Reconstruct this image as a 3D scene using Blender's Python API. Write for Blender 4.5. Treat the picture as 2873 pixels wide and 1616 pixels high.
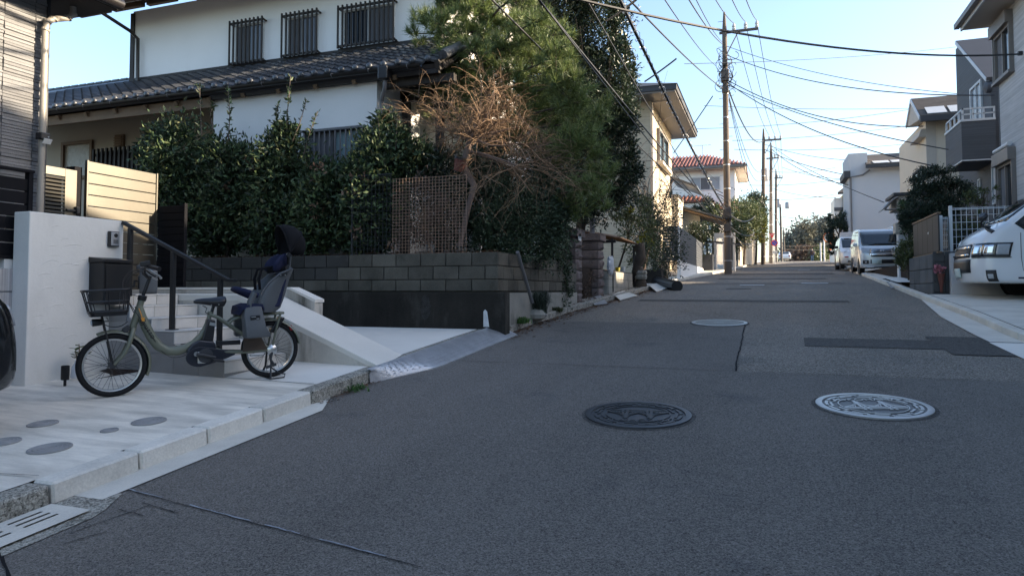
import bpy, bmesh, math, random
import numpy as np
from mathutils import Vector, Matrix
rad = math.radians
for o in list(bpy.data.objects): bpy.data.objects.remove(o)
SC = bpy.context.scene
COL = SC.collection

# ------------------------------------------------------------------ camera
FPX = 1950.0; YAW = rad(20.0); PITCH = rad(2.5); HORIZON = 815.0; EYE = 1.335
CY = HORIZON - FPX * math.tan(PITCH)
cd = bpy.data.cameras.new('camera'); cam = bpy.data.objects.new('camera', cd); COL.objects.link(cam)
cam.location = (0, 0, EYE); cam.rotation_euler = (rad(90) + PITCH, 0, YAW)
cd.sensor_fit = 'HORIZONTAL'; cd.sensor_width = 36.0; cd.lens = 36.0 * FPX / 2873.0
cd.shift_y = (CY - 808.0) / 2873.0; cd.clip_start = 0.05; cd.clip_end = 5000
SC.camera = cam

# ------------------------------------------------------------------ sky, sun, exposure
SUN_AZ = 15.0      # degrees from +X towards +Y
SUN_EL = 19.0
W = bpy.data.worlds.new('World'); SC.world = W; W.use_nodes = True
wn = W.node_tree.nodes; wl = W.node_tree.links
bg = wn['Background']; bg.inputs[1].default_value = 0.15
sky = wn.new('ShaderNodeTexSky'); sky.sky_type = 'NISHITA'; sky.sun_disc = False
sky.sun_elevation = rad(SUN_EL); sky.sun_rotation = rad(90 - SUN_AZ)
sky.altitude = 50; sky.air_density = 1.0; sky.dust_density = 2.0; sky.ozone_density = 1.8
wl.new(sky.outputs[0], bg.inputs[0])
sd = bpy.data.lights.new('sun', 'SUN'); sun = bpy.data.objects.new('sun', sd); COL.objects.link(sun)
sd.energy = 5.0; sd.angle = rad(0.53); sd.color = (1.0, 0.83, 0.61)
SDIR = Vector((math.cos(rad(SUN_EL)) * math.cos(rad(SUN_AZ)), math.cos(rad(SUN_EL)) * math.sin(rad(SUN_AZ)), math.sin(rad(SUN_EL))))
sun.rotation_euler = SDIR.to_track_quat('Z', 'Y').to_euler(); sun.location = (20, 20, 30)
SC.view_settings.view_transform = 'Standard'; SC.view_settings.look = 'None'
SC.view_settings.gamma = 1.0; SC.view_settings.use_curve_mapping = False
SC.view_settings.exposure = 1.58

# ------------------------------------------------------------------ pixels of the photograph -> points on real planes
_F = np.array([-math.sin(YAW) * math.cos(PITCH), math.cos(YAW) * math.cos(PITCH), math.sin(PITCH)])
_R = np.array([math.cos(YAW), math.sin(YAW), 0.0]); _U = np.cross(_R, _F); _C = np.array([0, 0, EYE])
KN = [(-60, -4.0), (-30, -2.3), (0, 0), (8, .64), (12, .93), (20, 1.39), (30, 1.93), (40, 2.47), (50, 3.0), (60, 3.49), (80, 4.36), (105, 5.42), (118, 5.92), (135, 5.7), (220, 1.0), (400, -4), (2500, -6)]
_ks = [k[0] for k in KN]; _kz = [k[1] for k in KN]
def R(y): return float(np.interp(y, _ks, _kz))
def LE(y): return float(np.interp(y, [10, 17, 25, 33, 57, 118, 300], [-3.35, -3.05, -2.75, -2.05, -.5, 1.3, 6]))
def RE(y): return float(np.interp(y, [10, 17, 30, 36, 57, 118, 300], [2.72, 2.95, 3.45, 3.7, 5.5, 8.0, 13]))
def ray(px, py): return _F + (px - 1436.5) / FPX * _R - (py - CY) / FPX * _U
def PY(px, py, y): d = ray(px, py); return Vector(_C + d * (y / d[1]))
def PX(px, py, x): d = ray(px, py); return Vector(_C + d * (x / d[0]))
def PZ(px, py, z): d = ray(px, py); return Vector(_C + d * ((z - EYE) / d[2]))
def PG(px, py, dz=0.0):
    d = ray(px, py); t = 1.0
    while t < 300 and (_C + d * t)[2] > R((_C + d * t)[1]) + dz: t += .02
    return Vector(_C + d * t)

# ------------------------------------------------------------------ mesh helpers
V = Vector
WL = {}
def wloc(o): return WL.get(o.name, V((0, 0, 0))) if o else V((0, 0, 0))
class MB:
    def __init__(s): s.v = []; s.f = []
    def add(s, vs, fs):
        b = len(s.v); s.v += [tuple(v) for v in vs]; s.f += [tuple(i + b for i in f) for f in fs]; return s
    def ob(s, o, a, b, c):                      # box from a corner and three edge vectors
        o, a, b, c = V(o), V(a), V(b), V(c)
        vs = [o, o + a, o + a + b, o + b, o + c, o + a + c, o + a + b + c, o + b + c]
        fs = [(0, 3, 2, 1), (4, 5, 6, 7), (0, 1, 5, 4), (1, 2, 6, 5), (2, 3, 7, 6), (3, 0, 4, 7)]
        if a.cross(b).dot(c) < 0: fs = [f[::-1] for f in fs]
        return s.add(vs, fs)
    def box(s, x0, x1, y0, y1, z0, z1):
        return s.ob((min(x0, x1), min(y0, y1), min(z0, z1)), (abs(x1 - x0), 0, 0), (0, abs(y1 - y0), 0), (0, 0, abs(z1 - z0)))
    def prism(s, poly, vec):
        n = len(poly); p = [V(q) for q in poly]; vec = V(vec)
        nrm = V((0, 0, 0))
        for i in range(n): nrm += p[i].cross(p[(i + 1) % n])
        if nrm.dot(vec) > 0: p = p[::-1]
        q = [a + vec for a in p]
        return s.add(p + q, [tuple(range(n)), tuple(range(2 * n - 1, n - 1, -1))] + [(i, i + n, (i + 1) % n + n, (i + 1) % n) for i in range(n)])
    def quad(s, a, b, c, d): return s.add([a, b, c, d], [(0, 1, 2, 3)])
    def tube(s, pts, r, n=6, cap=True):
        pts = [V(p) for p in pts]; k = len(pts)
        rs = r if isinstance(r, (list, tuple)) else [r] * k
        rings = []; up = V((0, 0, 1)); prev = None
        for i in range(k):
            t = (pts[min(i + 1, k - 1)] - pts[max(i - 1, 0)])
            if t.length < 1e-9: t = V((0, 0, 1))
            t.normalize()
            if prev is None:
                u = t.cross(V((0, 0, 1)))
                if u.length < .05: u = t.cross(V((0, 1, 0)))
                u.normalize()
            else:
                u = prev - t * prev.dot(t)
                if u.length < 1e-6: u = t.cross(V((1, 0, 0)))
                u.normalize()
            prev = u; w = t.cross(u)
            rings.append([pts[i] + (u * math.cos(2 * math.pi * j / n) + w * math.sin(2 * math.pi * j / n)) * rs[i] for j in range(n)])
        vs = [p for rg in rings for p in rg]; fs = []
        for i in range(k - 1):
            for j in range(n): fs.append((i * n + j, i * n + (j + 1) % n, (i + 1) * n + (j + 1) % n, (i + 1) * n + j))
        if cap: fs += [tuple(range(n))[::-1], tuple(range((k - 1) * n, k * n))]
        return s.add(vs, fs)
    def lathe(s, prof, c, axis=(0, 0, 1), n=20, caps=True):
        c = V(c); ax = V(axis).normalized(); u = ax.cross(V((0, 0, 1)))
        if u.length < .05: u = V((1, 0, 0))
        u.normalize(); w = ax.cross(u)
        vs = [c + ax * h + (u * math.cos(2 * math.pi * j / n) + w * math.sin(2 * math.pi * j / n)) * r for r, h in prof for j in range(n)]
        k = len(prof); fs = [(i * n + j, i * n + (j + 1) % n, (i + 1) * n + (j + 1) % n, (i + 1) * n + j) for i in range(k - 1) for j in range(n)]
        if caps: fs += [tuple(range(n))[::-1], tuple(range((k - 1) * n, k * n))]
        return s.add(vs, fs)
    def loft(s, rings, caps=True, closed=True):
        n = len(rings[0]); vs = [p for r in rings for p in r]; fs = []
        for i in range(len(rings) - 1):
            for j in range(n if closed else n - 1): fs.append((i * n + j, i * n + (j + 1) % n, (i + 1) * n + (j + 1) % n, (i + 1) * n + j))
        if caps: fs += [tuple(range(n))[::-1], tuple(range((len(rings) - 1) * n, len(rings) * n))]
        return s.add(vs, fs)
    def mesh(s, name, m, smooth=None, off=V((0, 0, 0)), fix=False):
        me = bpy.data.meshes.new(name)
        me.from_pydata([(v[0] - off[0], v[1] - off[1], v[2] - off[2]) for v in s.v], [], s.f)
        if fix:
            b = bmesh.new(); b.from_mesh(me); bmesh.ops.recalc_face_normals(b, faces=b.faces); b.to_mesh(me); b.free()
        if m: me.materials.append(m)
        if smooth:
            me.polygons.foreach_set('use_smooth', [True] * len(me.polygons)); me.set_sharp_from_angle(angle=rad(smooth))
        me.update(); return me
    def build(s, name, m, parent=None, smooth=None, local=False, bev=0, fix=False, **kw):
        off = V((0, 0, 0)) if local else wloc(parent)
        o = bpy.data.objects.new(name, s.mesh(name, m, smooth, off, fix)); COL.objects.link(o)
        if parent: o.parent = parent; WL[o.name] = wloc(parent)
        if bev:
            md = o.modifiers.new('bevel', 'BEVEL'); md.width = bev; md.segments = 2; md.limit_method = 'ANGLE'; md.angle_limit = rad(35)
            md.harden_normals = False
        for k, v in kw.items(): o[k] = v
        return o
def tag(o, label, cat, group=None):
    o['label'] = label; o['category'] = cat
    if group: o['group'] = group
    return o
def struct(o, label=None):
    o['kind'] = 'structure'
    if label: o['label'] = label
    return o
def stuff(o): o['kind'] = 'stuff'; return o
def empty(name, loc, label, cat, group=None, rot=None):
    o = bpy.data.objects.new(name, None); COL.objects.link(o); o.location = loc; o.empty_display_size = .2
    if rot: o.rotation_euler = rot
    WL[o.name] = V(loc); return tag(o, label, cat, group)
def piece(name, me, parent, loc, rot=None, scale=None, local=False):
    o = bpy.data.objects.new(name, me); COL.objects.link(o); o.parent = parent
    o.location = V(loc) if local else V(loc) - wloc(parent)
    if rot is not None: o.rotation_euler = rot
    if scale is not None: o.scale = scale
    return o
_bb = {}
def bbox(sx, sy, sz, bev, m):
    k = (round(sx, 4), round(sy, 4), round(sz, 4), bev, m.name)
    if k not in _bb:
        b = bmesh.new(); bmesh.ops.create_cube(b, size=1.0); bmesh.ops.scale(b, vec=(sx, sy, sz), verts=b.verts)
        if bev: bmesh.ops.bevel(b, geom=list(b.edges), offset=min(bev, .45 * min(sx, sy, sz)), segments=1, affect='EDGES', profile=.7)
        me = bpy.data.meshes.new('piece'); b.to_mesh(me); b.free(); me.materials.append(m); _bb[k] = me
    return _bb[k]
def np_mesh(name, verts, faces, m, parent=None, smooth=False):
    verts = np.asarray(verts, np.float32); faces = np.asarray(faces, np.int32); off = wloc(parent)
    verts = verts - np.array([off[0], off[1], off[2]], np.float32)
    me = bpy.data.meshes.new(name); k = faces.shape[1]
    me.vertices.add(len(verts)); me.vertices.foreach_set('co', verts.ravel())
    me.loops.add(faces.size); me.loops.foreach_set('vertex_index', faces.ravel())
    me.polygons.add(len(faces)); me.polygons.foreach_set('loop_start', np.arange(0, faces.size, k, dtype=np.int32))
    me.polygons.foreach_set('loop_total', np.full(len(faces), k, np.int32))
    if smooth: me.polygons.foreach_set('use_smooth', np.ones(len(faces), bool))
    me.update(calc_edges=True); me.materials.append(m)
    o = bpy.data.objects.new(name, me); COL.objects.link(o)
    if parent: o.parent = parent; WL[o.name] = wloc(parent)
    return o
def text_mesh(body, size, name, m, extrude=.002):
    cu = bpy.data.curves.new(name, 'FONT'); cu.body = body; cu.size = size; cu.extrude = extrude; cu.align_x = 'CENTER'; cu.align_y = 'CENTER'
    o = bpy.data.objects.new(name, cu); COL.objects.link(o)
    dg = bpy.context.evaluated_depsgraph_get(); dg.update()
    me = bpy.data.meshes.new_from_object(o.evaluated_get(dg)); bpy.data.objects.remove(o)
    me.materials.clear(); me.materials.append(m); return me

# ------------------------------------------------------------------ materials
MT = {}
def mat(name, col, rough=.6, var=.12, sc=3.0, fine=.06, fsc=60.0, bump=0.0, bsc=80.0, metal=0.0, spec=.5, rnd=0.0, island=0.0, stain=None, transl=0.0, coat=0.0, streak=None, leafhue=0.0, agg=()):
    m = bpy.data.materials.new(name); m.use_nodes = True; nt = m.node_tree; N = nt.nodes; L = nt.links
    b = N['Principled BSDF']; b.inputs['Roughness'].default_value = rough; b.inputs['Metallic'].default_value = metal
    b.inputs['Specular IOR Level'].default_value = spec if rough < .8 else min(spec, .15)
    if coat: b.inputs['Coat Weight'].default_value = coat; b.inputs['Coat Roughness'].default_value = .06
    geo = N.new('ShaderNodeNewGeometry')
    def mth(op, a, c=None):
        n = N.new('ShaderNodeMath'); n.operation = op
        for i, x in enumerate((a, c)):
            if x is None: continue
            if isinstance(x, (int, float)): n.inputs[i].default_value = x
            else: L.new(x, n.inputs[i])
        return n.outputs[0]
    def noise(scale, det=4, vec=None):
        n = N.new('ShaderNodeTexNoise'); n.inputs['Scale'].default_value = scale; n.inputs['Detail'].default_value = det; n.inputs['Roughness'].default_value = .62
        L.new(vec or geo.outputs['Position'], n.inputs['Vector']); return n.outputs['Fac']
    f = None
    def acc(x):
        nonlocal f
        f = x if f is None else mth('ADD', f, x)
    if var: acc(mth('MULTIPLY', mth('SUBTRACT', noise(sc), .5), 4.0 * var))
    if fine: acc(mth('MULTIPLY', mth('SUBTRACT', noise(fsc, 3), .5), 4.0 * fine))
    for (ags, aga) in agg:
        vo = N.new('ShaderNodeTexVoronoi'); vo.inputs['Scale'].default_value = ags; L.new(geo.outputs['Position'], vo.inputs['Vector'])
        sp_ = N.new('ShaderNodeSeparateColor'); L.new(vo.outputs['Color'], sp_.inputs[0]); acc(mth('MULTIPLY', mth('SUBTRACT', sp_.outputs[0], .5), 2.0 * aga))
    if rnd:
        oi = N.new('ShaderNodeObjectInfo'); acc(mth('MULTIPLY', mth('SUBTRACT', oi.outputs['Random'], .5), 2.0 * rnd))
    if island: acc(mth('MULTIPLY', mth('SUBTRACT', geo.outputs['Random Per Island'], .5), 2.0 * island))
    rgb = N.new('ShaderNodeRGB'); rgb.outputs[0].default_value = (*col, 1); c = rgb.outputs[0]
    if leafhue:
        hs = N.new('ShaderNodeHueSaturation'); L.new(c, hs.inputs['Color'])
        wn_ = N.new('ShaderNodeTexWhiteNoise'); wn_.noise_dimensions = '1D'; L.new(geo.outputs['Random Per Island'], wn_.inputs['W'])
        L.new(mth('ADD', mth('MULTIPLY', mth('POWER', wn_.outputs['Value'], 4.0), -leafhue), .5 + leafhue * .15), hs.inputs['Hue']); c = hs.outputs[0]
    if stain:                                    # (colour, scale, threshold, stretch z)
        mp = N.new('ShaderNodeMapping'); L.new(geo.outputs['Position'], mp.inputs[0]); mp.inputs['Scale'].default_value = (stain[1], stain[1], stain[1] * stain[3])
        cr = N.new('ShaderNodeValToRGB'); cr.color_ramp.elements[0].position = stain[2]; cr.color_ramp.elements[1].position = stain[2] + .22
        L.new(noise(1.0, 6, mp.outputs[0]), cr.inputs[0]); mx = N.new('ShaderNodeMix'); mx.data_type = 'RGBA'
        L.new(cr.outputs[0], mx.inputs[0]); L.new(c, mx.inputs[6]); mx.inputs[7].default_value = (*stain[0], 1); c = mx.outputs[2]
    if streak:                                   # (amount, sx, sy, sz) stretched brightness bands
        mp = N.new('ShaderNodeMapping'); L.new(geo.outputs['Position'], mp.inputs[0]); mp.inputs['Scale'].default_value = streak[1:]
        acc(mth('MULTIPLY', mth('SUBTRACT', noise(1.0, 5, mp.outputs[0]), .5), 4.0 * streak[0]))
    if f is not None:
        k = mth('MAXIMUM', mth('ADD', f, 1.0), .15)
        vm = N.new('ShaderNodeVectorMath'); vm.operation = 'SCALE'; L.new(c, vm.inputs[0]); L.new(k, vm.inputs['Scale']); c = vm.outputs[0]
    L.new(c, b.inputs['Base Color'])
    if bump:
        bp = N.new('ShaderNodeBump'); bp.inputs['Strength'].default_value = bump; bp.inputs['Distance'].default_value = .01
        L.new(noise(bsc, 3), bp.inputs['Height']); L.new(bp.outputs[0], b.inputs['Normal'])
    if transl:
        tr = N.new('ShaderNodeBsdfTranslucent'); L.new(c, tr.inputs[0]); ms = N.new('ShaderNodeMixShader'); ms.inputs[0].default_value = transl
        L.new(b.outputs[0], ms.inputs[1]); L.new(tr.outputs[0], ms.inputs[2]); L.new(ms.outputs[0], N['Material Output'].inputs[0])
    MT[name] = m; return m
def glassmat(name, col, rough=.05, spec=.8):
    m = mat(name, col, rough, 0, fine=0, spec=spec); return m

mat('asphalt_new', (.160, .145, .130), .9, .09, .5, .30, 75, 1.0, 110, stain=((.10, .096, .094), 1.7, .60, 1), agg=((210, .45), (110, .20)), streak=(.16, .8, .05, 1))
mat('asphalt_old', (.200, .178, .153), .9, .10, .6, .42, 65, 1.2, 80, stain=((.125, .12, .112), 1.3, .58, 1), agg=((140, .55), (70, .28)), streak=(.14, .9, .06, 1))
mat('asphalt_patch', (.086, .080, .074), .88, .10, .8, .25, 80, .8, 110, agg=((120, .4), (50, .25)))
mat('line_chalk', (.27, .285, .31), .9, .35, 14, .3, 90)
mat('crack', (.012, .012, .014), .9, .1)
mat('gutter_concrete', (.61, .57, .50), .85, .14, 2.2, .08, 90, .15, 120)
mat('kerb_light', (.67, .63, .56), .85, .12, 5, .12, 60, .2, 70, rnd=.08)
mat('kerb_old', (.30, .28, .24), .9, .22, 7, .35, 130, .5, 130, agg=((120, .5), (60, .3)), stain=((.07, .068, .05), 9, .55, 1))
mat('apron', (.65, .60, .52), .8, .10, 1.1, .05, 70, .12, 130, streak=(.36, 1.4, 6.5, 2), stain=((.62, .56, .46), 1.6, .60, 1))
mat('slab_white', (.72, .68, .615), .8, .06, 1.4, .03, 80, .08, 120)
mat('ramp_top', (.68, .64, .57), .85, .08, 1.2, .05, 70, .15, 90)
mat('conc_wall', (.53, .49, .43), .85, .14, 3, .06, 60, .15, 80, stain=((.13, .12, .10), 3.4, .50, .16))
mat('soil', (.035, .024, .018), .95, .3, 12, .3, 90, .6, 60)
mat('plastic_lid', (.26, .255, .25), .6, .1)
mat('steel_plate', (.56, .56, .57), .42, .15, 6, .1, 80, .5, 90, metal=.75)
mat('manhole_iron', (.075, .077, .082), .5, .15, 8, .1, 90, .2, 90, metal=.6)
mat('manhole_rim', (.36, .36, .355), .42, .12, 8, .1, 90, metal=.5)
mat('plaster_white', (.73, .71, .665), .85, .06, 1.5, .03, 60, .3, 9, stain=((.60, .58, .54), 1.3, .58, .35))
mat('tile_light', (.58, .55, .505), .7, .12, 3.5, .05, 60, .1, 90, rnd=.09)
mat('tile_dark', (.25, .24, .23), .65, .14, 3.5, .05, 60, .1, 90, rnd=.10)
mat('tile_stripe', (.42, .41, .41), .7, .06, 3, .05, 40, rnd=.06, streak=(.5, 3, 55, .4))
mat('grout', (.30, .30, .30), .9, .1)
mat('retain_black', (.026, .0235, .020), .85, .22, 2.5, .15, 40, .25, 50, stain=((.085, .079, .068), 2.2, .56, .35), streak=(.35, 3, 3, .5))
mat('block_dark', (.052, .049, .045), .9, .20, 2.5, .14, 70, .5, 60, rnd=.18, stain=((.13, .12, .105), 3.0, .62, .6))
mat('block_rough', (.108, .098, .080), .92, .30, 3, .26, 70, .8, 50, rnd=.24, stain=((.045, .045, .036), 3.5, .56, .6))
mat('block_base', (.30, .285, .25), .9, .16, 3, .1, 70, .3, 80, stain=((.07, .066, .05), 2.6, .52, .5))
mat('mortar', (.085, .08, .07), .95, .15)
mat('pillar_stone', (.15, .12, .112), .9, .2, 5, .18, 70, .9, 28, rnd=.14, stain=((.045, .045, .04), 4, .55, .7))
mat('black_metal', (.007, .0075, .009), .45, .05, spec=.5)
mat('dark_metal', (.03, .032, .036), .5, .05)
mat('black_plastic', (.012, .012, .014), .38, .05)
mat('grey_plastic', (.10, .11, .12), .45, .05)
mat('slat_bronze', (.19, .178, .152), .42, .08, 2.0, .03, 40, metal=1.0)
mat('slat_black', (.009, .009, .011), .8, .05, spec=.12)
mat('siding_slate', (.165, .165, .168), .7, .14, 3, .10, 60, .45, 70, rnd=.20)
mat('white_trim', (.60, .60, .58), .5, .05)
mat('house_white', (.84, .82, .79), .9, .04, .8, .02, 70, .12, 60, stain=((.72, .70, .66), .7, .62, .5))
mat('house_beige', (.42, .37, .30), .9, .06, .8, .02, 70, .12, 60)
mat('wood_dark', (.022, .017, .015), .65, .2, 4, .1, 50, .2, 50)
mat('wood_peel', (.03, .024, .02), .7, .2, 4, .1, 50, stain=((.34, .30, .26), 14, .64, .25))
mat('wood_brown', (.19, .125, .075), .75, .16, 3, .08, 50, streak=(.15, 2, 30, 30))
mat('kawara', (.062, .066, .074), .38, .16, 4, .06, 50, spec=.6, rnd=.22)
mat('gutter_black', (.016, .014, .014), .35, .05)
mat('gutter_grey', (.15, .145, .15), .45, .05)
glassmat('glass_dark', (.018, .022, .028), .08)
glassmat('glass_grey', (.11, .11, .125), .25)
mat('curtain_grey', (.15, .15, .16), .8, .05, streak=(.25, 20, 20, .3))
mat('curtain_blue', (.22, .30, .33), .8, .05, streak=(.15, 20, 20, .3))
mat('frost_glass', (.30, .26, .21), .35, .2, 16, .1, 60, .5, 30)
mat('rust_wire', (.30, .20, .14), .7, .25, 9, .1, 80)
mat('wire_pale', (.35, .23, .165), .6, .25, 9, .1, 80)
mat('bark', (.085, .068, .055), .9, .25, 9, .2, 60, .6, 40)
mat('bark_pale', (.17, .125, .105), .9, .2, 9, .2, 60, .5, 40)
mat('twig', (.21, .14, .09), .85, .2, 6, .15, 60, island=.35)
mat('twig_grey', (.13, .105, .09), .85, .2, 6, .15, 60, island=.35)
def leaf(name, col, island=.5, hue=.06, rough=.42, tr=.22): return mat(name, col, rough, .14, 1.3, 0, island=island, transl=tr, leafhue=hue)
leaf('leaf_hedge', (.048, .078, .034), .75, .10, .58)
leaf('leaf_young', (.080, .112, .040), .5, .10, .6)
leaf('leaf_dry', (.20, .13, .09), .5, .03, .8, .15)
leaf('leaf_glossy', (.028, .050, .026), .5, .03, .32)
leaf('leaf_evergreen', (.026, .042, .023), .5, .04, .35)
leaf('leaf_small', (.055, .082, .044), .5, .05, .5)
leaf('needle', (.14, .185, .06), .45, .05, .5, .25)
leaf('leaf_yew', (.022, .040, .024), .45, .03, .6, .1)
leaf('leaf_olive', (.075, .095, .035), .45, .06, .6)
leaf('leaf_yellow', (.34, .30, .03), .4, .05, .6, .35)
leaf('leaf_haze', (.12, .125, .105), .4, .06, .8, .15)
leaf('leaf_brown', (.13, .095, .075), .4, .03, .9, .15)
leaf('grass_blade', (.085, .11, .085), .4, .05, .5)
leaf('weed', (.07, .15, .035), .35, .05, .5, .3)
leaf('litter', (.17, .095, .055), .6, .02, .9, .1)
# ------------------------------------------------------------------ ground, road, gutters, kerbs
def sheet(name, m, xa, xb, y0, y1, dz, nx=2, step=1.0, parent=None, zf=None):
    fa = xa if callable(xa) else (lambda y: xa); fb = xb if callable(xb) else (lambda y: xb)
    ny = max(1, int(math.ceil((y1 - y0) / step))); mb = MB(); vs = []; fs = []
    ys = sorted(set([round(y0 + (y1 - y0) * i / ny, 4) for i in range(ny + 1)] + [k for k in _ks if y0 < k < y1]))
    for y in ys:
        a, b = fa(y), fb(y)
        for i in range(nx + 1):
            x = a + (b - a) * i / nx; vs.append((x, y, R(y) + dz + (zf(x, y) if zf else 0)))
    k = nx + 1
    for j in range(len(ys) - 1):
        for i in range(nx): fs.append((j * k + i, j * k + i + 1, (j + 1) * k + i + 1, (j + 1) * k + i))
    return mb.add(vs, fs).build(name, m, parent)
mat('earth', (.17, .15, .12), .95, .3, .4, .2, 20)
struct(sheet('ground', MT['earth'], -400, 400, -60, 2500, -.06, 8, 40))
struct(sheet('road', MT['asphalt_old'], lambda y: LE(y) - .25, lambda y: RE(y) + .25, -14, 240, 0, 6, 1.0))
struct(sheet('road_resurfaced', MT['asphalt_new'], lambda y: LE(y) - .2, lambda y: RE(y) + .05, -14, 7.0, .005, 4, .5), None)
struct(sheet('road_trench', MT['asphalt_new'], lambda y: LE(y) - .2, lambda y: -.28 + .02 * math.sin(y * 3), 7.0, 10.75, .005, 3, .25))
struct(sheet('road_patch', MT['asphalt_patch'], lambda y: .42 + (y - 8.7) * .03, lambda y: RE(y) - .7, 8.72, 9.42, .006, 2, .3))
struct(sheet('road_patch', MT['asphalt_patch'], lambda y: RE(y) - .9, lambda y: RE(y) - .08 - (y - 8.4) * .12, 8.35, 9.75, .0095, 2, .3))
for (xa, xb, ya, yb, m) in ((-2.6, 1.55, 15.0, 15.45, 'asphalt_patch'), (-1.0, -.35, 19.6, 20.0, 'asphalt_patch'), (-2.2, 2.2, 22.5, 23.6, 'asphalt_new'), (-1.8, 2.7, 31, 33.0, 'asphalt_patch'),
                           (-1.4, 3.2, 36.5, 40, 'asphalt_new'), (-1.0, 3.6, 46, 49, 'asphalt_patch'), (-1.6, 2.0, 26.2, 27.0, 'asphalt_patch')):
    struct(sheet('road_patch', MT[m], xa, xb, ya, yb, .006, 2, .4))
mat('paint_white', (.62, .63, .63), .7, .2, 8, .15, 60)
for (px, py, w) in ((2110, 800, 66), (2286, 795, 66), (2256, 758, 30)):
    p = PG(px, py, .01); d = .5 * w / FPX * (p.y * .94 + p.x * .34)
    o = sheet('painted_mark', MT['paint_white'], p.x - d, p.x + d, p.y - .1, p.y + .16, .011, 1, .3); struct(o)
# sawn joints with chalk in the near road
def strip_xy(mb, a, b, w, dz, n=10, jit=.004, rng=random.Random(3)):
    a, b = V(a), V(b); d = (b - a).normalized(); s = V((-d.y, d.x))
    L_, R_ = [], []
    for i in range(n + 1):
        q = a + (b - a) * i / n + s * rng.uniform(-jit, jit); w2 = w * rng.uniform(.6, 1.2) / 2
        L_.append((q.x + s.x * w2, q.y + s.y * w2, R(q.y) + dz)); R_.append((q.x - s.x * w2, q.y - s.y * w2, R(q.y) + dz))
    vs = L_ + R_; k = n + 1
    mb.add(vs, [(k + i, k + i + 1, i + 1, i) for i in range(n)])
A = PG(330, 1375); B = PG(1180, 1600); mb = MB(); strip_xy(mb, (A.x, A.y), (B.x, B.y), .006, .010, 30); struct(mb.build('road_joint', MT['crack']))
mb = MB()
for a, b in ((.0, .17), (.28, .5), (.55, .66), (.72, .9)):
    p = A + (B - A) * a + V((.014, .014, 0)); q = A + (B - A) * b + V((.014, .014, 0)); strip_xy(mb, (p.x, p.y), (q.x, q.y), .010, .0085, 8, .004)
struct(mb.build('chalk_line', MT['line_chalk']))
A = PG(0, 1552); B = PG(130, 1616); mb = MB(); strip_xy(mb, (A.x, A.y), (B.x + .3, B.y - .3), .016, .010, 10); struct(mb.build('road_joint', MT['crack']))
mb = MB()
for (a, b) in (((200, 1500), (420, 1425)), ((400, 1418), (500, 1445)), ((330, 1435), (400, 1455)), ((180, 1535), (300, 1500))):
    p, q = PG(*a), PG(*b); strip_xy(mb, (p.x, p.y), (q.x, q.y), .006, .0105, 8)
struct(mb.build('road_joint', MT['crack']))
mb = MB(); strip_xy(mb, (-3.6, 7.0), (2.75, 7.0), .012, .0115, 40, .012); strip_xy(mb, (-.28, 7.0), (-.28, 10.75), .016, .0115, 24, .008); strip_xy(mb, (-3.3, 10.76), (-.28, 10.75), .015, .0115, 20)
struct(mb.build('road_joint', MT['crack']))

# left gutter and kerb stones
struct(sheet('gutter', MT['gutter_concrete'], -3.54, lambda y: -3.31 if y < 4.7 else -3.31 - (y - 4.7) * .5, 2.76, 5.15, .012, 2, .15))
struct(sheet('gutter_mortar', MT['kerb_old'], -3.56, lambda y: -3.14 - max(0, y - 2.6) * .55, 1.2, 2.86, .010, 3, .1))
KX = -3.52
kerb = bpy.data.objects.new('kerb', None); COL.objects.link(kerb); kerb.location = (KX, 4, R(4)); WL[kerb.name] = V(kerb.location); struct(kerb)
def kerb_run(parent, ys, m, h, x0f, side, w=.15):
    for a, b in zip(ys[:-1], ys[1:]):
        a2, b2 = a + .004, b - .004; ym = (a + b) / 2; ang = math.atan2(R(b2) - R(a2), b2 - a2); dx = x0f(b) - x0f(a)
        me = bbox(w, math.hypot(b2 - a2, dx) - .004, h + .10, .012, MT[m])
        piece('kerb_stone', me, parent, (x0f(ym) - side * w / 2, ym, R(ym) + h / 2 - .05), (ang, 0, -math.atan2(dx, b2 - a2)))
kerb_run(kerb, [1.4, 2.02, 2.64], 'kerb_old', .115, lambda y: KX, 1)
kerb_run(kerb, [2.64, 3.19, 3.73, 4.28, 4.86], 'kerb_light', .12, lambda y: KX, 1)
kerb_run(kerb, [4.86, 5.45, 6.05, 6.65, 7.25, 7.85, 8.45, 9.05], 'kerb_old', .12, lambda y: KX, 1)
kerb_run(kerb, [9.05 + .6 * i for i in range(20)], 'kerb_old', .10, lambda y: LE(y) - .06, 1, .14)
kerb_run(kerb, [21.05 + 1.2 * i for i in range(24)], 'gutter_concrete', .09, lambda y: LE(y) - .1, 1, .16)
# right gutter, kerb
struct(sheet('gutter', MT['gutter_concrete'], lambda y: RE(y) - .32 + .3 * max(0, (y - 12) / 3.6), lambda y: RE(y) + .02, 9.35, 15.6, .012, 2, .4))
struct(sheet('gutter', MT['slab_white'], lambda y: RE(y) - .34, lambda y: RE(y) + .02, 6.0, 9.3, .012, 2, .4))
rk = bpy.data.objects.new('kerb', None); COL.objects.link(rk); rk.location = (2.8, 12, R(12)); WL[rk.name] = V(rk.location); struct(rk)
kerb_run(rk, [6 + .6 * i for i in range(40)], 'gutter_concrete', .10, lambda y: RE(y) + .02, -1, .14)
kerb_run(rk, [30 + 1.2 * i for i in range(16)], 'gutter_concrete', .09, lambda y: RE(y) + .02, -1, .16)
struct(sheet('driveway', MT['gutter_concrete'], lambda y: RE(y) + .165, 12, 5.0, 16.0, .10, 4, .6))
struct(sheet('driveway', MT['slab_white'], lambda y: RE(y) + .165, 6.5, 20.6, 24.2, .13, 2, .6))
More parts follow.
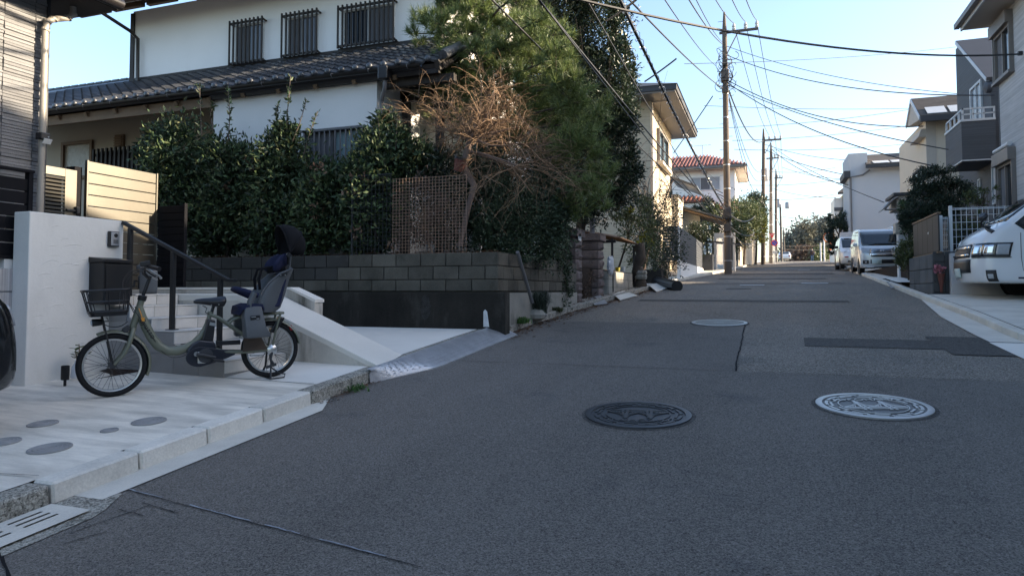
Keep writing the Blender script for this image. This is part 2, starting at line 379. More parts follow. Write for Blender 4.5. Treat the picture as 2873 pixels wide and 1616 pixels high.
struct(sheet('driveway', MT['gutter_concrete'], lambda y: RE(y) + .185, 9.5, 24.2, 41.5, .09, 2, 1.0))
# verge / pavement strips along the far street
struct(sheet('verge', MT['kerb_old'], -3.75, lambda y: LE(y) - .2, 9.0, 20.5, .085, 2, .6))
struct(sheet('pavement', MT['gutter_concrete'], lambda y: LE(y) - 3.0, lambda y: LE(y) - .26, 20.5, 110, .075, 2, 2.0))
struct(sheet('pavement', MT['gutter_concrete'], lambda y: RE(y) + .19, lambda y: RE(y) + 3, 41.5, 110, .08, 2, 2.0))

# leaf litter in the left gutter
rng = random.Random(5); vs, fs = [], []
def flat_leaf(x, y, z, s):
    a = rng.uniform(0, 6.3); c_, s_ = math.cos(a) * s, math.sin(a) * s; t = rng.uniform(-.3, .5) * s; b = len(vs)
    vs.extend([(x - c_, y - s_, z), (x + s_ * .45, y - c_ * .45, z + t), (x + c_, y + s_, z + .3 * t), (x - s_ * .45, y + c_ * .45, z + .5 * t)]); fs.append((b, b + 1, b + 2, b + 3))
for i in range(2600):
    y = rng.uniform(8.6, 19.5); x = LE(y) + abs(rng.gauss(0, .13)) - .03 if rng.random() < .75 else LE(y) - .1 - rng.random() * .3
    flat_leaf(x, y, R(y) + (.012 if x > LE(y) - .03 else .11), rng.uniform(.012, .035))
for i in range(160):
    y = rng.uniform(4.9, 5.8); flat_leaf(KX + abs(rng.gauss(0, .05)), y, R(y) + .014, rng.uniform(.008, .02))
stuff(tag(np_mesh('fallen_leaves', vs, fs, MT['litter']), 'brown fallen leaves gathered in the left gutter', 'leaves'))

# concrete apron on the left
def azf(x, y): return .05 * min(1, max(0, (KX - .16 - x) / 2.4))
struct(sheet('apron', MT['apron'], -9, KX - .142, -6, 5.09, .118, 8, .5, zf=azf))
struct(sheet('apron_slab', MT['slab_white'], -6.3, KX - .142, 5.10, 6.05, .119, 6, .3, zf=azf))
mb = MB(); a = PG(0, 1326, .12); b = PG(123, 1343, .12)
for (p, q, dz) in (((a.x - .5, a.y - .12), (KX - .16, b.y), .13), ((-6.0, 5.093), (KX - .16, 5.098), .128)):
    strip_xy(mb, p, q, .008, dz, 14, .001)
struct(mb.build('apron_joint', MT['crack']))
struct(sheet('driveway', MT['slab_white'], -9, KX - .155, 6.62, 8.72, .119, 3, .4))
# drain cover with slots in the gutter
cov = empty('drain_cover', (-3.38, 2.2, R(2.2)), 'slotted concrete drain cover set in the gutter at the lower left corner', 'drain cover')
me_ = MB(); zt = lambda y: R(y) + .022
for (y0, y1) in ((1.45, 2.02), (2.03, 2.62)):
    mb = MB(); xs = [-3.50]
    for i, xx in enumerate((-3.44, -3.385, -3.33)): xs += [xx - .009, xx + .009]
    xs += [-3.215]
    vs_, fs_ = [], []
    ys = [y0, y0 + .09, y0 + .27, y0 + .33, y0 + .50, y1]
    for yi in range(5):
        for xi in range(len(xs) - 1):
            slot = xi % 2 == 1 and yi in (1, 3)
            z0, z1 = zt(ys[yi]) - (.02 if slot else 0), zt(ys[yi + 1]) - (.02 if slot else 0)
            mb.quad((xs[xi], ys[yi], z0), (xs[xi + 1], ys[yi], z0), (xs[xi + 1], ys[yi + 1], z1), (xs[xi], ys[yi + 1], z1))
    mb.build('cover_slab', MT['gutter_concrete'], cov)
mb = MB(); mb.ob((-3.505, 1.45, zt(1.45) - .03), (.295, 0, 0), (0, 1.17, R(2.62) - R(1.45)), (0, 0, .008)); mb.build('slot_bed', MT['crack'], cov)
# small round lids in the apron
for (px, py, r, lab) in ((120, 1188, .095, 'small round drain lid nearest the black car'), (307, 1202, .055, 'smallest round lid between two bigger lids in the apron'),
                        (140, 1252, .12, 'largest round drain lid nearest the kerb on the apron'), (418, 1176, .112, 'ribbed round drain lid below the front wheel'), (8, 1237, .10, 'round drain lid under the bumper of the black car')):
    p = PG(px, py, .145); mb = MB(); z = R(p.y) + .118 + azf(p.x, p.y) + .003
    e = empty('inspection_cover', (p.x, p.y, z), lab, 'drain lid', 'round lids in the concrete apron')
    sl = (R(p.y + .1) - R(p.y - .1)) / .2; e.rotation_euler = (math.atan(sl), 0, 0)
    mb = MB(); mb.lathe([(r, -.004), (r, .004), (r * .93, .006), (r * .90, .003), (.002, .003)], (0, 0, 0), n=28); mb.build('lid', MT['plastic_lid'], e, 40, local=True)
    mb = MB()
    for k in (.3, .5, .7): mb.lathe([(r * k, .003), (r * k + .004, .0055), (r * k + .009, .003)], (0, 0, 0), n=24, caps=False)
    mb.build('rib', MT['plastic_lid'], e, local=True)

# checker-plate kerb ramp
pl = empty('kerb_plate', (-3.4, 7.3, R(7.3)), 'grey checkered steel kerb ramp beside the concrete slope', 'kerb ramp')
ys = [5.72 + (9.02 - 5.72) * i / 24 for i in range(25)]
def po(y): return -3.52 + (.30 * min(1, (y - 5.72) / .9)) ** 1.0 + .02
def pi_(y): return KX - .015
for k in range(3):
    mb = MB(); seg = ys[k * 8:k * 8 + 9]; rows = []
    for y in seg: rows.append([(pi_(y), y, R(y) + .142), (KX + .03, y, R(y) + .128), ((po(y) + KX) / 2, y, R(y) + .09), (po(y), y, R(y) + .018), (po(y), y, R(y) + .004)])
    mb.loft(rows, caps=False, closed=False); mb.build('plate', MT['steel_plate'], pl, 60)
vs, fs = [], []
for i in range(36):
    for j in range(6):
        y = 5.95 + i * .085; t = .1 + .15 * j
        if y > 8.98: continue
        x0 = KX + .01; x1 = po(y); x = x0 + (x1 - x0) * t; z = R(y) + float(np.interp(t, [0, .5, 1], [.130, .091, .020]))
        s = 1 if (i + j) % 2 else -1; b = len(vs); u = V((.016 * s, .026, 0)); w = V((.006, -.004 * s, 0))
        vs.extend([V((x, y, z)) - u, V((x, y, z + .012)) - w, V((x, y, z)) + u, V((x, y, z + .012)) + w]); fs.append((b, b + 1, b + 2, b + 3))
stuff(np_mesh('tread_pattern', vs, fs, MT['steel_plate'], pl))

# manhole covers with cast pattern
def manhole(px, py, r, lab, mode, rotz, words=None):
    p = PG(px, py); sl = (R(p.y + .2) - R(p.y - .2)) / .4
    e = empty('manhole_cover', (p.x, p.y, R(p.y) + .012), lab, 'manhole cover', 'cast iron manhole covers in the road', rot=(math.atan(sl), 0, 0))
    col_ = MB().lathe([(r + .03, -.0045), (r - .01, -.0045)], (0, 0, 0), n=40, caps=False).build('asphalt_collar', MT['asphalt_patch'], e, local=True)
    rim = MT['manhole_rim'] if mode >= 2 else MT['manhole_iron']
    MB().lathe([(r, -.01), (r, .006), (r * .985, .008), (r * .885, .008), (r * .88, -.002)], (0, 0, 0), n=56, caps=False).build('rim', rim, e, 40, local=True)
    MB().lathe([(r * .882, -.002), (.001, -.002)], (0, 0, 0), n=48, caps=False).build('cover_plate', MT['manhole_iron'], e, local=True)
    mb = MB(); q = Matrix.Rotation(rotz, 3, 'Z')
    def bar(a, b, w, h=.006):
        a, b = q @ V((a[0] * r, a[1] * r, -.003)), q @ V((b[0] * r, b[1] * r, -.003)); d = (b - a); s = V((-d.y, d.x, 0)).normalized() * w * r
        mb.ob(a - s / 2, d, s, (0, 0, h + .003))
    def arc(rr, a0, a1, w):
        n = max(2, int((a1 - a0) / .15))
        for i in range(n):
            t0, t1 = a0 + (a1 - a0) * i / n, a0 + (a1 - a0) * (i + 1) / n + .01; bar((rr * math.cos(t0), rr * math.sin(t0)), (rr * math.cos(t1), rr * math.sin(t1)), w)
    if mode < 3:
        for i in range(12):
            a0 = i * math.pi / 6 + .05; arc(.81, a0, a0 + .40, .055); arc(.68 + .05 * (i % 2), a0 + .13, a0 + .5, .045); bar((.74 * math.cos(a0), .74 * math.sin(a0)), (.83 * math.cos(a0), .83 * math.sin(a0)), .04)
        arc(.60, 0, 6.28, .02)
        bar((-.56, -.16), (.56, -.16), .05); bar((-.52, -.26), (.52, -.26), .03)
        for tx in (-.26, .2):
            bar((tx, -.34), (tx + .02, .34), .055); bar((tx + .1, -.34), (tx + .06, .30), .045)
            for k in range(1, 6): bar((tx, .34 - k * .05), (tx - .055 * k - .05, -.14), .018); bar((tx + .06, .32 - k * .05), (tx + .06 + .055 * k + .05, -.14), .018)
    else:
        for i in range(-9, 10):
            for j in range(-9, 10):
                x, y = i * .095 + (.047 if j % 2 else 0), j * .095
                if x * x + y * y < .74: bar((x - .022, y), (x + .022, y), .05)
        bar((-.2, .0), (.2, .0), .06); bar((-.15, .15), (.15, .15), .05)
    o = mb.build('raised_pattern', MT['manhole_rim'] if mode >= 2 else MT['manhole_iron'], e, local=True); stuff(o)
    if words:
        t = text_mesh(words, r * .22, 'lettering', MT['manhole_rim'] if mode >= 2 else MT['manhole_iron'], .002)
        ob_ = piece('lettering', t, e, q @ V((0, .46 * r, .003)), (0, 0, rotz), local=True)
manhole(2450, 1144, .395, 'bright steel manhole cover with bridge pattern at the right of the near road', 2, .25, 'YOKOHAMA')
manhole(1790, 1168, .385, 'dark iron manhole cover with bridge pattern in the middle of the near road', 1, math.pi + .15, 'YOKOHAMA')
manhole(2018, 908, .40, 'far pale manhole cover with dotted pattern at the corner of the asphalt trench', 3, .1)

# ------------------------------------------------------------------ white plaster wall, soil bed, stairs, ramp
wall = tag(MB().box(-6.25, -6.05, 4.26, 5.21, .40, 2.03).build('plaster_wall', MT['plaster_white'], bev=.008), 'white plaster wall with curved trowel marks beside the stairs', 'wall')
rng = random.Random(8); mb = MB()
for i in range(24):                      # raised trowel ridges
    y0, z0 = rng.uniform(4.3, 5.0), rng.uniform(.65, 1.95); n = 7; Lr = rng.uniform(.06, .22); k = rng.uniform(.2, .9)
    pts = [(-6.05, min(5.19, y0 + Lr * t / n), z0 + k * Lr * (t / n) * (1.3 - t / n)) for t in range(n + 1)]
    mb.tube(pts, [.001 + .003 * math.sin(math.pi * t / n) for t in range(n + 1)], 4)
mb.build('trowel_ridge', MT['plaster_white'], wall, 60)
struct(tag(MB().prism([(-6.06, 4.24, .44), (-5.80, 4.30, .47), (-5.62, 5.06, .55), (-6.06, 5.08, .55)], (0, 0, .026)).build('soil_bed', MT['soil']), 'narrow dark soil bed along the foot of the white wall', 'soil'))
rng = random.Random(9); mb = MB()
for i in range(90):
    x, y = rng.uniform(-6.0, -5.68), rng.uniform(4.3, 5.04); s = rng.uniform(.008, .02)
    mb.lathe([(s * .5, 0), (s, s * .5), (s * .4, s)], (x, y, .475 + (y - 4.3) * .11), n=5)
stuff(tag(mb.build('soil_clods', MT['soil']), 'loose soil clods in the bed by the white wall', 'soil'))
# intercom
ic = empty('intercom', (-6.05, 5.08, 1.75), 'small silver and black intercom panel on the white plaster wall', 'intercom')
c = PX(319, 671, -6.03)
MB().box(-6.05, -6.015, c.y - .055, c.y + .055, c.z - .075, c.z + .075).build('housing', MT['black_plastic'], ic, bev=.006)
mat('silver', (.50, .51, .53), .35, .05, metal=.6)
fp = MB().box(-6.016, -6.008, c.y - .042, c.y + .048, c.z - .066, c.z + .066).build('front_plate', MT['silver'], ic, bev=.003)
MB().lathe([(.020, 0), (.020, .004), (.012, .006)], (-6.008, c.y + .005, c.z + .035), (1, 0, 0), 14).build('camera_lens', MT['black_plastic'], fp)
mb = MB()
for k in range(5): mb.box(-6.008, -6.0055, c.y - .02, c.y + .03, c.z - .012 - k * .008, c.z - .008 - k * .008)
mb.build('speaker_grille', MT['dark_metal'], fp)
# mailbox on the wall
mbx = empty('mailbox', (-5.95, 4.93, 1.2), 'black box-shaped mailbox mounted on the white wall behind the bicycle basket', 'mailbox')
MB().box(-6.049, -5.86, 4.84, 5.14, 1.20, 1.60).build('body', MT['black_metal'], mbx, bev=.006)
MB().prism([(-6.049, 4.83, 1.602), (-6.049, 4.83, 1.655), (-5.84, 4.83, 1.63), (-5.84, 4.83, 1.602)], (0, .32, 0)).build('lid', MT['black_metal'], mbx, bev=.004)
MB().box(-5.858, -5.852, 4.86, 5.12, 1.24, 1.58).build('door', MT['black_metal'], mbx, bev=.004)
# garden spotlight
p = PG(182, 1080, .17)
sp = empty('garden_spotlight', (p.x, p.y, p.z), 'short black cylinder garden spotlight at the foot of the white wall', 'spotlight')
MB().lathe([(.012, -.03), (.012, .05)], (p.x, p.y, p.z), n=10).build('spike', MT['black_metal'], sp)
MB().lathe([(.030, .045), (.033, .05), (.033, .165), (.028, .168), (.026, .155)], (p.x, p.y, p.z), n=18).build('lamp_body', MT['black_metal'], sp, 40)
# stairs
ZL = [(.70, -4.62), (.83, -4.92), (.955, -5.22), (1.07, -5.50), (1.185, -5.78), (1.295, -6.06)]
SY0, SY1 = 5.07, 5.93
st = empty('staircase', (-5.4, 5.5, .56), 'grey tiled stairs climbing to the left behind the bicycle', 'stairs')
mb = MB()
for i, (z, x) in enumerate(ZL):
    x1 = ZL[i + 1][1] if i < 5 else -9.2
    mb.box(x1 - (.01 if i < 5 else 0), x - .012, SY0 + .012, SY1 - .001, .42, z - .014)
mb.build('core', MT['grout'], st)
for i, (z, x) in enumerate(ZL):
    zb = ZL[i - 1][0] if i else R(5.5) + .14
    w = (SY1 - SY0) / 3
    for j in range(3):
        me = bbox(.012, w - .006, z - zb - .016, .002, MT['tile_light']); piece('riser_tile', me, st, (x - .006, SY0 + w * (j + .5), (z + zb) / 2 - .008))
        x1 = ZL[i + 1][1] if i < 5 else x - .6
        me = bbox(abs(x1 - x) - .004, w - .004, .013, .003, MT['tile_light']); piece('tread_tile', me, st, ((x + x1) / 2 + .006, SY0 + w * (j + .5), z - .0065))
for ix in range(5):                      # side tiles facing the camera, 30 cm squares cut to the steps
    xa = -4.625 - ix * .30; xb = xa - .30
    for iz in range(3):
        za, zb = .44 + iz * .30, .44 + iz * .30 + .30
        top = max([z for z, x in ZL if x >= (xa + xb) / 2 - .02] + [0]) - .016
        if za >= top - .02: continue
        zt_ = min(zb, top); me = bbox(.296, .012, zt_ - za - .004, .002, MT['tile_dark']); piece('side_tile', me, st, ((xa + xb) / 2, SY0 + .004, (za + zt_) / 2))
struct(tag(MB().box(-12, -6.60, 4.2, 7.30, .4, 1.278).build('landing', MT['conc_wall']), 'concrete landing above the stairs', 'landing'))
# handrail
hr = empty('handrail', (-5.4, 5.2, .7), 'black metal stair handrail on three square posts', 'handrail')
for px, base in ((365, 1.29), (487, .955), (620, .70)):
    t = PY(px, 700, 5.2); zt2 = 2.01 + (t.x + 6.04) * (1.43 - 2.01) / (6.04 - 4.72)
    piece('post', bbox(.042, .042, round(zt2 - base, 3), .004, MT['black_metal']), hr, (t.x, 5.2, (zt2 + base) / 2 - .012))
    piece('base_plate', bbox(.085, .085, .008, .002, MT['black_metal']), hr, (t.x, 5.2, base + .004))
mb = MB(); a, b = V((-6.05, 5.175, 2.0)), V((-4.72, 5.175, 1.415)); mb.ob(a, b - a, (0, .05, 0), (.012, 0, .030)); mb.ob(b, (.09, 0, -.004), (0, .05, 0), (0.0, 0, .030)); mb.build('rail', MT['black_metal'], hr, bev=.005)
# concrete ramp with stained side wall, flat top, low wall behind
rp = empty('concrete_ramp', (-4.4, 6.3, .65), 'pale concrete ramp with stained side wall behind the rear wheel', 'ramp')
g = lambda y: R(y) + .12
MB().prism([(-3.56, 5.945, g(6) - .1), (-3.56, 5.945, g(6) - .03), (-5.25, 5.945, 1.255), (-9.2, 5.945, 1.255), (-9.2, 5.945, .5)], (0, .66, 0)).build('side_wall', MT['conc_wall'], rp)
MB().prism([(-3.555, 5.942, g(6) - .05), (-3.555, 5.942, g(6) + .008), (-5.25, 5.942, 1.295), (-9.2, 5.942, 1.295), (-9.2, 5.942, 1.22), (-5.25, 5.942, 1.22)], (0, .666, 0)).build('top_slab', MT['ramp_top'], rp, bev=.01)
lw = MB().prism([(-4.78, 6.62, .7), (-4.78, 6.62, 1.21), (-5.12, 6.62, 1.345), (-9.2, 6.62, 1.345), (-9.2, 6.62, .7)], (0, .16, 0)).build('low_wall', MT['conc_wall'], None, bev=.006)
tag(lw, 'low stained concrete wall along the far side of the ramp', 'wall')
MB().prism([(-4.77, 6.612, 1.20), (-4.77, 6.612, 1.235), (-5.12, 6.612, 1.372), (-7.4, 6.612, 1.372), (-7.4, 6.612, 1.347), (-5.12, 6.612, 1.347)], (0, .176, 0)).build('coping', MT['slab_white'], lw)
# hose reel
c = PZ(411, 836, 1.296); c.y = min(c.y, 5.9)
hz = empty('hose_reel', (-6.35, 5.62, 1.296), 'grey plastic hose reel box with crank handle at the top of the stairs', 'hose reel')
hx, hy = -6.2, 5.66
mb = MB(); prof = []
for k in range(24):
    t = 2 * math.pi * k / 24; ct, s_ = math.cos(t), math.sin(t); e_ = .32
    prof.append((math.copysign(abs(ct) ** e_, ct) * .145, math.copysign(abs(s_) ** e_, s_) * .135))
R0 = Matrix.Rotation(rad(-42), 3, 'Z')
def hp(u, v, w): q = R0 @ V((u, w, 0)); return (hx + q.x, hy + q.y, 1.296 + .137 + v)
mb.loft([[hp(a * s, b * s, w) for a, b in prof] for w, s in ((-.085, .93), (-.075, 1), (.075, 1), (.085, .93))]); mb.build('case', MT['grey_plastic'], hz, 50)
mb = MB(); mb.lathe([(.075, 0), (.075, .01), (.06, .014)], hp(0, -.01, -.085), tuple(R0 @ V((0, -1, 0))), 22); mb.build('drum_face', MT['black_plastic'], hz, 40)
mb = MB(); mb.tube([hp(0, 0, -.09), hp(0, 0, -.13), hp(.07, -.055, -.13), hp(.075, -.06, -.17), hp(.085, -.06, -.20)], [.012, .012, .010, .011, .013], 8); mb.build('crank', MT['black_plastic'], hz, 50)
mb = MB(); mb.tube([hp(-.09, .13, 0), hp(-.09, .17, 0), hp(.02, .175, 0), hp(.05, .135, 0)], .012, 8); mb.build('carry_handle', MT['black_plastic'], hz, 50)
# plant and bottle in the bed behind the front wheel
def small_plant(name, base, n, h, spread, lsize, ml, ms, lab, cat, seed, group=None):
    rg = random.Random(seed); e = empty(name, base, lab, cat, group); mb = MB(); vs, fs = [], []
    for i in range(n):
        a = rg.uniform(0, 6.28); tip = V(base) + V((math.cos(a) * spread * rg.uniform(.3, 1), math.sin(a) * spread * rg.uniform(.3, 1), h * rg.uniform(.6, 1)))
        mid = (V(base) + tip) / 2 + V((0, 0, h * .1)); mb.tube([base, mid, tip], [.006, .004, .002], 4)
        for k in range(7):
            p = mid.lerp(tip, k / 6); b = rg.uniform(0, 6.28); d = V((math.cos(b), math.sin(b), rg.uniform(-.1, .7))).normalized() * lsize; s = d.cross(V((0, 0, 1))).normalized() * lsize * .3
            q = len(vs); vs.extend([p, p + d * .5 + s, p + d, p + d * .5 - s]); fs.append((q, q + 1, q + 2, q + 3))
    mb.build('stem', MT[ms], e); o = np_mesh('leaf_mass', vs, fs, MT[ml], e); stuff(o); return e
small_plant('bed_plant', (-5.86, 4.62, .555), 8, .30, .11, .07, 'leaf_olive', 'twig', 'small bronze-leaved plant in the soil bed behind the front wheel', 'plant', 4)
mat('bottle_clear', (.55, .58, .62), .12, .05)
mb = MB(); mb.lathe([(.026, 0), (.028, .01), (.028, .10), (.012, .135), (.012, .16), (.001, .16)], (-5.84, 4.55, .555), (.25, -.05, 1), 14); tag(mb.build('bottle', MT['bottle_clear'], None, 50), 'clear plastic bottle leaning against the small plant in the soil bed', 'bottle')
# ------------------------------------------------------------------ left dark building
BX = -7.0; BY1 = 5.06
lb = empty('siding_building', (BX, 3, .5), 'dark slate-sided building at the left edge lit by low sun above', 'building')
MB().box(-12.5, BX - .022, -3, BY1 - .01, .3, 7.0).build('wall', MT['dark_metal'], lb)
rng = random.Random(11); z = 1.50; cnt = 0; meshes = {}
cols = [(2.6, 4.62), (4.625, 4.93), (4.933, 5.05)]
zs = []
while z < 5.6: h = rng.choice([.028, .034, .034, .042]); zs.append((z, h)); z += h
for (z, h) in zs:
    for (ya, yb) in cols:
        if ya > 4.6 and cnt < 296 or (ya < 4.6 and cnt < 296 and z > 1.9):
            t = rng.choice([.012, .016, .020, .024]); me = bbox(t, round(yb - ya - .002, 3), h - .004, .002, MT['siding_slate'])
            piece('siding_strip', me, lb, (BX - .022 + t / 2, (ya + yb) / 2, z + h / 2)); cnt += 1
        else:
            meshes.setdefault('rest', MB()).box(BX - .022, BX - .022 + rng.choice([.012, .018, .024]), ya, yb - .002, z + .002, z + h - .002)
zz = 5.6
r_ = meshes.setdefault('rest', MB())
while zz < 7.0:
    h = rng.choice([.03, .038]); r_.box(BX - .022, BX - rng.choice([0, .006]), 2.6, 5.05, zz, zz + h - .004); zz += h
stuff(r_.build('siding_strips', MT['siding_slate'], lb))
MB().box(BX - .022, BX + .012, 5.05, 5.075, .5, 7.0).build('corner_trim', MT['dark_metal'], lb)
# eave and drain pipe with elbow
EZ = PX(150, -28, -6.6).z
MB().prism([(-12, 2, EZ + .05), (-6.55, 2, EZ + .05), (-6.55, 2, EZ + .2), (-12, 2, EZ + .9)], (0, 3.5, 0)).build('eave', MT['wood_dark'], lb)
MB().tube([(-6.5, 1.5, EZ + .1), (-6.5, 5.5, EZ + .1)], .06, 10).build('gutter', MT['gutter_black'], lb, 60)
mb = MB(); a = PX(205, 15, -6.93); b = PX(205, 42, -6.93); c_ = PX(190, 52, -6.93); d_ = PX(150, 55, -6.93); e_ = PX(133, 62, -6.93); f_ = PX(128, 85, -6.93)
gg = PX(128, 250, -6.93); yp = PX(120, 330, -6.93).y; e_.y = min(e_.y, yp + .03); f_.y = yp; mb.tube([a, b, c_, d_, e_, f_, (-6.93, yp, 3.1), (-6.93, yp, 1.3)], .032, 10); mat('pipe_beige', (.30, .27, .23), .4, .04)
dp = mb.build('downpipe', MT['pipe_beige'], lb, 60)
for q in (b, c_, d_, e_, f_): MB().lathe([(.041, -.012), (.041, .012)], q, (0, .3, 1), 10).build('joint_ring', MT['pipe_beige'], dp)
# wall security light
p = PX(120, 390, -6.9)
sl = empty('security_light', p, 'small black solar security light on the corner of the slate-sided building', 'lamp')
MB().box(-6.95, -6.86, p.y - .045, p.y + .055, p.z - .01, p.z + .06).build('housing', MT['black_plastic'], sl, bev=.01)
mat('led_panel', (.55, .56, .55), .4, .03)
MB().ob((-6.862, p.y - .035, p.z - .05), (.03, 0, .045), (0, .085, 0), (.006, 0, -.004)).build('light_panel', MT['led_panel'], sl)
MB().lathe([(.008, 0), (.004, .006)], (-6.858, p.y + .03, p.z + .02), (1, 0, 0), 8).build('sensor', MT['led_panel'], sl)
# black slat fence panel far left + striped tile wall + plinth
fb = empty('slat_fence', (-6.3, 3.8, 1.6), 'black horizontal slat fence panel above the striped tile wall', 'fence')
for k in range(6):
    piece('slat', bbox(.02, 1.5, .108, .003, MT['slat_black']), fb, (-6.30, 3.66, 1.70 + k * .118))
MB().box(-6.33, -6.27, 4.40, 4.44, 1.62, 2.42).build('post', MT['slat_black'], fb, bev=.003)
MB().box(-6.34, -6.26, 2.9, 4.45, 1.615, 1.645).build('bottom_rail', MT['slat_black'], fb, bev=.003)
MB().box(-6.335, -6.265, 2.9, 4.45, 2.405, 2.43).build('top_rail', MT['slat_black'], fb, bev=.003)
tw = empty('tile_wall', (-6.3, 3.8, .5), 'low wall of grey striped tiles left of the white plaster wall', 'wall')
MB().box(-6.50, -6.262, 2.5, 4.47, .3, 1.52).build('core', MT['grout'], tw)
for r0 in range(5):
    for c0 in range(4):
        y1 = 4.475 - c0 * .45
        if r0 == 0: zb, zt_ = R(y1) + .13, .70
        else: zb, zt_ = .70 + (r0 - 1) * .208, .70 + r0 * .208
        piece('tile', bbox(.03, .44, round(zt_ - zb - .008, 3), .004, MT['tile_stripe']), tw, (-6.258, y1 - .225, (zb + zt_) / 2))
MB().box(-6.46, -6.27, 4.20, 4.36, 1.52, 1.612).build('plinth', MT['plaster_white'], tw, bev=.004)
MB().box(-6.50, -6.30, 4.36, 4.60, .4, 2.03).build('pier', MT['conc_wall'], tw, bev=.004)
# louvred screen and slat fence catching the sun
lv = empty('louvre_screen', (-7.9, 5.9, 1.28), 'sunlit bronze louvred screen next to the slate-sided building', 'screen')
FX = -7.9
for (ya, yb, nm) in ((5.40, 5.50, 'stile'), (5.98, 6.13, 'stile')): MB().box(FX - .04, FX, ya, yb, 1.28, 2.80).build(nm, MT['slat_bronze'], lv, bev=.004)
MB().box(FX - .04, FX, 5.50, 5.98, 2.70, 2.80).build('top_rail', MT['slat_bronze'], lv, bev=.004)
for k in range(30):
    piece('louvre', bbox(.034, .478, .024, .002, MT['slat_bronze']), lv, (FX - .02, 5.74, 1.36 + k * .0455), (0, rad(14), 0))
MB().box(FX - .07, FX - .06, 5.5, 5.98, 1.3, 2.7).build('backing', MT['slat_black'], lv)
MB().box(FX - .2, FX - .05, 6.135, 6.235, 1.28, 2.86).build('gate_post', MT['slat_black'], lv, bev=.004)
p = PX(213, 592, FX + .02); mb = MB(); mb.box(FX, FX + .03, p.y - .12, p.y + .05, p.z - .01, p.z + .012); mb.box(FX, FX + .05, p.y - .01, p.y + .03, p.z - .03, p.z + .05); mb.build('latch', MT['dark_metal'], lv, bev=.003)
sf = empty('slat_fence', (-7.9, 6.8, 1.28), 'sunlit bronze slat fence panel above the white wall', 'fence')
for k in range(12):
    zc = 2.945 - .069 - k * .141
    if zc > 1.3: piece('slat', bbox(.022, 1.04, .132, .003, MT['slat_bronze']), sf, (FX, 6.775, zc))
MB().box(FX - .02, FX + .03, 6.24, 6.262, 1.28, 2.95).build('edge_post', MT['slat_bronze'], sf, bev=.003)
MB().box(FX - .02, FX + .03, 7.29, 7.31, 1.28, 2.95).build('edge_post', MT['slat_bronze'], sf, bev=.003)
for yy in (6.42, 7.1): MB().box(FX - .05, FX - .012, yy - .02, yy + .02, 1.28, 2.93).build('post', MT['slat_bronze'], sf)
bf = empty('slat_fence', (-7.65, 7.34, 1.28), 'slat fence turned toward the camera beside the bronze fence, blackened for shade', 'fence')
for k in range(13):  # same fence as the bronze one, its shade put into black slats
    zc = 2.50 - .055 - k * .098
    if zc > 1.3: piece('slat', bbox(.46, .02, .092, .003, MT['slat_black']), bf, (-7.66, 7.34, zc))
MB().box(-7.9, -7.42, 7.36, 7.37, 1.28, 2.5).build('backing', MT['slat_black'], bf)
MB().box(-7.43, -7.40, 7.32, 7.37, 1.28, 2.52).build('post', MT['slat_black'], bf)

# ------------------------------------------------------------------ retaining walls of the garden
struct(MB().box(-40, -3.65, 8.96, 22.0, .3, 1.84).build('garden_terrace', MT['soil']))
mat('scar', (.042, .040, .037), .95, .4, 20, .4, 60, .8, 50)
bw = tag(MB().box(-9.4, -3.27, 8.72, 8.90, .5, 1.308).build('retaining_wall', MT['retain_black'], bev=.008), 'black stained concrete retaining wall at the foot of the block wall', 'wall')
rng = random.Random(77); MB().prism([(-4.46 + .085 * math.cos(t) * rng.uniform(.8, 1.1), 8.7188, 1.10 + .17 * math.sin(t) * rng.uniform(.85, 1.1)) for t in [2 * math.pi * k / 22 for k in range(22)]], (0, .001, 0)).build('plaster_scar', MT['scar'], bw)
mb = MB(); mb.prism([(-3.585, 8.7185, .845), (-3.585, 8.7185, 1.05), (-3.56, 8.7185, 1.08), (-3.53, 8.7185, 1.05), (-3.50, 8.7185, .845)], (0, .001, 0)); mb.build('white_patch', MT['paint_white'], bw)
bwl = empty('block_wall', (-6, 8.95, 1.31), 'low concrete block wall holding the hedge above the ramp', 'wall')
courses = [(1.325, 1.485), (1.49, 1.675), (1.68, 1.865)]
MB().box(-9.4, -3.47, 8.93, 9.10, 1.309, 1.85).build('core', MT['mortar'], bwl)
MB().box(-3.62, -3.465, 9.02, 13.2, .8, 1.85).build('core', MT['mortar'], bwl)
for ci, (za, zb) in enumerate(courses):
    x = -3.44 - (.2 if ci % 2 else 0); first = True
    while x > -9.3:
        Lb = .395 if not (first and ci % 2) else .195
        if first and ci % 2: x = -3.44
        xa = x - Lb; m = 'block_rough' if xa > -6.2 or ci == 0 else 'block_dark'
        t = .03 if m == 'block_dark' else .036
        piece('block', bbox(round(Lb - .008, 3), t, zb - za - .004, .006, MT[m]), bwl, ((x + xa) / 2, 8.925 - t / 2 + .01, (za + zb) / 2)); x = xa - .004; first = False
    y = 8.92 if ci % 2 == 0 else 8.72
    while y < 12.9:
        ya = max(y, 8.92); yb = y + .395
        piece('block', bbox(.036, round(yb - ya - .008, 3), zb - za - .004, .006, MT['block_rough']), bwl, (-3.458, (ya + yb) / 2, (za + zb) / 2)); y = yb + .004
fs_ = MB().box(-3.60, -3.425, 8.94, 13.1, .6, 1.30).build('footing', MT['block_base'], bwl, bev=.006)
# soil and litter along the wall top
rng = random.Random(21); vs, fs = [], []
for i in range(1500): flat_leaf(rng.uniform(-9, -3.5), rng.uniform(8.92, 9.3), 1.868 + rng.uniform(0, .02), rng.uniform(.012, .04))
stuff(tag(np_mesh('dead_leaves', vs, fs, MT['litter']), 'dry brown leaves lying on top of the block wall', 'leaves'))
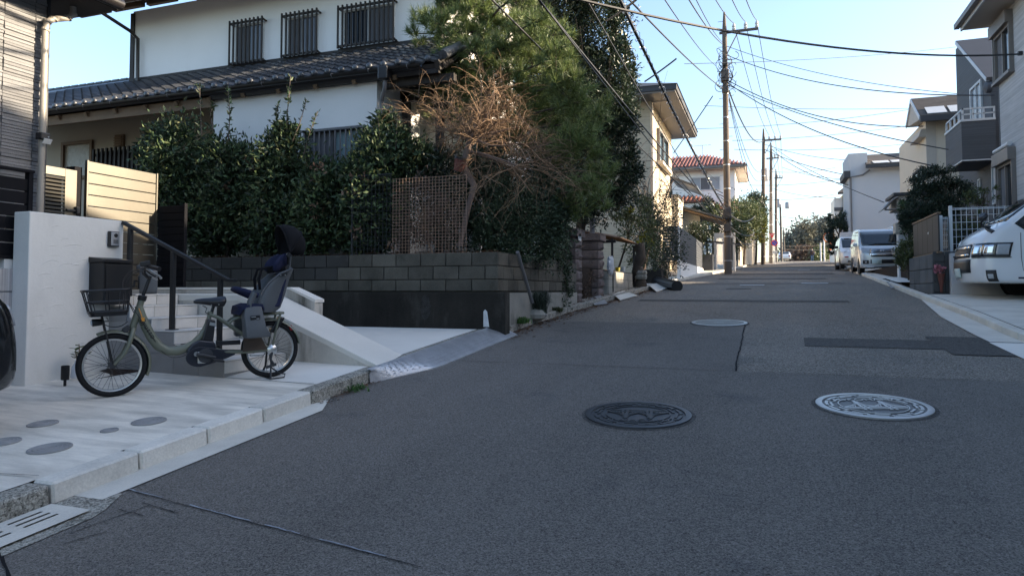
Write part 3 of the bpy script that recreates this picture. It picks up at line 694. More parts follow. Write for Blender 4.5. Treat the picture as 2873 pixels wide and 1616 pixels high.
# trellis panels
def trellis(x0, x1, z0, z1, y, nx, nz, lab, m, frame):
    e = empty('wire_trellis', ((x0 + x1) / 2, y, z0), lab, 'trellis', 'wire mesh panels on the block wall')
    for i in range(nx + 1):
        x = x0 + (x1 - x0) * i / nx; MB().tube([(x, y, z0 - (.04 if i % 5 == 0 else 0)), (x, y, z1 + .01)], .0032, 4).build('vertical_wire', MT[m], e)
    for i in range(nz + 1):
        zc = z0 + (z1 - z0) * i / nz; MB().tube([(x0 - .01, y - .006, zc), (x1 + .01, y - .006, zc)], .003, 4).build('horizontal_wire', MT[m], e)
    if frame:
        MB().tube([(x0 - .02, y, z0 - .1), (x0 - .02, y, z1 + .04)], .014, 6).build('frame_post', MT[frame], e); MB().tube([(x0 - .02, y, z1 + .03), (x1 + .02, y, z1 + .03)], .010, 6).build('frame_rail', MT[frame], e)
trellis(-5.14, -3.96, 1.87, 2.97, 8.99, 22, 24, 'cream and rust wire trellis panel below the bare shrub', 'wire_pale', None)
trellis(-5.84, -5.20, 1.88, 3.03, 9.02, 10, 18, 'dark wire trellis panel overgrown with leaves left of the cream one', 'dark_metal', 'dark_metal')
# ------------------------------------------------------------------ gate pillars
def pillar(x0, y0, zb, n, h, lab):
    e = empty('gate_pillar', (x0 - .24, y0 + .24, zb), lab, 'pillar', 'rusticated stone gate pillars')
    MB().box(x0 - .45, x0 - .03, y0 + .03, y0 + .45, zb - .3, zb + n * h).build('core', MT['mortar'], e)
    rg = random.Random(int(y0 * 10))
    for k in range(n):
        mb = MB(); nn = 6; rows = []
        def fr(u, v): return .0 if u in (0, 1) or v in (0, 1) else rg.uniform(.012, .05)
        def face(o, a, b, nrm):
            vs = []
            for i in range(nn + 1):
                for j in range(5): u, v = i / nn, j / 4; vs.append(V(o) + V(a) * u + V(b) * v + V(nrm) * fr(u, v))
            mb.add(vs, [(i * 5 + j, (i + 1) * 5 + j, (i + 1) * 5 + j + 1, i * 5 + j + 1) for i in range(nn) for j in range(4)])
        z0 = zb + k * h + .012; hh = h - .018
        face((x0 - .48, y0, z0), (.48, 0, 0), (0, 0, hh), (0, -.35, 0)); face((x0, y0, z0), (0, .48, 0), (0, 0, hh), (1, 0, 0))
        mb.quad((x0 - .48, y0, z0 + hh), (x0, y0, z0 + hh), (x0, y0 + .48, z0 + hh), (x0 - .48, y0 + .48, z0 + hh)); mb.quad((x0 - .48, y0 + .48, z0), (x0 - .48, y0, z0), (x0 - .48, y0, z0 + hh), (x0 - .48, y0 + .48, z0 + hh))
        mb.build('stone_block', MT['pillar_stone'], e)
    z0 = zb + n * h; cp = MB(); cp.box(x0 - .54, x0 + .06, y0 - .06, y0 + .54, z0, z0 + .13); cp.prism([(x0 - .54, y0 - .06, z0 + .131), (x0 + .06, y0 - .06, z0 + .131), (x0 + .06, y0 + .54, z0 + .131), (x0 - .54, y0 + .54, z0 + .131)], (0, 0, .03)); cp.build('cap', MT['pillar_stone'], e, bev=.012)
    return e, z0 + .16
g1, gz1 = pillar(-3.5, 13.27, R(13.3) + .06, 6, .222, 'stone gate pillar with white name plate half hidden by shrubs')
g2, gz2 = pillar(-3.5, 15.27, R(15.3) + .06, 6, .212, 'stone gate pillar with metal post on top beside the awning')
p = PX(1626, 666, -3.45); np_ = MB().box(-3.46, -3.44, p.y - .10, p.y + .10, p.z - .07, p.z + .07).build('name_plate', MT['white_trim'], g1, bev=.004)
mb = MB()
for k in range(3): mb.box(-3.44, -3.4385, p.y - .07 + k * .045, p.y - .04 + k * .045, p.z - .03, p.z + .03)
mb.build('lettering', MT['dark_metal'], np_)
tag(MB().lathe([(.06, 0), (.06, .36), (.05, .362)], (-3.68, 15.45, gz2), n=16).build('metal_post', MT['gutter_grey'], None, 40), 'short shiny metal tube standing on the second gate pillar', 'post')
mb = MB(); mb.box(-3.98, -3.80, 13.02, 13.26, R(13) + .05, 2.15); tag(mb.build('side_post', MT['block_base'], None, bev=.01), 'pale concrete post with letter slot left of the first gate pillar', 'post')
MB().box(-3.86, -3.79, 13.012, 13.02, 1.75, 2.0).build('letter_slot', MT['dark_metal'], bpy.data.objects['side_post'])
# low wall and things beyond the gate
lw2 = empty('block_wall', (-3.5, 17, 1.3), 'low grey block wall beyond the second gate pillar', 'wall')
MB().box(-3.70, -3.42, 15.85, 18.9, .9, 1.80).build('core', MT['mortar'], lw2)
for ci in range(3):
    for k in range(8):
        ya = 15.84 + k * .385; piece('block', bbox(.03, .377, .185, .006, MT['block_base']), lw2, (-3.408, ya + .19, 1.36 + ci * .19 - .05))
        if k < 1: piece('block', bbox(.26, .03, .185, .006, MT['block_base']), lw2, (-3.55, 15.835, 1.36 + ci * .19 - .05))
aw = empty('awning', (-4.4, 17.5, 2.4), 'small brown corrugated awning roof behind the gate pillar', 'awning')
a = PY(1690, 640, 17.0); mb = MB()
n = 26
for i in range(n):
    y0 = 16.2 + i * .12; mb.add([(-5.4, y0, 3.02), (-3.25, y0, 2.58), (-3.25, y0 + .06, 2.62), (-5.4, y0 + .06, 3.06), (-3.25, y0 + .12, 2.58), (-5.4, y0 + .12, 3.02)], [(0, 1, 2, 3), (3, 2, 4, 5)])
mat('awning_brown', (.22, .13, .07), .6, .15, 3); mb.build('corrugated_sheet', MT['awning_brown'], aw)
for yy in (16.3, 19.2): MB().tube([(-3.4, yy, 1.3), (-3.4, yy, 2.57)], .03, 8).build('post', MT['wood_dark'], aw)
MB().box(-5.4, -3.3, 16.22, 16.27, 2.46, 2.53).build('beam', MT['wood_dark'], aw)
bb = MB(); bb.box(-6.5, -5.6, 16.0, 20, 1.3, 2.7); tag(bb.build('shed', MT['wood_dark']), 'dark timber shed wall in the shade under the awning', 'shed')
# plastic bag hanging
rng = random.Random(31); mb = MB(); rings = []
c = PX(1713, 745, -3.38); H = .42
for k in range(9):
    t = k / 8; rr = .13 * (math.sin(math.pi * (.06 + .78 * t ** .8)) ** .6 + .08); rings.append([(c.x + .5 * rr * math.cos(2 * math.pi * j / 14) * rng.uniform(.8, 1.15), c.y + 1.9 * rr * math.sin(2 * math.pi * j / 14) * rng.uniform(.8, 1.15), c.z - H / 2 + H * t + rng.uniform(-.012, .012)) for j in range(14)])
mb.loft(rings); mat('bag_white', (.62, .64, .68), .35, .06, transl=.25); tag(mb.build('plastic_bag', MT['bag_white'], None, 25), 'crumpled white plastic bag hanging on the second gate pillar', 'bag')
# wrapped trunk, planter, rubber block, steel plates, small pots on the wall
rng = random.Random(12); mb = MB(); y0 = 19.15; x0 = -3.25
mb.tube([(x0 + .05 * math.sin(k), y0, R(y0) + .05 + k * .12) for k in range(11)], [.15 + .03 * math.sin(k * 2.1) for k in range(11)], 10); stump = tag(mb.build('tree_stump', MT['bark'], None, 60), 'rough grey tree trunk wrapped in pale cloth beyond the block wall', 'trunk')
mb = MB(); mb.tube([(x0 + .05, y0 - .02, R(y0) + .30 + k * .06) for k in range(5)], [.155, .175, .16, .18, .15], 10); mb.build('cloth_wrap', MT['block_base'], stump, 30)
pt = tag(MB().box(-3.7, -2.98, 21.6, 23.2, R(22), R(22) + .48).build('planter', MT['block_dark'], None, bev=.012), 'dark concrete planter box below the thick evergreen shrub', 'planter')
MB().box(-3.64, -3.04, 21.66, 23.14, R(22) + .40, R(22) + .482).build('soil', MT['soil'], pt)
a, b = PG(1862, 790, .14), PG(1900, 803, .12); mb = MB(); mb.tube([a + V((-.25, .3, .0)), b], .15, 14); tag(mb.build('rubber_roll', MT['black_plastic'], None, 50), 'black rubber roll lying at the road edge by the grey slat fence', 'rubber roll')
def road_plate(pts, lab, m, grp='metal ramp plates at the kerb'):
    q = [PG(*p) for p in pts]; q = [V((p.x, p.y, R(p.y) + dz)) for p, dz in zip(q, (.10, .10, .02, .02))]
    tag(MB().prism(q, (0, 0, .012)).build('ramp_plate', MT[m]), lab, 'ramp plate', grp)
road_plate([(1822, 812), (1856, 800), (1888, 806), (1842, 822)], 'pale metal ramp plate in front of the black rubber roll', 'gutter_concrete')
road_plate([(1655, 850), (1685, 842), (1705, 855), (1668, 860)], 'dark steel ramp plate on the verge by the second gate pillar', 'plastic_lid')
road_plate([(1720, 838), (1750, 828), (1788, 832), (1740, 846)], 'white concrete ramp wedge at the kerb below the low block wall', 'gutter_concrete')
road_plate([(2420, 775), (2450, 768), (2468, 778), (2440, 783)], 'white ramp plate beside the silver box car', 'paint_white')
road_plate([(2488, 802), (2520, 792), (2535, 806), (2500, 812)], 'dark metal ramp plate at the right kerb before the stone wall', 'plastic_lid')
for (px, m, h, lab) in ((1733, 'leaf_yellow', .10, 'small yellow pot on the low block wall'), (1748, 'white_trim', .14, 'small white tin on the low block wall')):
    p = PX(px, 752, -3.5); mb = MB(); mb.lathe([(.05, 0), (.065, h), (.055, h), (.05, h - .03)], (p.x, p.y, 1.815), n=14); tag(mb.build('flower_pot', MT[m], None, 40), lab, 'pot')
# leaning pipe, elbow pipe, stone by the wall
a, b = PX(1490, 838, -3.30), PX(1457, 725, -3.30)
tag(MB().tube([a + (a - b) * .1, b + (b - a) * .15], .027, 10).build('leaning_pipe', MT['gutter_grey'], None, 60), 'grey steel pipe leaning against the block wall below the bush', 'pipe')
p = PG(1518, 888, .1); mb = MB(); mb.tube([p + V((-.3, 0, .07)), p + V((-.05, 0, .075)), p + V((.02, 0, .05)), p + V((.045, 0, -.01))], .055, 12); tag(mb.build('drain_elbow', MT['black_plastic'], None, 60), 'black plastic drain elbow by the kerb at the grass tuft', 'pipe')
rng = random.Random(40); p = PG(1470, 892, .08); mb = MB(); mb.lathe([(.06, -.04), (.14, 0), (.16, .06), (.11, .13), (.02, .15)], (-3.38, p.y - .1, R(p.y) + .08), n=9); tag(mb.build('garden_stone', MT['block_base'], None, 25), 'rounded grey stone under the grass tuft at the wall corner', 'stone')

# ------------------------------------------------------------------ old house with tiled roofs
oh = empty('old_house', (-10, 13, 1.84), 'old white plaster house with grey tiled roofs and dark barred windows', 'house')
EY, EZ0, TY, TZ0 = 10.0, 5.06, 12.2, 6.24
XL, XR = -16.4, -4.82
UX0, UX1 = PY(373, 120, TY).x, PY(1232, 60, TY).x
MB().box(UX0, UX1, TY, 16.5, 5.2, 7.95).build('upper_wall', MT['house_white'], oh)
BX0, BX1 = PY(598, 380, 10.15).x, PY(1057, 300, 10.15).x
MB().box(BX0, BX1, 10.15, 13, 1.7, 4.98).build('lower_wall', MT['house_white'], oh)
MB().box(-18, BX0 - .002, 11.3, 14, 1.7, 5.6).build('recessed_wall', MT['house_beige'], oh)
MB().box(BX1 - .02, -5.0, 12.0, 16, 1.7, 5.55).build('side_wall', MT['house_white'], oh)
# corner posts and sill board of the upper storey
for x, w in ((UX0 - .06, .12), (UX1 - .05, .12)): MB().box(x, x + w, TY - .03, TY + .1, 6.0, 7.9).build('corner_post', MT['wood_peel'], oh, bev=.004)
MB().box(UX0 - .06, UX1 + .06, TY - .035, TY, TZ0 - .02, TZ0 + .09).build('flashing_board', MT['wood_dark'], oh)
# lower roof slab and tiles
slope = math.atan2(TZ0 - EZ0, TY - EY); SLEN = math.hypot(TY - EY, TZ0 - EZ0)
ud = V((0, math.cos(slope), math.sin(slope))); un = V((0, -math.sin(slope), math.cos(slope)))
o0 = V((XL, EY, EZ0 - .06))
roof = MB().ob(o0, (XR - XL, 0, 0), ud * (SLEN + .1), un * -.07).build('lower_roof', MT['wood_dark'], oh)
TW, TL = .272, .235
def tile_mesh(end):
    mb = MB(); n = 8; rows = []
    prof = [(TW * i / n, .026 * math.cos(2 * math.pi * i / n - .5) + .008 * math.cos(4 * math.pi * i / n)) for i in range(n + 1)]
    prof[-1] = (TW + .015, prof[-1][1] + .006)
    for t, lift in ((-.02, .030), (.02, .034), (TL + .02, .0)): rows.append([(x, t, h + lift) for x, h in prof])
    mb.loft(rows, caps=False, closed=False)
    mb.loft([[(x, -.02, h + .030) for x, h in prof], [(x, -.02, h + (-.012 if end else .010)) for x, h in prof]][::-1], caps=False, closed=False)
    return mb.mesh('roof_tile', MT['kawara'], 50)
tm = tile_mesh(False); tme = tile_mesh(True); ncol = int((XR - XL) / TW); nrow = int(SLEN / TL) + 1; placed = 0
rest = MB(); rotm = Matrix.Rotation(slope, 3, 'X')
for rI in range(nrow):
    for cI in range(ncol):
        w = V((XR - (cI + 1) * TW, EY, EZ0)) + ud * (rI * TL - .03)
        if placed < 296 and cI < 37:
            piece('roof_tile', tme if rI == 0 else tm, roof, w, (slope, 0, 0)); placed += 1
        else: rest.add([rotm @ v.co + w for v in tm.vertices], [tuple(p.vertices) for p in tm.polygons])
stuff(rest.build('roof_tiles', MT['kawara'], roof, 50))
cap = MB().lathe([(.052, 0), (.052, .03), (.040, .045), (.018, .05)], (0, 0, 0), (0, -1, 0), 14).mesh('eave_cap', MT['kawara'], 50)
for cI in range(ncol): piece('eave_cap', cap, roof, (XR - cI * TW - TW * .92, EY - .035, EZ0 + .02))
# verge roll and step ridge at the right end
mb = MB(); e0 = V((XR + .02, EY - .05, EZ0 + .05)); mb.tube([e0 + ud * (SLEN * k / 10) for k in range(11)], [.075 + .012 * (k % 2) for k in range(11)], 10); mb.build('verge_roll', MT['kawara'], roof, 60)
# ridge seen at the far left
mb = MB(); ry = TY + .5; rz = TZ0 + .28
for k in range(5): mb.box(-20, UX0 - .08, ry - .12 + .01 * k, ry + .12 - .01 * k, rz - .3 + k * .055, rz - .26 + k * .055)
mb.build('ridge_courses', MT['kawara'], oh)
for k in range(20):
    me = bbox(.26, .2, .08, .03, MT['kawara']); piece('ridge_tile', me, oh, (UX0 - .2 - k * .28, ry, rz + .0))
MB().ob(V((-20, TY, TZ0 - .02)), (20 + UX0, 0, 0), ud * .6, un * .05).build('upper_slope', MT['kawara'], oh)
# gutter, brackets, fascia, downpipe
gy, gz = EY - .10, EZ0 - .075
mb = MB(); rows = []
for x in (XL, XR - .35): rows.append([(x, gy + .055 * math.cos(math.pi + math.pi * k / 8), gz + .055 * math.sin(math.pi + math.pi * k / 8)) for k in range(9)])
rows2 = [[(p[0], (p[1] - gy) * .86 + gy, (p[2] - gz) * .86 + gz) for p in r] for r in rows]
mb.loft(rows, caps=False, closed=False); mb.loft([r[::-1] for r in rows2], caps=False, closed=False); gt = mb.build('gutter', MT['gutter_black'], oh, 60)
x = XL + .2
while x < XR - .4:
    MB().tube([(x, EY + .05, EZ0 - .02), (x, gy - .058, gz + .005), (x, gy - .05, gz - .035), (x, gy, gz - .060)], .006, 4).build('gutter_bracket', MT['gutter_grey'], gt); x += .72
MB().box(XL, BX0, EY + .08, EY + .16, EZ0 - .33, EZ0 - .14).build('fascia', MT['wood_brown'], oh)
MB().box(BX0, XR - .1, EY + .04, EY + .12, EZ0 - .20, EZ0 - .10).build('fascia', MT['wood_dark'], oh)
MB().ob((XL, EY + .1, EZ0 - .16), (XR - XL - .1, 0, 0), ud * 1.4, un * .02).build('soffit', MT['wood_dark'], oh)
for k in range(14): MB().ob((XL + .5 + k * .78, EY + .04, EZ0 - .24), (.07, 0, 0), ud * 1.35, un * .08).build('rafter', MT['wood_brown'], oh)
dx = PY(1080, 200, gy).x
hp_ = MB(); hp_.prism([(dx - .09, gy - .09, gz + .02), (dx + .09, gy - .09, gz + .02), (dx + .09, gy + .09, gz + .02), (dx - .09, gy + .09, gz + .02)], (0, 0, -.22)); hp_.build('rain_head', MT['gutter_black'], oh, bev=.02)
dxx = PY(1068, 300, 10.08).x
MB().tube([(dx, gy, gz - .2), (dx, gy, gz - .32), (dxx + .03, 10.06, gz - .46), (dxx + .02, 10.08, gz - .6), (dxx + .02, 10.08, 1.9)], .036, 8).build('downpipe', MT['gutter_grey'], oh, 60)
# right end: beams and brackets under the verge, porch
for (ya, zo) in ((10.15, -.24), (10.9, .08), (11.6, .42)): MB().box(BX1 + .1, XR + .12, ya, ya + .12, EZ0 + zo - .08, EZ0 + zo + .05).build('purlin', MT['wood_peel'], oh, bev=.004)
MB().ob((XR - .12, EY - .02, EZ0 - .18), (.08, 0, 0), ud * SLEN, un * .16).build('barge_board', MT['wood_peel'], oh)
pa, pb = PY(1108, 232, 10.9), PY(1262, 262, 10.9)
mb = MB(); mb.ob(pa, pb - pa, (0, 1.6, .5), (0, 0, -.07)); pr = mb.build('porch_roof', MT['wood_dark'], oh)
MB().ob(pa + V((.02, .05, -.12)), pb - pa + V((-.1, 0, 0)), (0, .1, 0), (0, 0, -.16)).build('porch_beam', MT['wood_peel'], pr)
MB().box(pa.x + .12, pa.x + .24, 10.95, 11.07, 1.8, pa.z - .2).build('porch_post', MT['wood_dark'], pr)
MB().box(pb.x - .3, pb.x - .18, 10.95, 11.07, 1.8, pb.z - .2).build('porch_post', MT['wood_dark'], pr)
MB().box(BX1 + .02, -4.7, 12.4, 12.46, 1.8, 4.6).build('porch_door', MT['wood_dark'], pr)
# upper roof over everything
uz = PY(255, 22, 11.4).z
ur = MB().ob((UX0 - 1.05, 11.3, uz), (UX1 - UX0 + 2.1, 0, 0), ud * 4.2, un * .12).build('upper_roof', MT['kawara'], oh)
MB().ob((UX0 - 1.05, 11.3 + 3.6 * 2, uz), (UX1 - UX0 + 2.1, 0, 0), V((0, -ud.y, ud.z)) * 4.2, V((0, -un.y, un.z)) * .12).build('upper_roof_back', MT['kawara'], oh)
MB().prism([(UX1 - .05, TY, 7.9), (UX1 - .05, 11.3 + 7.2 - .9, 7.9), (UX1 - .05, 11.3 + 3.6, uz + 1.9)], (-.1, 0, 0)).build('gable', MT['house_white'], oh)
MB().ob((UX0 - .95, 11.32, uz - .02), (UX1 - UX0 + 1.9, 0, 0), ud * 1.2, un * -.05).build('upper_soffit', MT['wood_brown'], oh)
for s_ in (UX0 - 1.0, UX1 + .9): MB().ob((s_, 11.28, uz - .16), (.07, 0, 0), ud * 4.2, un * .2).build('upper_barge', MT['wood_brown'], oh)
MB().tube([(UX0 - 1.0, 11.2, uz - .03), (UX1 + 1.0, 11.2, uz - .03)], .065, 8).build('upper_gutter', MT['gutter_black'], oh, 60)
for ya in (11.5, 12.4, 13.4): MB().box(UX0 - .95, UX0, ya, ya + .12, uz + (ya - 11.3) * math.tan(slope) - .2, uz + (ya - 11.3) * math.tan(slope) - .05).build('purlin', MT['wood_brown'], oh)
a, b = PY(272, 28, 11.25), PY(365, 88, 11.9)
MB().tube([a + V((0, 0, .12)), a, b, (b.x + .02, 12.1, b.z - .12), (b.x + .04, 12.1, 6.2)], .04, 8).build('downpipe', MT['gutter_black'], oh, 60)
mb = MB(); mb.box(a.x - .12, a.x + .12, 11.15, 11.35, a.z + .02, a.z + .2); mb.build('rain_head', MT['gutter_black'], oh, bev=.02)
# windows ------------------------------------------------------------
def win(parent, O, U, Vv, N, w, h, fr='wood_dark', gl='glass_dark', fw=.05, fd=.04, mull=1, gl2=None, name='window'):
    O, U, Vv, N = V(O), V(U).normalized(), V(Vv).normalized(), V(N).normalized(); mb = MB()
    def bar(u0, v0, du, dv, d=fd): mb.ob(O + U * u0 + Vv * v0 - N * .01, U * du, Vv * dv, N * (d + .01))
    bar(0, 0, w, fw); bar(0, h - fw, w, fw); bar(0, fw, fw, h - 2 * fw); bar(w - fw, fw, fw, h - 2 * fw)
    for i in range(1, mull + 1): bar(w * i / (mull + 1) - fw * .4, fw, fw * .8, h - 2 * fw, fd * .8)
    o = mb.build(name, MT[fr], parent)
    for i in range(mull + 1):
        a = O + U * (w * i / (mull + 1) + fw * .3) + Vv * fw * .5 + N * .004
        MB().ob(a, U * (w / (mull + 1) - fw * .6), Vv * (h - fw), N * .006).build('pane', MT[gl2 if gl2 and i % 2 else gl], o)
    return o
def barred(tl, tr, hpx, y, nb, out, gl, gl2, frm='wood_dark', barm='wood_peel'):
    a, b = PY(*tl, y), PY(*tr, y); bt = PY(tl[0], tl[1] + hpx, y); w = b.x - a.x; h = a.z - bt.z
    o = win(oh, (a.x, y, bt.z), (1, 0, 0), (0, 0, 1), (0, -1, 0), w, h, 'white_trim', gl, .035, .03, 1, gl2)
    for i in range(nb):
        x = a.x - .05 + (w + .1) * i / (nb - 1); me = bbox(.034, .034, round(h + .16, 3), .004, MT[barm]); piece('window_bar', me, o, (x, y - out, bt.z + h / 2))
    for zc in (bt.z - .03, bt.z + h + .02):
        MB().box(a.x - .08, b.x + .08, y - out + .005, y - out + .045, zc - .02, zc + .02).build('bar_rail', MT[frm], o)
        for x in (a.x - .06, b.x + .04): MB().box(x, x + .03, y - out, y, zc - .015, zc + .015).build('bar_bracket', MT[frm], o)
    MB().box(a.x - .1, b.x + .1, y - .05, y, bt.z - .13, bt.z - .05).build('sill', MT[frm], o)
    return o
barred((662, 76), (742, 66), 104, TY, 9, .14, 'curtain_grey', 'glass_grey')
barred((808, 55), (894, 44), 103, TY, 9, .14, 'curtain_grey', 'glass_grey')
barred((965, 34), (1107, 15), 98, TY, 13, .14, 'glass_dark', 'curtain_grey')
a = PY(858, 372, 10.15); b = PY(1028, 362, 10.15); bt = PY(858, 495, 10.15)
o = win(oh, (a.x, 10.15, bt.z - .4), (1, 0, 0), (0, 0, 1), (0, -1, 0), b.x - a.x, a.z - bt.z + .4, 'wood_dark', 'curtain_grey', .05, .04, 1, 'curtain_blue')
for i in range(12):
    x = a.x + .03 + (b.x - a.x - .06) * i / 11; piece('window_bar', bbox(.022, .022, round(a.z - bt.z + .4, 3), .003, MT['gutter_grey']), o, (x, 10.06, (a.z + bt.z - .4) / 2))
MB().box(a.x - .04, b.x + .04, 10.04, 10.08, a.z - .03, a.z + .01).build('bar_rail', MT['gutter_grey'], o)
# recessed wall: frosted window, vent, lattice screen
a = PY(178, 402, 11.3); b = PY(264, 396, 11.3); bt = PY(178, 470, 11.3)
win(oh, (a.x, 11.3, bt.z - .3), (1, 0, 0), (0, 0, 1), (0, -1, 0), b.x - a.x, a.z - bt.z + .3, 'wood_brown', 'frost_glass', .07, .06, 0)
c = PY(339, 396, 11.3); vt = MB(); vt.box(c.x - .13, c.x + .13, 11.25, 11.3, c.z - .13, c.z + .13); vo = vt.build('wall_vent', MT['wood_brown'], oh)
for k in range(4): MB().ob((c.x - .11, 11.235, c.z - .10 + k * .055), (.22, 0, 0), (0, -.03, -.025), (0, 0, .012)).build('vent_slat', MT['awning_brown'], vo)
a = PY(268, 424, 11.1); b = PY(482, 408, 11.1); bt = PY(268, 560, 11.1)
sc_ = MB().box(a.x, b.x, 11.12, 11.16, bt.z, a.z - .02).build('lattice_screen', MT['wood_dark'], oh)
for i in range(18):
    x = a.x + (b.x - a.x) * i / 17; piece('lattice_bar', bbox(.045, .05, round(a.z - bt.z + .06, 3), .004, MT['wood_dark']), sc_, (x, 11.06, (a.z + bt.z) / 2))
for zc in (a.z - .1, bt.z + .1): MB().box(a.x, b.x, 11.085, 11.11, zc - .03, zc + .03).build('lattice_rail', MT['wood_dark'], sc_)
# ------------------------------------------------------------------ vegetation
def depth(p): return float(np.dot(np.array(p) - _C, _F))
def EL(px, py, rx, rz, y, ry=None):
    c = PY(px, py, y); k = depth(c) / FPX; return (np.array(c), np.array([rx * k, (ry if ry else .8 * (rx + rz) / 2 * k), rz * k]))
def unit(a): return a / np.maximum(np.linalg.norm(a, axis=1, keepdims=True), 1e-9)
def cloud_pts(ells, n, rg, clump=.20, per=45, inner=.45):
    vol = np.array([(r[0] * r[1] * r[2]) ** .72 for c, r in ells]); vol /= vol.sum(); P, O = [], []
    for (c, r), w in zip(ells, vol):
        m = max(8, int(n * w)); K = max(3, m // per)
        d = unit(rg.normal(size=(K, 3))); rr = rg.uniform(inner, 1.0, (K, 1)) ** .6 * rg.uniform(.9, 1.12, (K, 1)); cc = d * rr
        idx = rg.integers(0, K, m); q = cc[idx] + rg.normal(size=(m, 3)) * clump * rg.uniform(.5, 1.3, (K, 1))[idx]
        P.append(c + q * r); O.append(unit(q / r + 1e-6))
    return np.concatenate(P), np.concatenate(O)
def leaf_cloud(name, m, parent, ells, n, size, asp=.38, seed=1, clump=.2, per=45, inner=.4, up=.25, zmin=None, pts=None):
    rg = np.random.default_rng(seed)
    P, O = pts if pts else cloud_pts(ells, n, rg, clump, per, inner)
    if zmin is not None: k = P[:, 2] > zmin; P, O = P[k], O[k]
    n = len(P); d = unit(O * .6 + rg.normal(size=(n, 3)) * .75 + np.array([0, 0, up])); s = unit(np.cross(d, rg.normal(size=(n, 3)))); nn = np.cross(d, s)
    L = size * rg.uniform(.6, 1.3, (n, 1)); w = L * asp * .5
    v = np.stack([P, P + d * L * .45 + s * w + nn * L * .08, P + d * L - nn * L * .06, P + d * L * .45 - s * w + nn * L * .08], 1).reshape(-1, 3)
    b = np.arange(n) * 4; f = np.concatenate([np.stack([b, b + 1, b + 2], 1), np.stack([b, b + 2, b + 3], 1)])
    return stuff(np_mesh(name, v, f, MT[m], parent))
def limbs(parent, base, ells, m='bark', r=.05, seed=1, k=3, name='trunk', bname='branch'):
    rg = random.Random(seed); base = V(base); top = V(ells[0][0]); mb = MB()
    mid = base.lerp(top, .5) + V((rg.uniform(-.1, .1), rg.uniform(-.1, .1), 0)) * (top - base).length * .4
    mb.tube([base - V((0, 0, .05)), base.lerp(mid, .5) + V((rg.uniform(-.02, .02), 0, 0)), mid, top], [r, r * .85, r * .7, r * .35], 8); mb.build(name, MT[m], parent, 60)
    mb = MB()
    for c, rr in ells:
        for j in range(k):
            t = rg.uniform(.25, .9); s = base.lerp(mid, t * 2) if t < .5 else mid.lerp(top, t * 2 - 1); e = V(c) + V((rg.uniform(-.8, .8) * rr[0], rg.uniform(-.8, .8) * rr[1], rg.uniform(-.3, .9) * rr[2]))
            q = s.lerp(e, .5) + V((rg.uniform(-.1, .1), rg.uniform(-.1, .1), rg.uniform(-.05, .12))) * (e - s).length
            mb.tube([s, q, e], [r * .4, r * .25, r * .08], 5)
    mb.build(bname, MT[m], parent, 60)
def shrub(name, lab, cat, base, ells, n, size, m, seed, group=None, asp=.38, tm='bark', r=.03, k=2, zmin=None, **kw):
    e = empty(name, base, lab, cat, group); limbs(e, base, ells, tm, r, seed, k); leaf_cloud('foliage', m, e, ells, n, size, asp, seed, zmin=zmin, **kw); return e
def shoot(parent, pts, n, size, m, seed):
    rg = np.random.default_rng(seed); rr = random.Random(seed); pts = [V(p) for p in pts]
    mb = MB(); mb.tube(pts, [.010, .008, .006, .003][:len(pts)] if len(pts) <= 4 else .006, 5); mb.build('stem', MT['twig_grey'], parent)
    P, O = [], []
    for i in range(n):
        t = rr.random() ** .8 * (len(pts) - 1); k = min(int(t), len(pts) - 2); p = pts[k].lerp(pts[k + 1], t - k); a = rr.uniform(0, 6.28); P.append(np.array(p)); O.append([math.cos(a), math.sin(a), .6])
    leaf_cloud('shoot_leaves', m, parent, None, n, size, .40, seed, pts=(np.array(P), np.array(O)))
HY_ = 9.45; GZ = 1.85
HG = 'shrubs of the hedge above the block wall'
def pz(px): return PY(px, 700, HY_).x
s1 = shrub('hedge_shrub', 'leftmost dense hedge shrub beside the black slat fence', 'shrub', (pz(500), HY_, GZ), [EL(500, 440, 95, 95, HY_), EL(480, 560, 70, 120, HY_), EL(560, 600, 70, 110, HY_), EL(440, 420, 40, 60, HY_)], 15000, .105, 'leaf_hedge', 1, HG, r=.035)
s2 = shrub('hedge_shrub', 'second hedge shrub from the left with a forked grey stem', 'shrub', (pz(640), HY_ - .05, GZ), [EL(640, 470, 85, 75, HY_), EL(650, 560, 85, 110, HY_), EL(620, 650, 90, 60, HY_)], 13000, .105, 'leaf_hedge', 2, HG, r=.035)
s3 = shrub('hedge_shrub', 'middle hedge shrub with tall upright shoots against the white wall', 'shrub', (pz(785), HY_, GZ), [EL(785, 470, 80, 80, HY_), EL(800, 395, 32, 50, HY_), EL(780, 580, 85, 110, HY_), EL(770, 660, 90, 50, HY_)], 13000, .105, 'leaf_hedge', 3, HG, r=.03)
s4 = shrub('hedge_shrub', 'hedge shrub below the barred ground floor window', 'shrub', (pz(915), HY_, GZ), [EL(910, 560, 85, 90, HY_), EL(920, 640, 90, 70, HY_), EL(905, 540, 70, 40, HY_)], 9000, .105, 'leaf_hedge', 4, HG)
s5 = shrub('hedge_shrub', 'hedge shrub growing through the dark trellis panel', 'shrub', (pz(1050), HY_, GZ), [EL(1050, 470, 80, 90, HY_), EL(1040, 600, 70, 110, HY_), EL(1130, 440, 70, 70, HY_ + .2), EL(1085, 390, 45, 60, HY_ + .2)], 11000, .105, 'leaf_hedge', 5, HG)
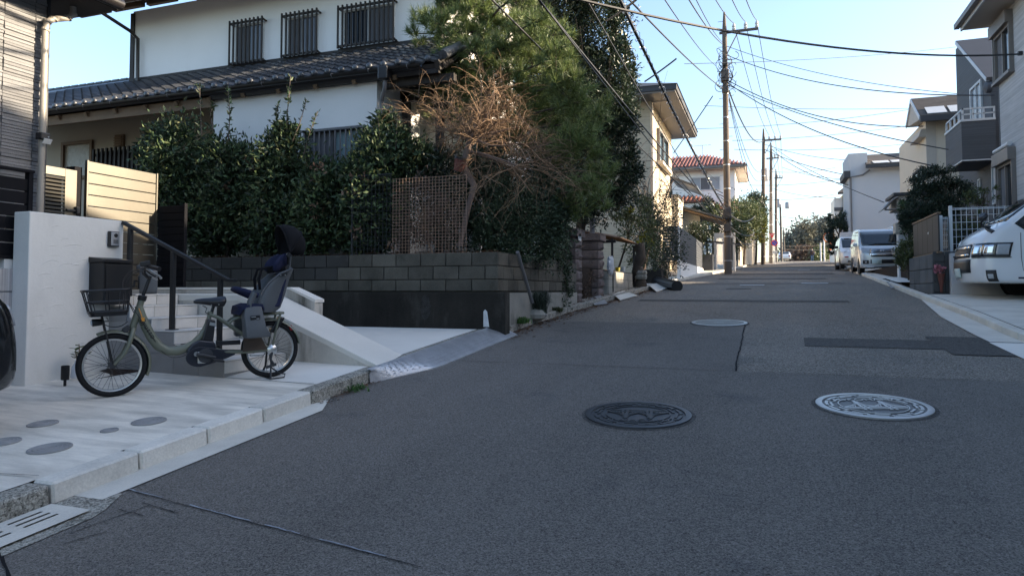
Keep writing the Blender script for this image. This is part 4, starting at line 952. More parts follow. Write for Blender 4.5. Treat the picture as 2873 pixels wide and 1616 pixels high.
for (e, pts, n, sd) in ((s1, [(565, 380), (562, 300), (560, 240)], 45, 51), (s2, [(640, 400), (645, 320), (640, 255)], 60, 52), (s2, [(600, 380), (590, 320), (600, 290)], 30, 59), (s3, [(800, 440), (805, 330), (815, 215)], 80, 53), (s3, [(810, 420), (840, 350), (860, 280)], 40, 54),
                       (s3, [(850, 440), (870, 370), (892, 312)], 45, 55), (s3, [(790, 380), (775, 330), (780, 290)], 60, 58), (s5, [(1070, 430), (1065, 380), (1060, 330)], 45, 56), (s5, [(1110, 420), (1112, 370), (1115, 322)], 40, 57)):
    shoot(e, [PY(a, b, HY_ - .1) for a, b in pts], n, .085, 'leaf_hedge', sd)
for i_, (e_, x_, y_, rx_, ry_) in enumerate(((s1, 500, 500, 90, 150), (s2, 640, 540, 90, 130), (s3, 785, 520, 85, 140), (s4, 910, 580, 90, 90), (s5, 1060, 520, 90, 140))):
    leaf_cloud('young_leaves', 'leaf_young', e_, [EL(x_, y_, rx_, ry_, HY_ - .2)], 750, .09, .42, 170 + i_, inner=.75, per=14)
# dead and pinkish leaves in the hedge
rg = np.random.default_rng(77); ells = [EL(x, y, 26, 20, HY_ - .45, .15) for x, y in ((640, 520), (740, 610), (890, 600), (1000, 500), (985, 560), (1010, 660), (880, 490), (1090, 670), (700, 450), (920, 480))]
stuff(tag(leaf_cloud('withered_leaves', 'leaf_dry', None, ells, 170, .075, .5, 78, inner=.1), 'scattered withered brown leaves among the hedge shrubs', 'leaves'))
shrub('dry_shrub', 'rusty brown withered shrub right behind the cream trellis', 'shrub', (-4.6, 9.3, GZ), [EL(1170, 590, 80, 95, 9.35, .2), EL(1240, 620, 55, 75, 9.35, .2)], 1500, .06, 'leaf_brown', 66, tm='twig', r=.012, k=14, asp=.3)
# dark thicket behind the trellis and bare shrub
shrub('garden_shrub', 'dark tangled shrub behind the cream trellis', 'shrub', (-4.5, 9.75, GZ), [EL(1180, 560, 100, 120, 9.85), EL(1270, 600, 70, 110, 9.8), EL(1230, 480, 120, 60, 10.0)], 9000, .08, 'leaf_evergreen', 6, r=.03)
shrub('garden_shrub', 'broad dark shrub under the pine between trellis and gate', 'shrub', (-3.9, 10.9, GZ), [EL(1400, 480, 120, 90, 11.0), EL(1480, 560, 110, 100, 11.2), EL(1560, 520, 90, 90, 11.6), EL(1350, 560, 90, 90, 10.6)], 14000, .075, 'leaf_small', 7, r=.04)
# boxwood spilling over the wall corner
shrub('boxwood_bush', 'rounded small-leaved bush hanging over the corner of the block wall', 'bush', (-3.75, 10.1, GZ), [EL(1380, 640, 70, 75, 9.9), EL(1440, 620, 90, 110, 10.2), EL(1510, 660, 90, 85, 10.6), EL(1530, 600, 80, 100, 11.0), EL(1450, 700, 60, 40, 9.9)], 26000, .05, 'leaf_small', 8, asp=.5, r=.04, k=5, clump=.16, per=60)
shrub('climber', 'leafy climber growing up the wall beside the first gate pillar', 'climber', (-3.42, 12.5, R(12.5) + .1), [EL(1560, 760, 38, 70, 12.2), EL(1572, 830, 34, 55, 12.2), EL(1580, 715, 30, 40, 12.5), EL(1535, 730, 40, 60, 11.9)], 6000, .055, 'leaf_small', 9, asp=.5, r=.02, k=6)
shrub('dry_creeper', 'pale dry creeper between the two gate pillars', 'climber', (-3.75, 14.6, R(14.6) + .1), [EL(1650, 790, 18, 45, 14.4), EL(1655, 850 - 30, 25, 30, 14.4)], 130, .09, 'wood_brown' if False else 'leaf_brown', 10, asp=.3, tm='bark_pale', r=.012, k=5)
# pine -----------------------------------------------------------------
pine = empty('pine_tree', (-4.55, 11.3, GZ), 'pine tree with long needles rising in front of the old house', 'tree')
mb = MB(); tp = [V((-4.55, 11.3, 1.8)), V((-4.5, 11.35, 2.8)), V((-4.7, 11.3, 3.8)), V((-4.6, 11.4, 4.8)), V((-4.75, 11.4, 5.8)), V((-4.7, 11.4, 7.0))]
mb.tube(tp, [.14, .12, .10, .08, .055, .03], 9); mb.build('trunk', MT['bark'], pine, 60)
PC = [(1240, 70, 45), (1300, 20, 55), (1350, 80, 50), (1270, 140, 55), (1225, 245, 40), (1300, 215, 55), (1380, 160, 55), (1400, 60, 40), (1430, 230, 60), (1370, 290, 55), (1470, 120, 45), (1500, 190, 60), (1560, 160, 45), (1590, 230, 50), (1530, 270, 55),
      (1450, 330, 60), (1610, 290, 45), (1550, 340, 55), (1490, 400, 55), (1600, 390, 50), (1640, 340, 40), (1570, 450, 45), (1650, 420, 40), (1680, 490, 38), (1640, 530, 40), (1600, 590, 40), (1500, 60, 35), (1320, 300, 45), (1260, 330, 35), (1200, 60, 30), (1690, 300, 30), (1440, 390, 40),
      (1165, 95, 22), (1195, 130, 25), (1560, 560, 35), (1690, 560, 30), (1280, -40, 60), (1380, -60, 60), (1460, -20, 50), (1330, 150, 50), (1270, 20, 45), (1340, 20, 45), (1420, 130, 45), (1320, 90, 45), (1290, 270, 40), (1550, 100, 40), (1480, 280, 50), (1240, 180, 40), (1450, 60, 40)]
rg = np.random.default_rng(14); rr = random.Random(14); TPs, TDs = [], []; mb = MB()
for (px, py, rd) in PC:
    yy = 11.2 + rr.uniform(-.7, .7); c = PY(px, py, yy); k = depth(c) / FPX * rd
    zt_ = max(2.2, min(6.6, c.z - .25)); i = min(int((zt_ - 1.8) / 1.0), 4); s = tp[i].lerp(tp[i + 1], (zt_ - tp[i].z) / max(.1, tp[i + 1].z - tp[i].z))
    mb.tube([s, s.lerp(c, .5) + V((0, 0, .06)), c], [.03, .02, .010], 5)
    n = int(38 * (rd / 45) ** 2)
    for j in range(n):
        q = rg.normal(size=3) * k * .6; q[2] *= .7; p = np.array(c) + q; d = q / (np.linalg.norm(q) + 1e-6) * .6 + np.array([0, 0, .75]); TPs.append(p); TDs.append(d / np.linalg.norm(d))
        if j % 3 == 0: mb.tube([c, V(p)], [.008, .004], 4)
mb.build('branch', MT['bark'], pine, 60)
TPs, TDs = np.array(TPs), np.array(TDs); nn_ = 46; T = len(TPs)
D = unit(np.repeat(TDs, nn_, 0) * .75 + rg.normal(size=(T * nn_, 3)) * .55); Pn = np.repeat(TPs, nn_, 0) + np.repeat(TDs, nn_, 0) * rg.uniform(-.05, .05, (T * nn_, 1))
S = unit(np.cross(D, rg.normal(size=D.shape))) * .0055; L = rg.uniform(.12, .21, (T * nn_, 1))
v = np.stack([Pn - S, Pn + S, Pn + D * L], 1).reshape(-1, 3); f = np.arange(len(v)).reshape(-1, 3)
stuff(np_mesh('needles', v, f, MT['needle'], pine))
# tall evergreen behind the pine
TE = 15.6
shrub('evergreen_tree', 'tall dense dark evergreen tree behind the pine beside the wires', 'tree', (-4.1, TE, GZ), [EL(1640, 300, 120, 150, TE), EL(1560, 60, 110, 130, TE), EL(1680, 90, 85, 110, TE), EL(1720, 240, 75, 120, TE), EL(1690, 380, 95, 90, TE), EL(1710, 500, 85, 85, TE), EL(1650, 560, 100, 70, TE), EL(1560, 220, 110, 140, TE), EL(1620, -90, 110, 110, TE),
    EL(1740, 150, 30, 50, TE), EL(1745, 330, 40, 60, TE), EL(1755, 470, 40, 60, TE), EL(1735, 70, 22, 60, TE), EL(1560, 430, 90, 110, TE)], 80000, .10, 'leaf_evergreen', 15, asp=.36, r=.13, k=3, clump=.15, per=70)
# bare shrub with red pot ----------------------------------------------
bs = empty('bare_shrub', (-4.3, 9.45, GZ), 'leafless shrub with a fan of reddish twigs above the trellis', 'shrub')
rr = random.Random(23); mb = MB(); tw = MB()
BY_ = 9.45
trunk = [PY(1290, 690, BY_), PY(1312, 590, BY_), PY(1330, 520, BY_ - .05), PY(1300, 470, BY_), PY(1312, 425, BY_), PY(1318, 390, BY_)]
mb.tube(trunk, [.045, .042, .05, .065, .055, .045], 8)
def grow(p, d, L, r, lev):
    n = 4; pts = [p]
    for i in range(n):
        d = (d + V((rr.uniform(-1, 1), rr.uniform(-1, 1), rr.uniform(-.6, .8) - .35 * lev)) * (.20 if lev else .28)).normalized(); pts.append(pts[-1] + d * (L / n))
    (mb if lev < 1 else tw).tube(pts, [r * (1 - .16 * i) for i in range(n + 1)], 6 if lev < 1 else 3, cap=False)
    if lev < 3:
        for j in range((6, 6, 4)[lev]):
            i = rr.randint(1, n); sd = V((rr.uniform(-1, 1), rr.uniform(-.8, .8), rr.uniform(-.4, 1.0))).normalized(); grow(pts[i], (d * .75 + sd * .8).normalized(), L * rr.uniform(.5, .85), r * .5, lev + 1)
for (tx, ty) in ((1230, 345), (1265, 310), (1300, 275), (1340, 265), (1380, 275), (1415, 265), (1430, 330), (1235, 410), (1270, 370), (1470, 400), (1560, 490), (1350, 320), (1430, 420), (1520, 470), (1330, 330), (1450, 340), (1490, 520), (1210, 380)):
    s = trunk[rr.choice([4, 5, 5])]; t = PY(tx, ty, BY_ + rr.uniform(-.5, .6)); d = t - s; grow(s, (d.normalized() + V((0, 0, .12))).normalized(), d.length * .70, .022, 0)
mb.build('trunk', MT['bark_pale'], bs, 60); stuff(tw.build('twigs', MT['twig'], bs))
c = PY(1290, 460, 9.32)
pot = empty('hanging_pot', c, 'small red pot with dark rim hanging on the bare shrub trunk', 'pot'); mat('pot_red', (.13, .038, .028), .55, .12, 8)
MB().lathe([(.065, -.11), (.095, .07), (.08, .07), (.07, .0)], c, (.35, -.1, 1), 16).build('pot_body', MT['pot_red'], pot, 40)
MB().lathe([(.10, .065), (.106, .068), (.106, .10), (.085, .10)], c, (.35, -.1, 1), 16).build('pot_rim', MT['black_plastic'], pot, 40)
# grass tuft and weeds at the wall corner
def tuft(name, lab, base, n, L, spread, m, seed, cat='grass'):
    rg = np.random.default_rng(seed); b = np.array(base); n_ = n; a = rg.uniform(0, 2 * np.pi, n_); r = rg.uniform(.3, 1, n_) * spread; q = b + rg.normal(size=(n_, 3)) * np.array([.05, .06, .01])
    dirv = np.stack([np.cos(a) * r, np.sin(a) * r, np.zeros(n_)], 1); l = L * rg.uniform(.6, 1.1, (n_, 1)); mid = q + dirv * .45 + np.array([0, 0, 1]) * l * .75; tip = q + dirv * 1.1 + np.array([0, 0, 1]) * l * .5
    s = unit(np.cross(dirv, np.array([0, 0, 1.0]))) * .006
    v = np.stack([q - s, q + s, mid + s * .8, mid - s * .8, tip], 1).reshape(-1, 3); k = np.arange(n_) * 5
    f = np.concatenate([np.stack([k, k + 1, k + 2], 1), np.stack([k, k + 2, k + 3], 1), np.stack([k + 3, k + 2, k + 4], 1)])
    return stuff(tag(np_mesh(name, v, f, MT[m]), lab, cat))
p = PG(1470, 880, .15)
tuft('grass_tuft', 'drooping grey-green grass tuft at the corner of the black wall', (-3.37, p.y, R(p.y) + .16), 620, .42, .30, 'grass_blade', 61)
p = PG(1445, 905, .1)
tuft('weed_patch', 'bright green weeds at the kerb below the grass tuft', (-3.36, p.y, R(p.y) + .1), 150, .10, .12, 'weed', 62, 'weeds')
p = PG(985, 1085, .0)
tuft('weed_patch', 'small weeds growing along the kerb before the steel ramp', (KX + .03, 5.45, R(5.45)), 90, .06, .12, 'weed', 63, 'weeds')
p = PG(1540, 870, .1)
tuft('weed_patch', 'yellowish grass below the climber on the verge', (-3.38, p.y, R(p.y) + .08), 160, .09, .16, 'leaf_olive', 64, 'weeds')
# shrubs beyond the gate
shrub('garden_shrub', 'yellow-green tall shrub behind the awning', 'shrub', (-4.2, 20.3, 1.4), [EL(1780, 600, 60, 60, 20.3), EL(1740, 620, 45, 40, 20.0), EL(1800, 680, 50, 80, 20.0)], 3200, .09, 'leaf_olive', 30, r=.04)
shrub('garden_shrub', 'thick dark evergreen shrub growing from the concrete planter', 'shrub', (-3.35, 22.4, R(22) + .45), [EL(1850, 690, 60, 70, 22.4), EL(1860, 600, 50, 70, 22.6), EL(1880, 730, 45, 50, 22.3), EL(1820, 640, 40, 60, 22.4)], 6500, .085, 'leaf_evergreen', 31, r=.05)
e = empty('bare_tree', (-4.0, 24, 1.6), 'thin leafless tree with reddish twigs in front of the cream house', 'tree'); mb = MB(); tw = MB(); rr = random.Random(33)
for (tx, ty) in ((1800, 330), (1790, 480), (1850, 500), (1760, 520), (1870, 560), (1830, 440), (1890, 600), (1740, 560)):
    s = PY(1820, 690, 23.6); t = PY(tx, ty, 23.6 + rr.uniform(-1, 1)); d = t - s; grow(s, d.normalized(), d.length * .75, .035, 1)
MB().tube([(-4.0, 23.8, 1.5), PY(1820, 690, 23.6), PY(1825, 600, 23.6)], [.07, .06, .04], 7).build('trunk', MT['bark_pale'], e); stuff(tw.build('twigs', MT['twig_grey'], e))
p = PY(1845, 650, 20.6); leaf_cloud('yellow_leaves', 'leaf_yellow', e, [EL(1815, 680, 16, 30, 20.2), EL(1760, 590, 20, 20, 20.2)], 120, .10, .8, 35)
# hedge and trees along the far left side
FG = 'round hedges along the far left side'
for i, (ells, n, sz, m, lab) in enumerate((
    ([EL(1985, 590, 30, 32, 44), EL(1960, 600, 25, 25, 44)], 2600, .14, 'leaf_yew', 'small round clipped conifer left of the nearest pole'),
    ([EL(1955, 700, 38, 60, 36.5, .8), EL(1965, 660, 32, 35, 36.5, .8)], 3200, .12, 'leaf_evergreen', 'dark clipped hedge behind the grey slat fence'),
    ([EL(2000, 620, 25, 40, 43)], 1500, .15, 'leaf_olive', 'upright hedge directly left of the nearest pole'),
    ([EL(2085, 620, 52, 62, 49, 2), EL(2110, 610, 30, 45, 50, 2)], 6500, .15, 'leaf_olive', 'big rounded grey-green hedge above the beige wall'),
    ([EL(2060, 650, 28, 45, 44, 1.2), EL(2065, 600, 25, 40, 45, 1.2)], 3200, .15, 'leaf_olive', 'hedge directly right of the nearest pole'),
    ([EL(2118, 575, 36, 28, 54, 2), EL(2130, 600, 22, 35, 54, 2)], 3200, .17, 'leaf_evergreen', 'dark tree above the big rounded hedge'),
    ([EL(2138, 645, 16, 36, 52.5, .8)], 1400, .14, 'leaf_yellow', 'yellow-leaved bush beside the second pole'))):
    c = ells[0][0]; shrub('hedge_bush', lab, 'hedge', (float(c[0]), float(c[1]), R(c[1]) + .1), ells, n, sz, m, 90 + i, FG, r=.08, k=1, asp=.5)
# trees at the crest of the hill
for i, (ells, n, sz, m, lab) in enumerate((
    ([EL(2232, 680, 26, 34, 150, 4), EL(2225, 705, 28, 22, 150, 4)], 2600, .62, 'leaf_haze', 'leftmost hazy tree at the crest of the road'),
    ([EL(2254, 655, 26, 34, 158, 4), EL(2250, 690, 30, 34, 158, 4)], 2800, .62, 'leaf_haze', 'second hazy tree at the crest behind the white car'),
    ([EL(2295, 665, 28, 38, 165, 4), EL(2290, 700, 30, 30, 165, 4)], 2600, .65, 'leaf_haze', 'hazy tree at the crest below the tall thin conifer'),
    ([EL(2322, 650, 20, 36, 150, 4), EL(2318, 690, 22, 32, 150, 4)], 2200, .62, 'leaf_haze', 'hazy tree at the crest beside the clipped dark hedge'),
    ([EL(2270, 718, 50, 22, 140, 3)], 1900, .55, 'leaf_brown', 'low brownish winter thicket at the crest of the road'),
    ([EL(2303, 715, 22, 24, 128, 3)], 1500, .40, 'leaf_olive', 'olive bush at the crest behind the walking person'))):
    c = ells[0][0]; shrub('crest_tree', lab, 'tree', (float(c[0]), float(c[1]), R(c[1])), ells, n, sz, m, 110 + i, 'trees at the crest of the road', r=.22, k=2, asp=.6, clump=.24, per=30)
e = empty('tall_conifer', PY(2286, 735, 170), 'tall thin bare conifer at the crest of the road', 'tree'); rr = random.Random(3); mb = MB(); tw = MB()
b, t = PY(2286, 740, 170), PY(2284, 594, 170); mb.tube([b, t], [.35, .06], 6); mb.build('trunk', MT['twig_grey'], e)
for i in range(90):
    q = b.lerp(t, rr.uniform(.25, .98)); s = (t.z - q.z) * .34 + .5; a = rr.uniform(0, 6.28); tw.tube([q, q + V((math.cos(a) * s, math.sin(a) * s, s * .5))], [.06, .02], 3)
tw.build('branch', MT['twig_grey'], e)
# right side greenery
yw = shrub('topiary_pine', 'large dark cloud-pruned conifer behind the dark fence', 'tree', (4.75, 20.8, 2.0), [EL(2620, 505, 55, 40, 20.8), EL(2600, 560, 45, 45, 20.8), EL(2680, 540, 42, 40, 20.8), EL(2640, 590, 60, 40, 20.6), EL(2600, 610, 60, 40, 20.5), EL(2560, 620, 38, 30, 20.5), EL(2640, 640, 60, 45, 20.5)], 34000, .065, 'leaf_yew', 130, asp=.35, r=.10, k=4, clump=.14, per=70)
shrub('garden_shrub', 'leafy shrub with drooping leaves in front of the white porch', 'shrub', (4.2, 23.5, 1.8), [EL(2550, 590, 30, 22, 23.5), EL(2530, 580, 22, 16, 23.8), EL(2570, 640, 30, 40, 23.2)], 1700, .13, 'leaf_hedge', 131, r=.04)
shrub('verge_bush', 'rounded yellow-green bush at the foot of the stone wall', 'bush', (3.25, 19.0, R(19) + .3), [EL(2545, 705, 26, 32, 19.1), EL(2560, 725, 22, 26, 18.9), EL(2535, 735, 20, 20, 19.2)], 3800, .05, 'leaf_olive', 132, asp=.55, r=.025, k=4)
shrub('fence_shrub', 'wispy leafy shrub behind the white mesh fence', 'shrub', (4.6, 18.2, 2.1), [EL(2760, 545, 36, 28, 18.2), EL(2720, 555, 26, 26, 18.2), EL(2715, 630, 40, 40, 17.6), EL(2700, 660, 30, 30, 17.6)], 1500, .07, 'leaf_olive', 133, r=.03, k=6)
shrub('clipped_hedge', 'tall dark clipped hedge beside the downpipe of the grey house', 'hedge', (4.1, 42, R(42)), [EL(2355, 620, 30, 24, 43, 1.5), EL(2352, 650, 32, 40, 43, 1.5), EL(2352, 690, 24, 26, 43, 1.5)], 6500, .12, 'leaf_yew', 134, r=.12, asp=.5, clump=.13, per=60)
# ------------------------------------------------------------------ electric bicycle
mat('bike_olive', (.135, .145, .108), .38, .05, 3, .02, 50, spec=.5)
mat('tyre', (.018, .018, .019), .8, .1, 5, .1, 60, .3, 80)
mat('alloy', (.55, .55, .54), .3, .05, metal=.9)
mat('spoke_black', (.02, .02, .022), .4, 0, fine=0)
mat('navy_fabric', (.020, .024, .055), .85, .1, 6, .08, 90, .3, 120)
mat('black_fabric', (.010, .010, .012), .9, .1, 6, .08, 90, .3, 120)
mat('seat_grey', (.085, .092, .10), .5, .06, 3)
mat('leather', (.012, .012, .016), .35, .1, 6)
mat('motor_navy', (.012, .014, .022), .35, .05)
mat('brown_panel', (.06, .04, .028), .5, .2, 6)
mat('red_lens', (.35, .02, .02), .2, 0, fine=0)
mat('orange_tag', (.6, .25, .03), .5, .05)
Af = V((-4.96, 4.20, R(4.20) + .118 + azf(-4.96, 4.2) - .002)); Bf = V((-4.25, 5.22, R(5.22) + .119 + azf(-4.25, 5.22) - .002))
exv = (Bf - Af).normalized(); yv = V((0, 0, 1)).cross(exv).normalized(); zv = exv.cross(yv)
bk = empty('cargo_bicycle', Af, 'olive electric bicycle with front basket and rear child seat on the concrete apron', 'bicycle')
bk.rotation_euler = Matrix((exv, yv, zv)).transposed().to_euler()
def bld(mb, name, m, parent=bk, smooth=None, bev=0, **k): return mb.build(name, MT[m], parent, smooth, True, bev, **k)
def wheel(cx, cz, nsp, name):
    n = 48; rings = []
    for i in range(n):
        a = 2 * math.pi * i / n; ring = []
        for j in range(10):
            b = 2 * math.pi * j / 10; r = .2335 + .0225 * math.cos(b); ring.append((cx + r * math.cos(a), .024 * math.sin(b), cz + r * math.sin(a)))
        rings.append(ring)
    mb = MB(); mb.loft(rings + [rings[0]], caps=False); w = bld(mb, name, 'tyre', smooth=60)
    mb = MB(); rr = [(.212, -.017), (.200, -.014), (.196, 0), (.200, .014), (.212, .017)]
    mb.lathe(rr, (cx, 0, cz), (0, 1, 0), 48, caps=False); bld(mb, 'rim', 'alloy', w, 40)
    mb = MB(); mb.lathe([(.012, -.05), (.026, -.045), (.026, -.03), (.018, -.028), (.018, .028), (.026, .03), (.026, .045), (.012, .05)], (cx, 0, cz), (0, 1, 0), 16); bld(mb, 'hub', 'dark_metal', w, 40)
    for i in range(nsp):
        a = 2 * math.pi * i / nsp; s = 1 if i % 2 else -1; h = a + (.9 if (i // 2) % 2 else -.9)
        mb = MB(); mb.tube([(cx + .024 * math.cos(h), s * .034, cz + .024 * math.sin(h)), (cx + .198 * math.cos(a), s * .004, cz + .198 * math.sin(a))], .0016, 3); bld(mb, 'spoke', 'spoke_black', w)
    return w
fw = wheel(.012, .256, 32, 'front_wheel'); rw = wheel(1.262, .256, 32, 'rear_wheel')
def arcfender(cx, cz, a0, a1, r, w, name):
    rings = []
    for i in range(15):
        a = a0 + (a1 - a0) * i / 14; c, s = math.cos(a), math.sin(a); rings.append([(cx + (r + q) * c, y, cz + (r + q) * s) for y, q in ((-w, -.012), (-w * .8, .004), (0, .012), (w * .8, .004), (w, -.012))])
    mb = MB(); mb.loft(rings, caps=False, closed=False); return bld(mb, name, 'bike_olive', smooth=60)
arcfender(.012, .256, rad(112), rad(-25), .272, .033, 'front_fender'); arcfender(1.262, .256, rad(150), rad(5), .272, .034, 'rear_fender')
mb = MB(); mb.tube([(.242, 0, .775), (.17, 0, .555)], [.026, .027], 12); bld(mb, 'head_tube', 'bike_olive', smooth=60)
mb = MB()
mb.tube([(.172, 0, .565), (.165, 0, .525)], .028, 10)
for s in (-1, 1): mb.tube([(.168, s * .02, .535), (.155, s * .05, .49), (.125, s * .055, .40), (.085, s * .055, .33), (.018, s * .055, .262)], [.020, .020, .018, .015, .011], 8)
bld(mb, 'fork', 'bike_olive', smooth=60)
mb = MB(); mb.tube([(.236, 0, .76), (.31, 0, .96)], .0145, 10); st_ = bld(mb, 'stem', 'black_metal', smooth=60)
mb = MB(); mb.lathe([(.030, -.02), (.034, -.012), (.034, .018), (.026, .025)], (.244, 0, .78), (.32, 0, 1), 14); bld(mb, 'stem_clamp', 'black_plastic', st_, 40)
hb = [(.36, .27, .985), (.33, .20, 1.005), (.27, .12, 1.02), (.265, .06, .985), (.295, .03, .945), (.30, 0, .94), (.295, -.03, .945), (.26, -.06, .985), (.255, -.12, 1.03), (.275, -.20, 1.035), (.315, -.27, 1.02)]
mb = MB(); mb.tube(hb, .011, 8); hbar = bld(mb, 'handlebar', 'black_metal', smooth=60)
for a, b in (((.33, .20, 1.005), (.385, .30, .97)), ((.275, -.20, 1.035), (.335, -.31, 1.01))):
    mb = MB(); mb.tube([a, b], [.017, .019], 10); bld(mb, 'grip', 'black_plastic', hbar, 60)
for pts in ([(.27, -.16, 1.02), (.30, -.21, .985), (.34, -.26, .955), (.35, -.28, .935)], [(.29, .15, 1.0), (.34, .22, .96), (.40, .28, .93)]):
    mb = MB(); mb.tube(pts, [.012, .009, .008, .011], 6) if len(pts) == 4 else mb.tube(pts, [.012, .009, .009], 6); bld(mb, 'brake_lever', 'alloy', hbar, 60)
mb = MB(); mb.ob((.215, -.20, 1.035), (.075, -.02, .012), (.01, .09, 0), (-.006, 0, .038)); bld(mb, 'display', 'black_plastic', hbar, bev=.006)
mb = MB(); mb.lathe([(.026, -.01), (.026, .012), (.012, .022)], (.25, .13, 1.035), (0, .2, 1), 12); bld(mb, 'bell', 'dark_metal', hbar, 40)
# cables
mb = MB()
for pts in ([(.27, .15, 1.0), (.18, .10, 1.03), (.10, .06, .93), (.12, .03, .80), (.19, .03, .66), (.20, .02, .58)], [(.28, -.14, 1.01), (.18, -.10, 1.0), (.10, -.06, .90), (.13, -.05, .76), (.22, -.05, .62), (.26, -.045, .52), (.36, -.04, .36)], [(-.06, -.03, .605), (.0, -.05, .56), (.09, -.05, .56), (.15, -.03, .62)],
            [(.36, -.03, .345), (.42, -.03, .275), (.50, -.03, .262), (.58, -.03, .29)]):
    p2 = []
    for i in range(len(pts) - 1):
        for t in (0, .33, .66): p2.append(V(pts[i]).lerp(V(pts[i + 1]), t))
    for _ in range(3): p2 = [p2[0]] + [(p2[i - 1] + p2[i] * 2 + p2[i + 1]) / 4 for i in range(1, len(p2) - 1)] + [p2[-1]]
    mb.tube(p2, .0035, 5)
bld(mb, 'cable', 'black_plastic', smooth=60)
# basket
def bas(u, v, w):          # u along bike 0..1, v lateral -1..1, w height 0..1
    x0 = -.135 + (-.045) * w; x1 = .125 + .03 * w; return (x0 + (x1 - x0) * u, v * (.135 + .035 * w), .655 + .205 * w)
def rim_pts(w):
    P = []
    for k in range(33):
        a = 2 * math.pi * k / 32; c, s = math.cos(a), math.sin(a); P.append(bas(.5 + .5 * math.copysign(abs(c) ** .35, c), math.copysign(abs(s) ** .35, s), w))
    return P
mb = MB(); mb.loft([[(.0, 0, .652)] * 32] + [rim_pts(0)[:32], rim_pts(.16)[:32]], caps=False); bsk = bld(mb, 'basket', 'black_plastic', smooth=40)
for w, r in ((1.0, .010), (.56, .006), (.17, .007)): mb = MB(); mb.tube(rim_pts(w), r, 6, cap=False); bld(mb, 'basket_rim', 'black_plastic', bsk, 60)
for k in range(0, 32, 2): mb = MB(); mb.tube([rim_pts(.1)[k], rim_pts(.56)[k], rim_pts(1.0)[k]], .0045, 4); bld(mb, 'basket_bar', 'black_plastic', bsk)
for s in (-1, 1): mb = MB(); mb.tube([(-.05, s * .03, .655), (-.04, s * .05, .60), (.012, s * .058, .262)], .007, 6); bld(mb, 'basket_stay', 'black_metal', smooth=60)
mb = MB(); mb.tube([(-.02, 0, .645), (.0, 0, .61), (-.05, 0, .607)], .008, 6); bld(mb, 'lamp_bracket', 'alloy')
mb = MB(); mb.lathe([(.018, -.045), (.027, -.03), (.030, .03), (.027, .034)], (-.085, 0, .606), (-1, 0, -.05), 14); lm = bld(mb, 'head_lamp', 'black_plastic', smooth=40)
mb = MB(); mb.lathe([(.026, .0), (.018, .008), (.001, .010)], (-.119, 0, .604), (-1, 0, -.05), 14); bld(mb, 'lens', 'bottle_clear', lm, 60)
mb = MB(); mb.ob((.10, -.03, .50), (.05, 0, .03), (0, .06, 0), (-.015, 0, .04)); bld(mb, 'front_brake', 'dark_metal', bev=.006)
# main tube
ctrl = [(.215, 0, .72), (.232, 0, .64), (.262, 0, .545), (.300, 0, .455), (.350, 0, .375), (.415, 0, .328), (.49, 0, .318), (.56, 0, .335), (.625, 0, .37), (.68, 0, .425), (.72, 0, .49), (.75, 0, .56), (.765, 0, .62)]
mb = MB(); mb.tube(ctrl, [.030, .036, .039, .040, .040, .040, .040, .037, .032, .027, .022, .019, .018], 14); mt_ = bld(mb, 'main_tube', 'bike_olive', smooth=60)
mb = MB(); mb.tube([(.213, -.028, .70), (.225, -.035, .66), (.235, -.04, .615)], .004, 4); mb.ob((.225, -.046, .588), (.026, 0, .004), (0, .006, 0), (0, 0, .032)); bld(mb, 'key_tag', 'orange_tag')
for ch, t in zip('Gyutto', (.02, .2, .38, .56, .72, .9)):
    a, b = V((.232, 0, .60)), V((.315, 0, .445)); p = a.lerp(b, t); d = (b - a).normalized()
    me = text_mesh(ch, .062, 'lettering', MT['black_metal'], .0006); o = piece('lettering', me, mt_, (p.x, -.0415, p.z), local=True)
    X = d; Z = V((0, -1, 0)); Y = Z.cross(X); o.rotation_euler = Matrix((X, Y, Z)).transposed().to_euler()
# saddle
rings = []
for (x, w, zt_, zb) in ((.635, .012, .735, .715), (.66, .028, .748, .705), (.72, .036, .752, .695), (.78, .062, .752, .68), (.83, .088, .757, .665), (.872, .092, .762, .665), (.888, .075, .758, .69)):
    rings.append([(x, w * math.cos(a), (zt_ + zb) / 2 + (zt_ - zb) / 2 * math.sin(a)) for a in [2 * math.pi * k / 14 for k in range(14)]])
mb = MB(); mb.loft(rings); sd_ = bld(mb, 'saddle', 'leather', smooth=50)
for x, w in ((.71, .040), (.765, .063), (.82, .089)): mb = MB(); mb.lathe([(.006, 0), (.003, .004)], (x, -w, .69), (0, -1, 0), 8); bld(mb, 'rivet', 'alloy', sd_)
mb = MB(); mb.tube([(.80, 0, .69), (.768, 0, .60)], .0135, 10); bld(mb, 'seat_post', 'black_metal', smooth=60)
mb = MB(); mb.tube([(.70, -.03, .69), (.735, -.03, .665), (.72, -.03, .63), (.755, -.025, .61)], .004, 5); bld(mb, 'spring_clip', 'black_metal')
mb = MB(); mb.lathe([(.024, -.018), (.024, .018)], (.766, 0, .613), (.3, 0, 1), 12); bld(mb, 'seat_clamp', 'bike_olive', smooth=40)
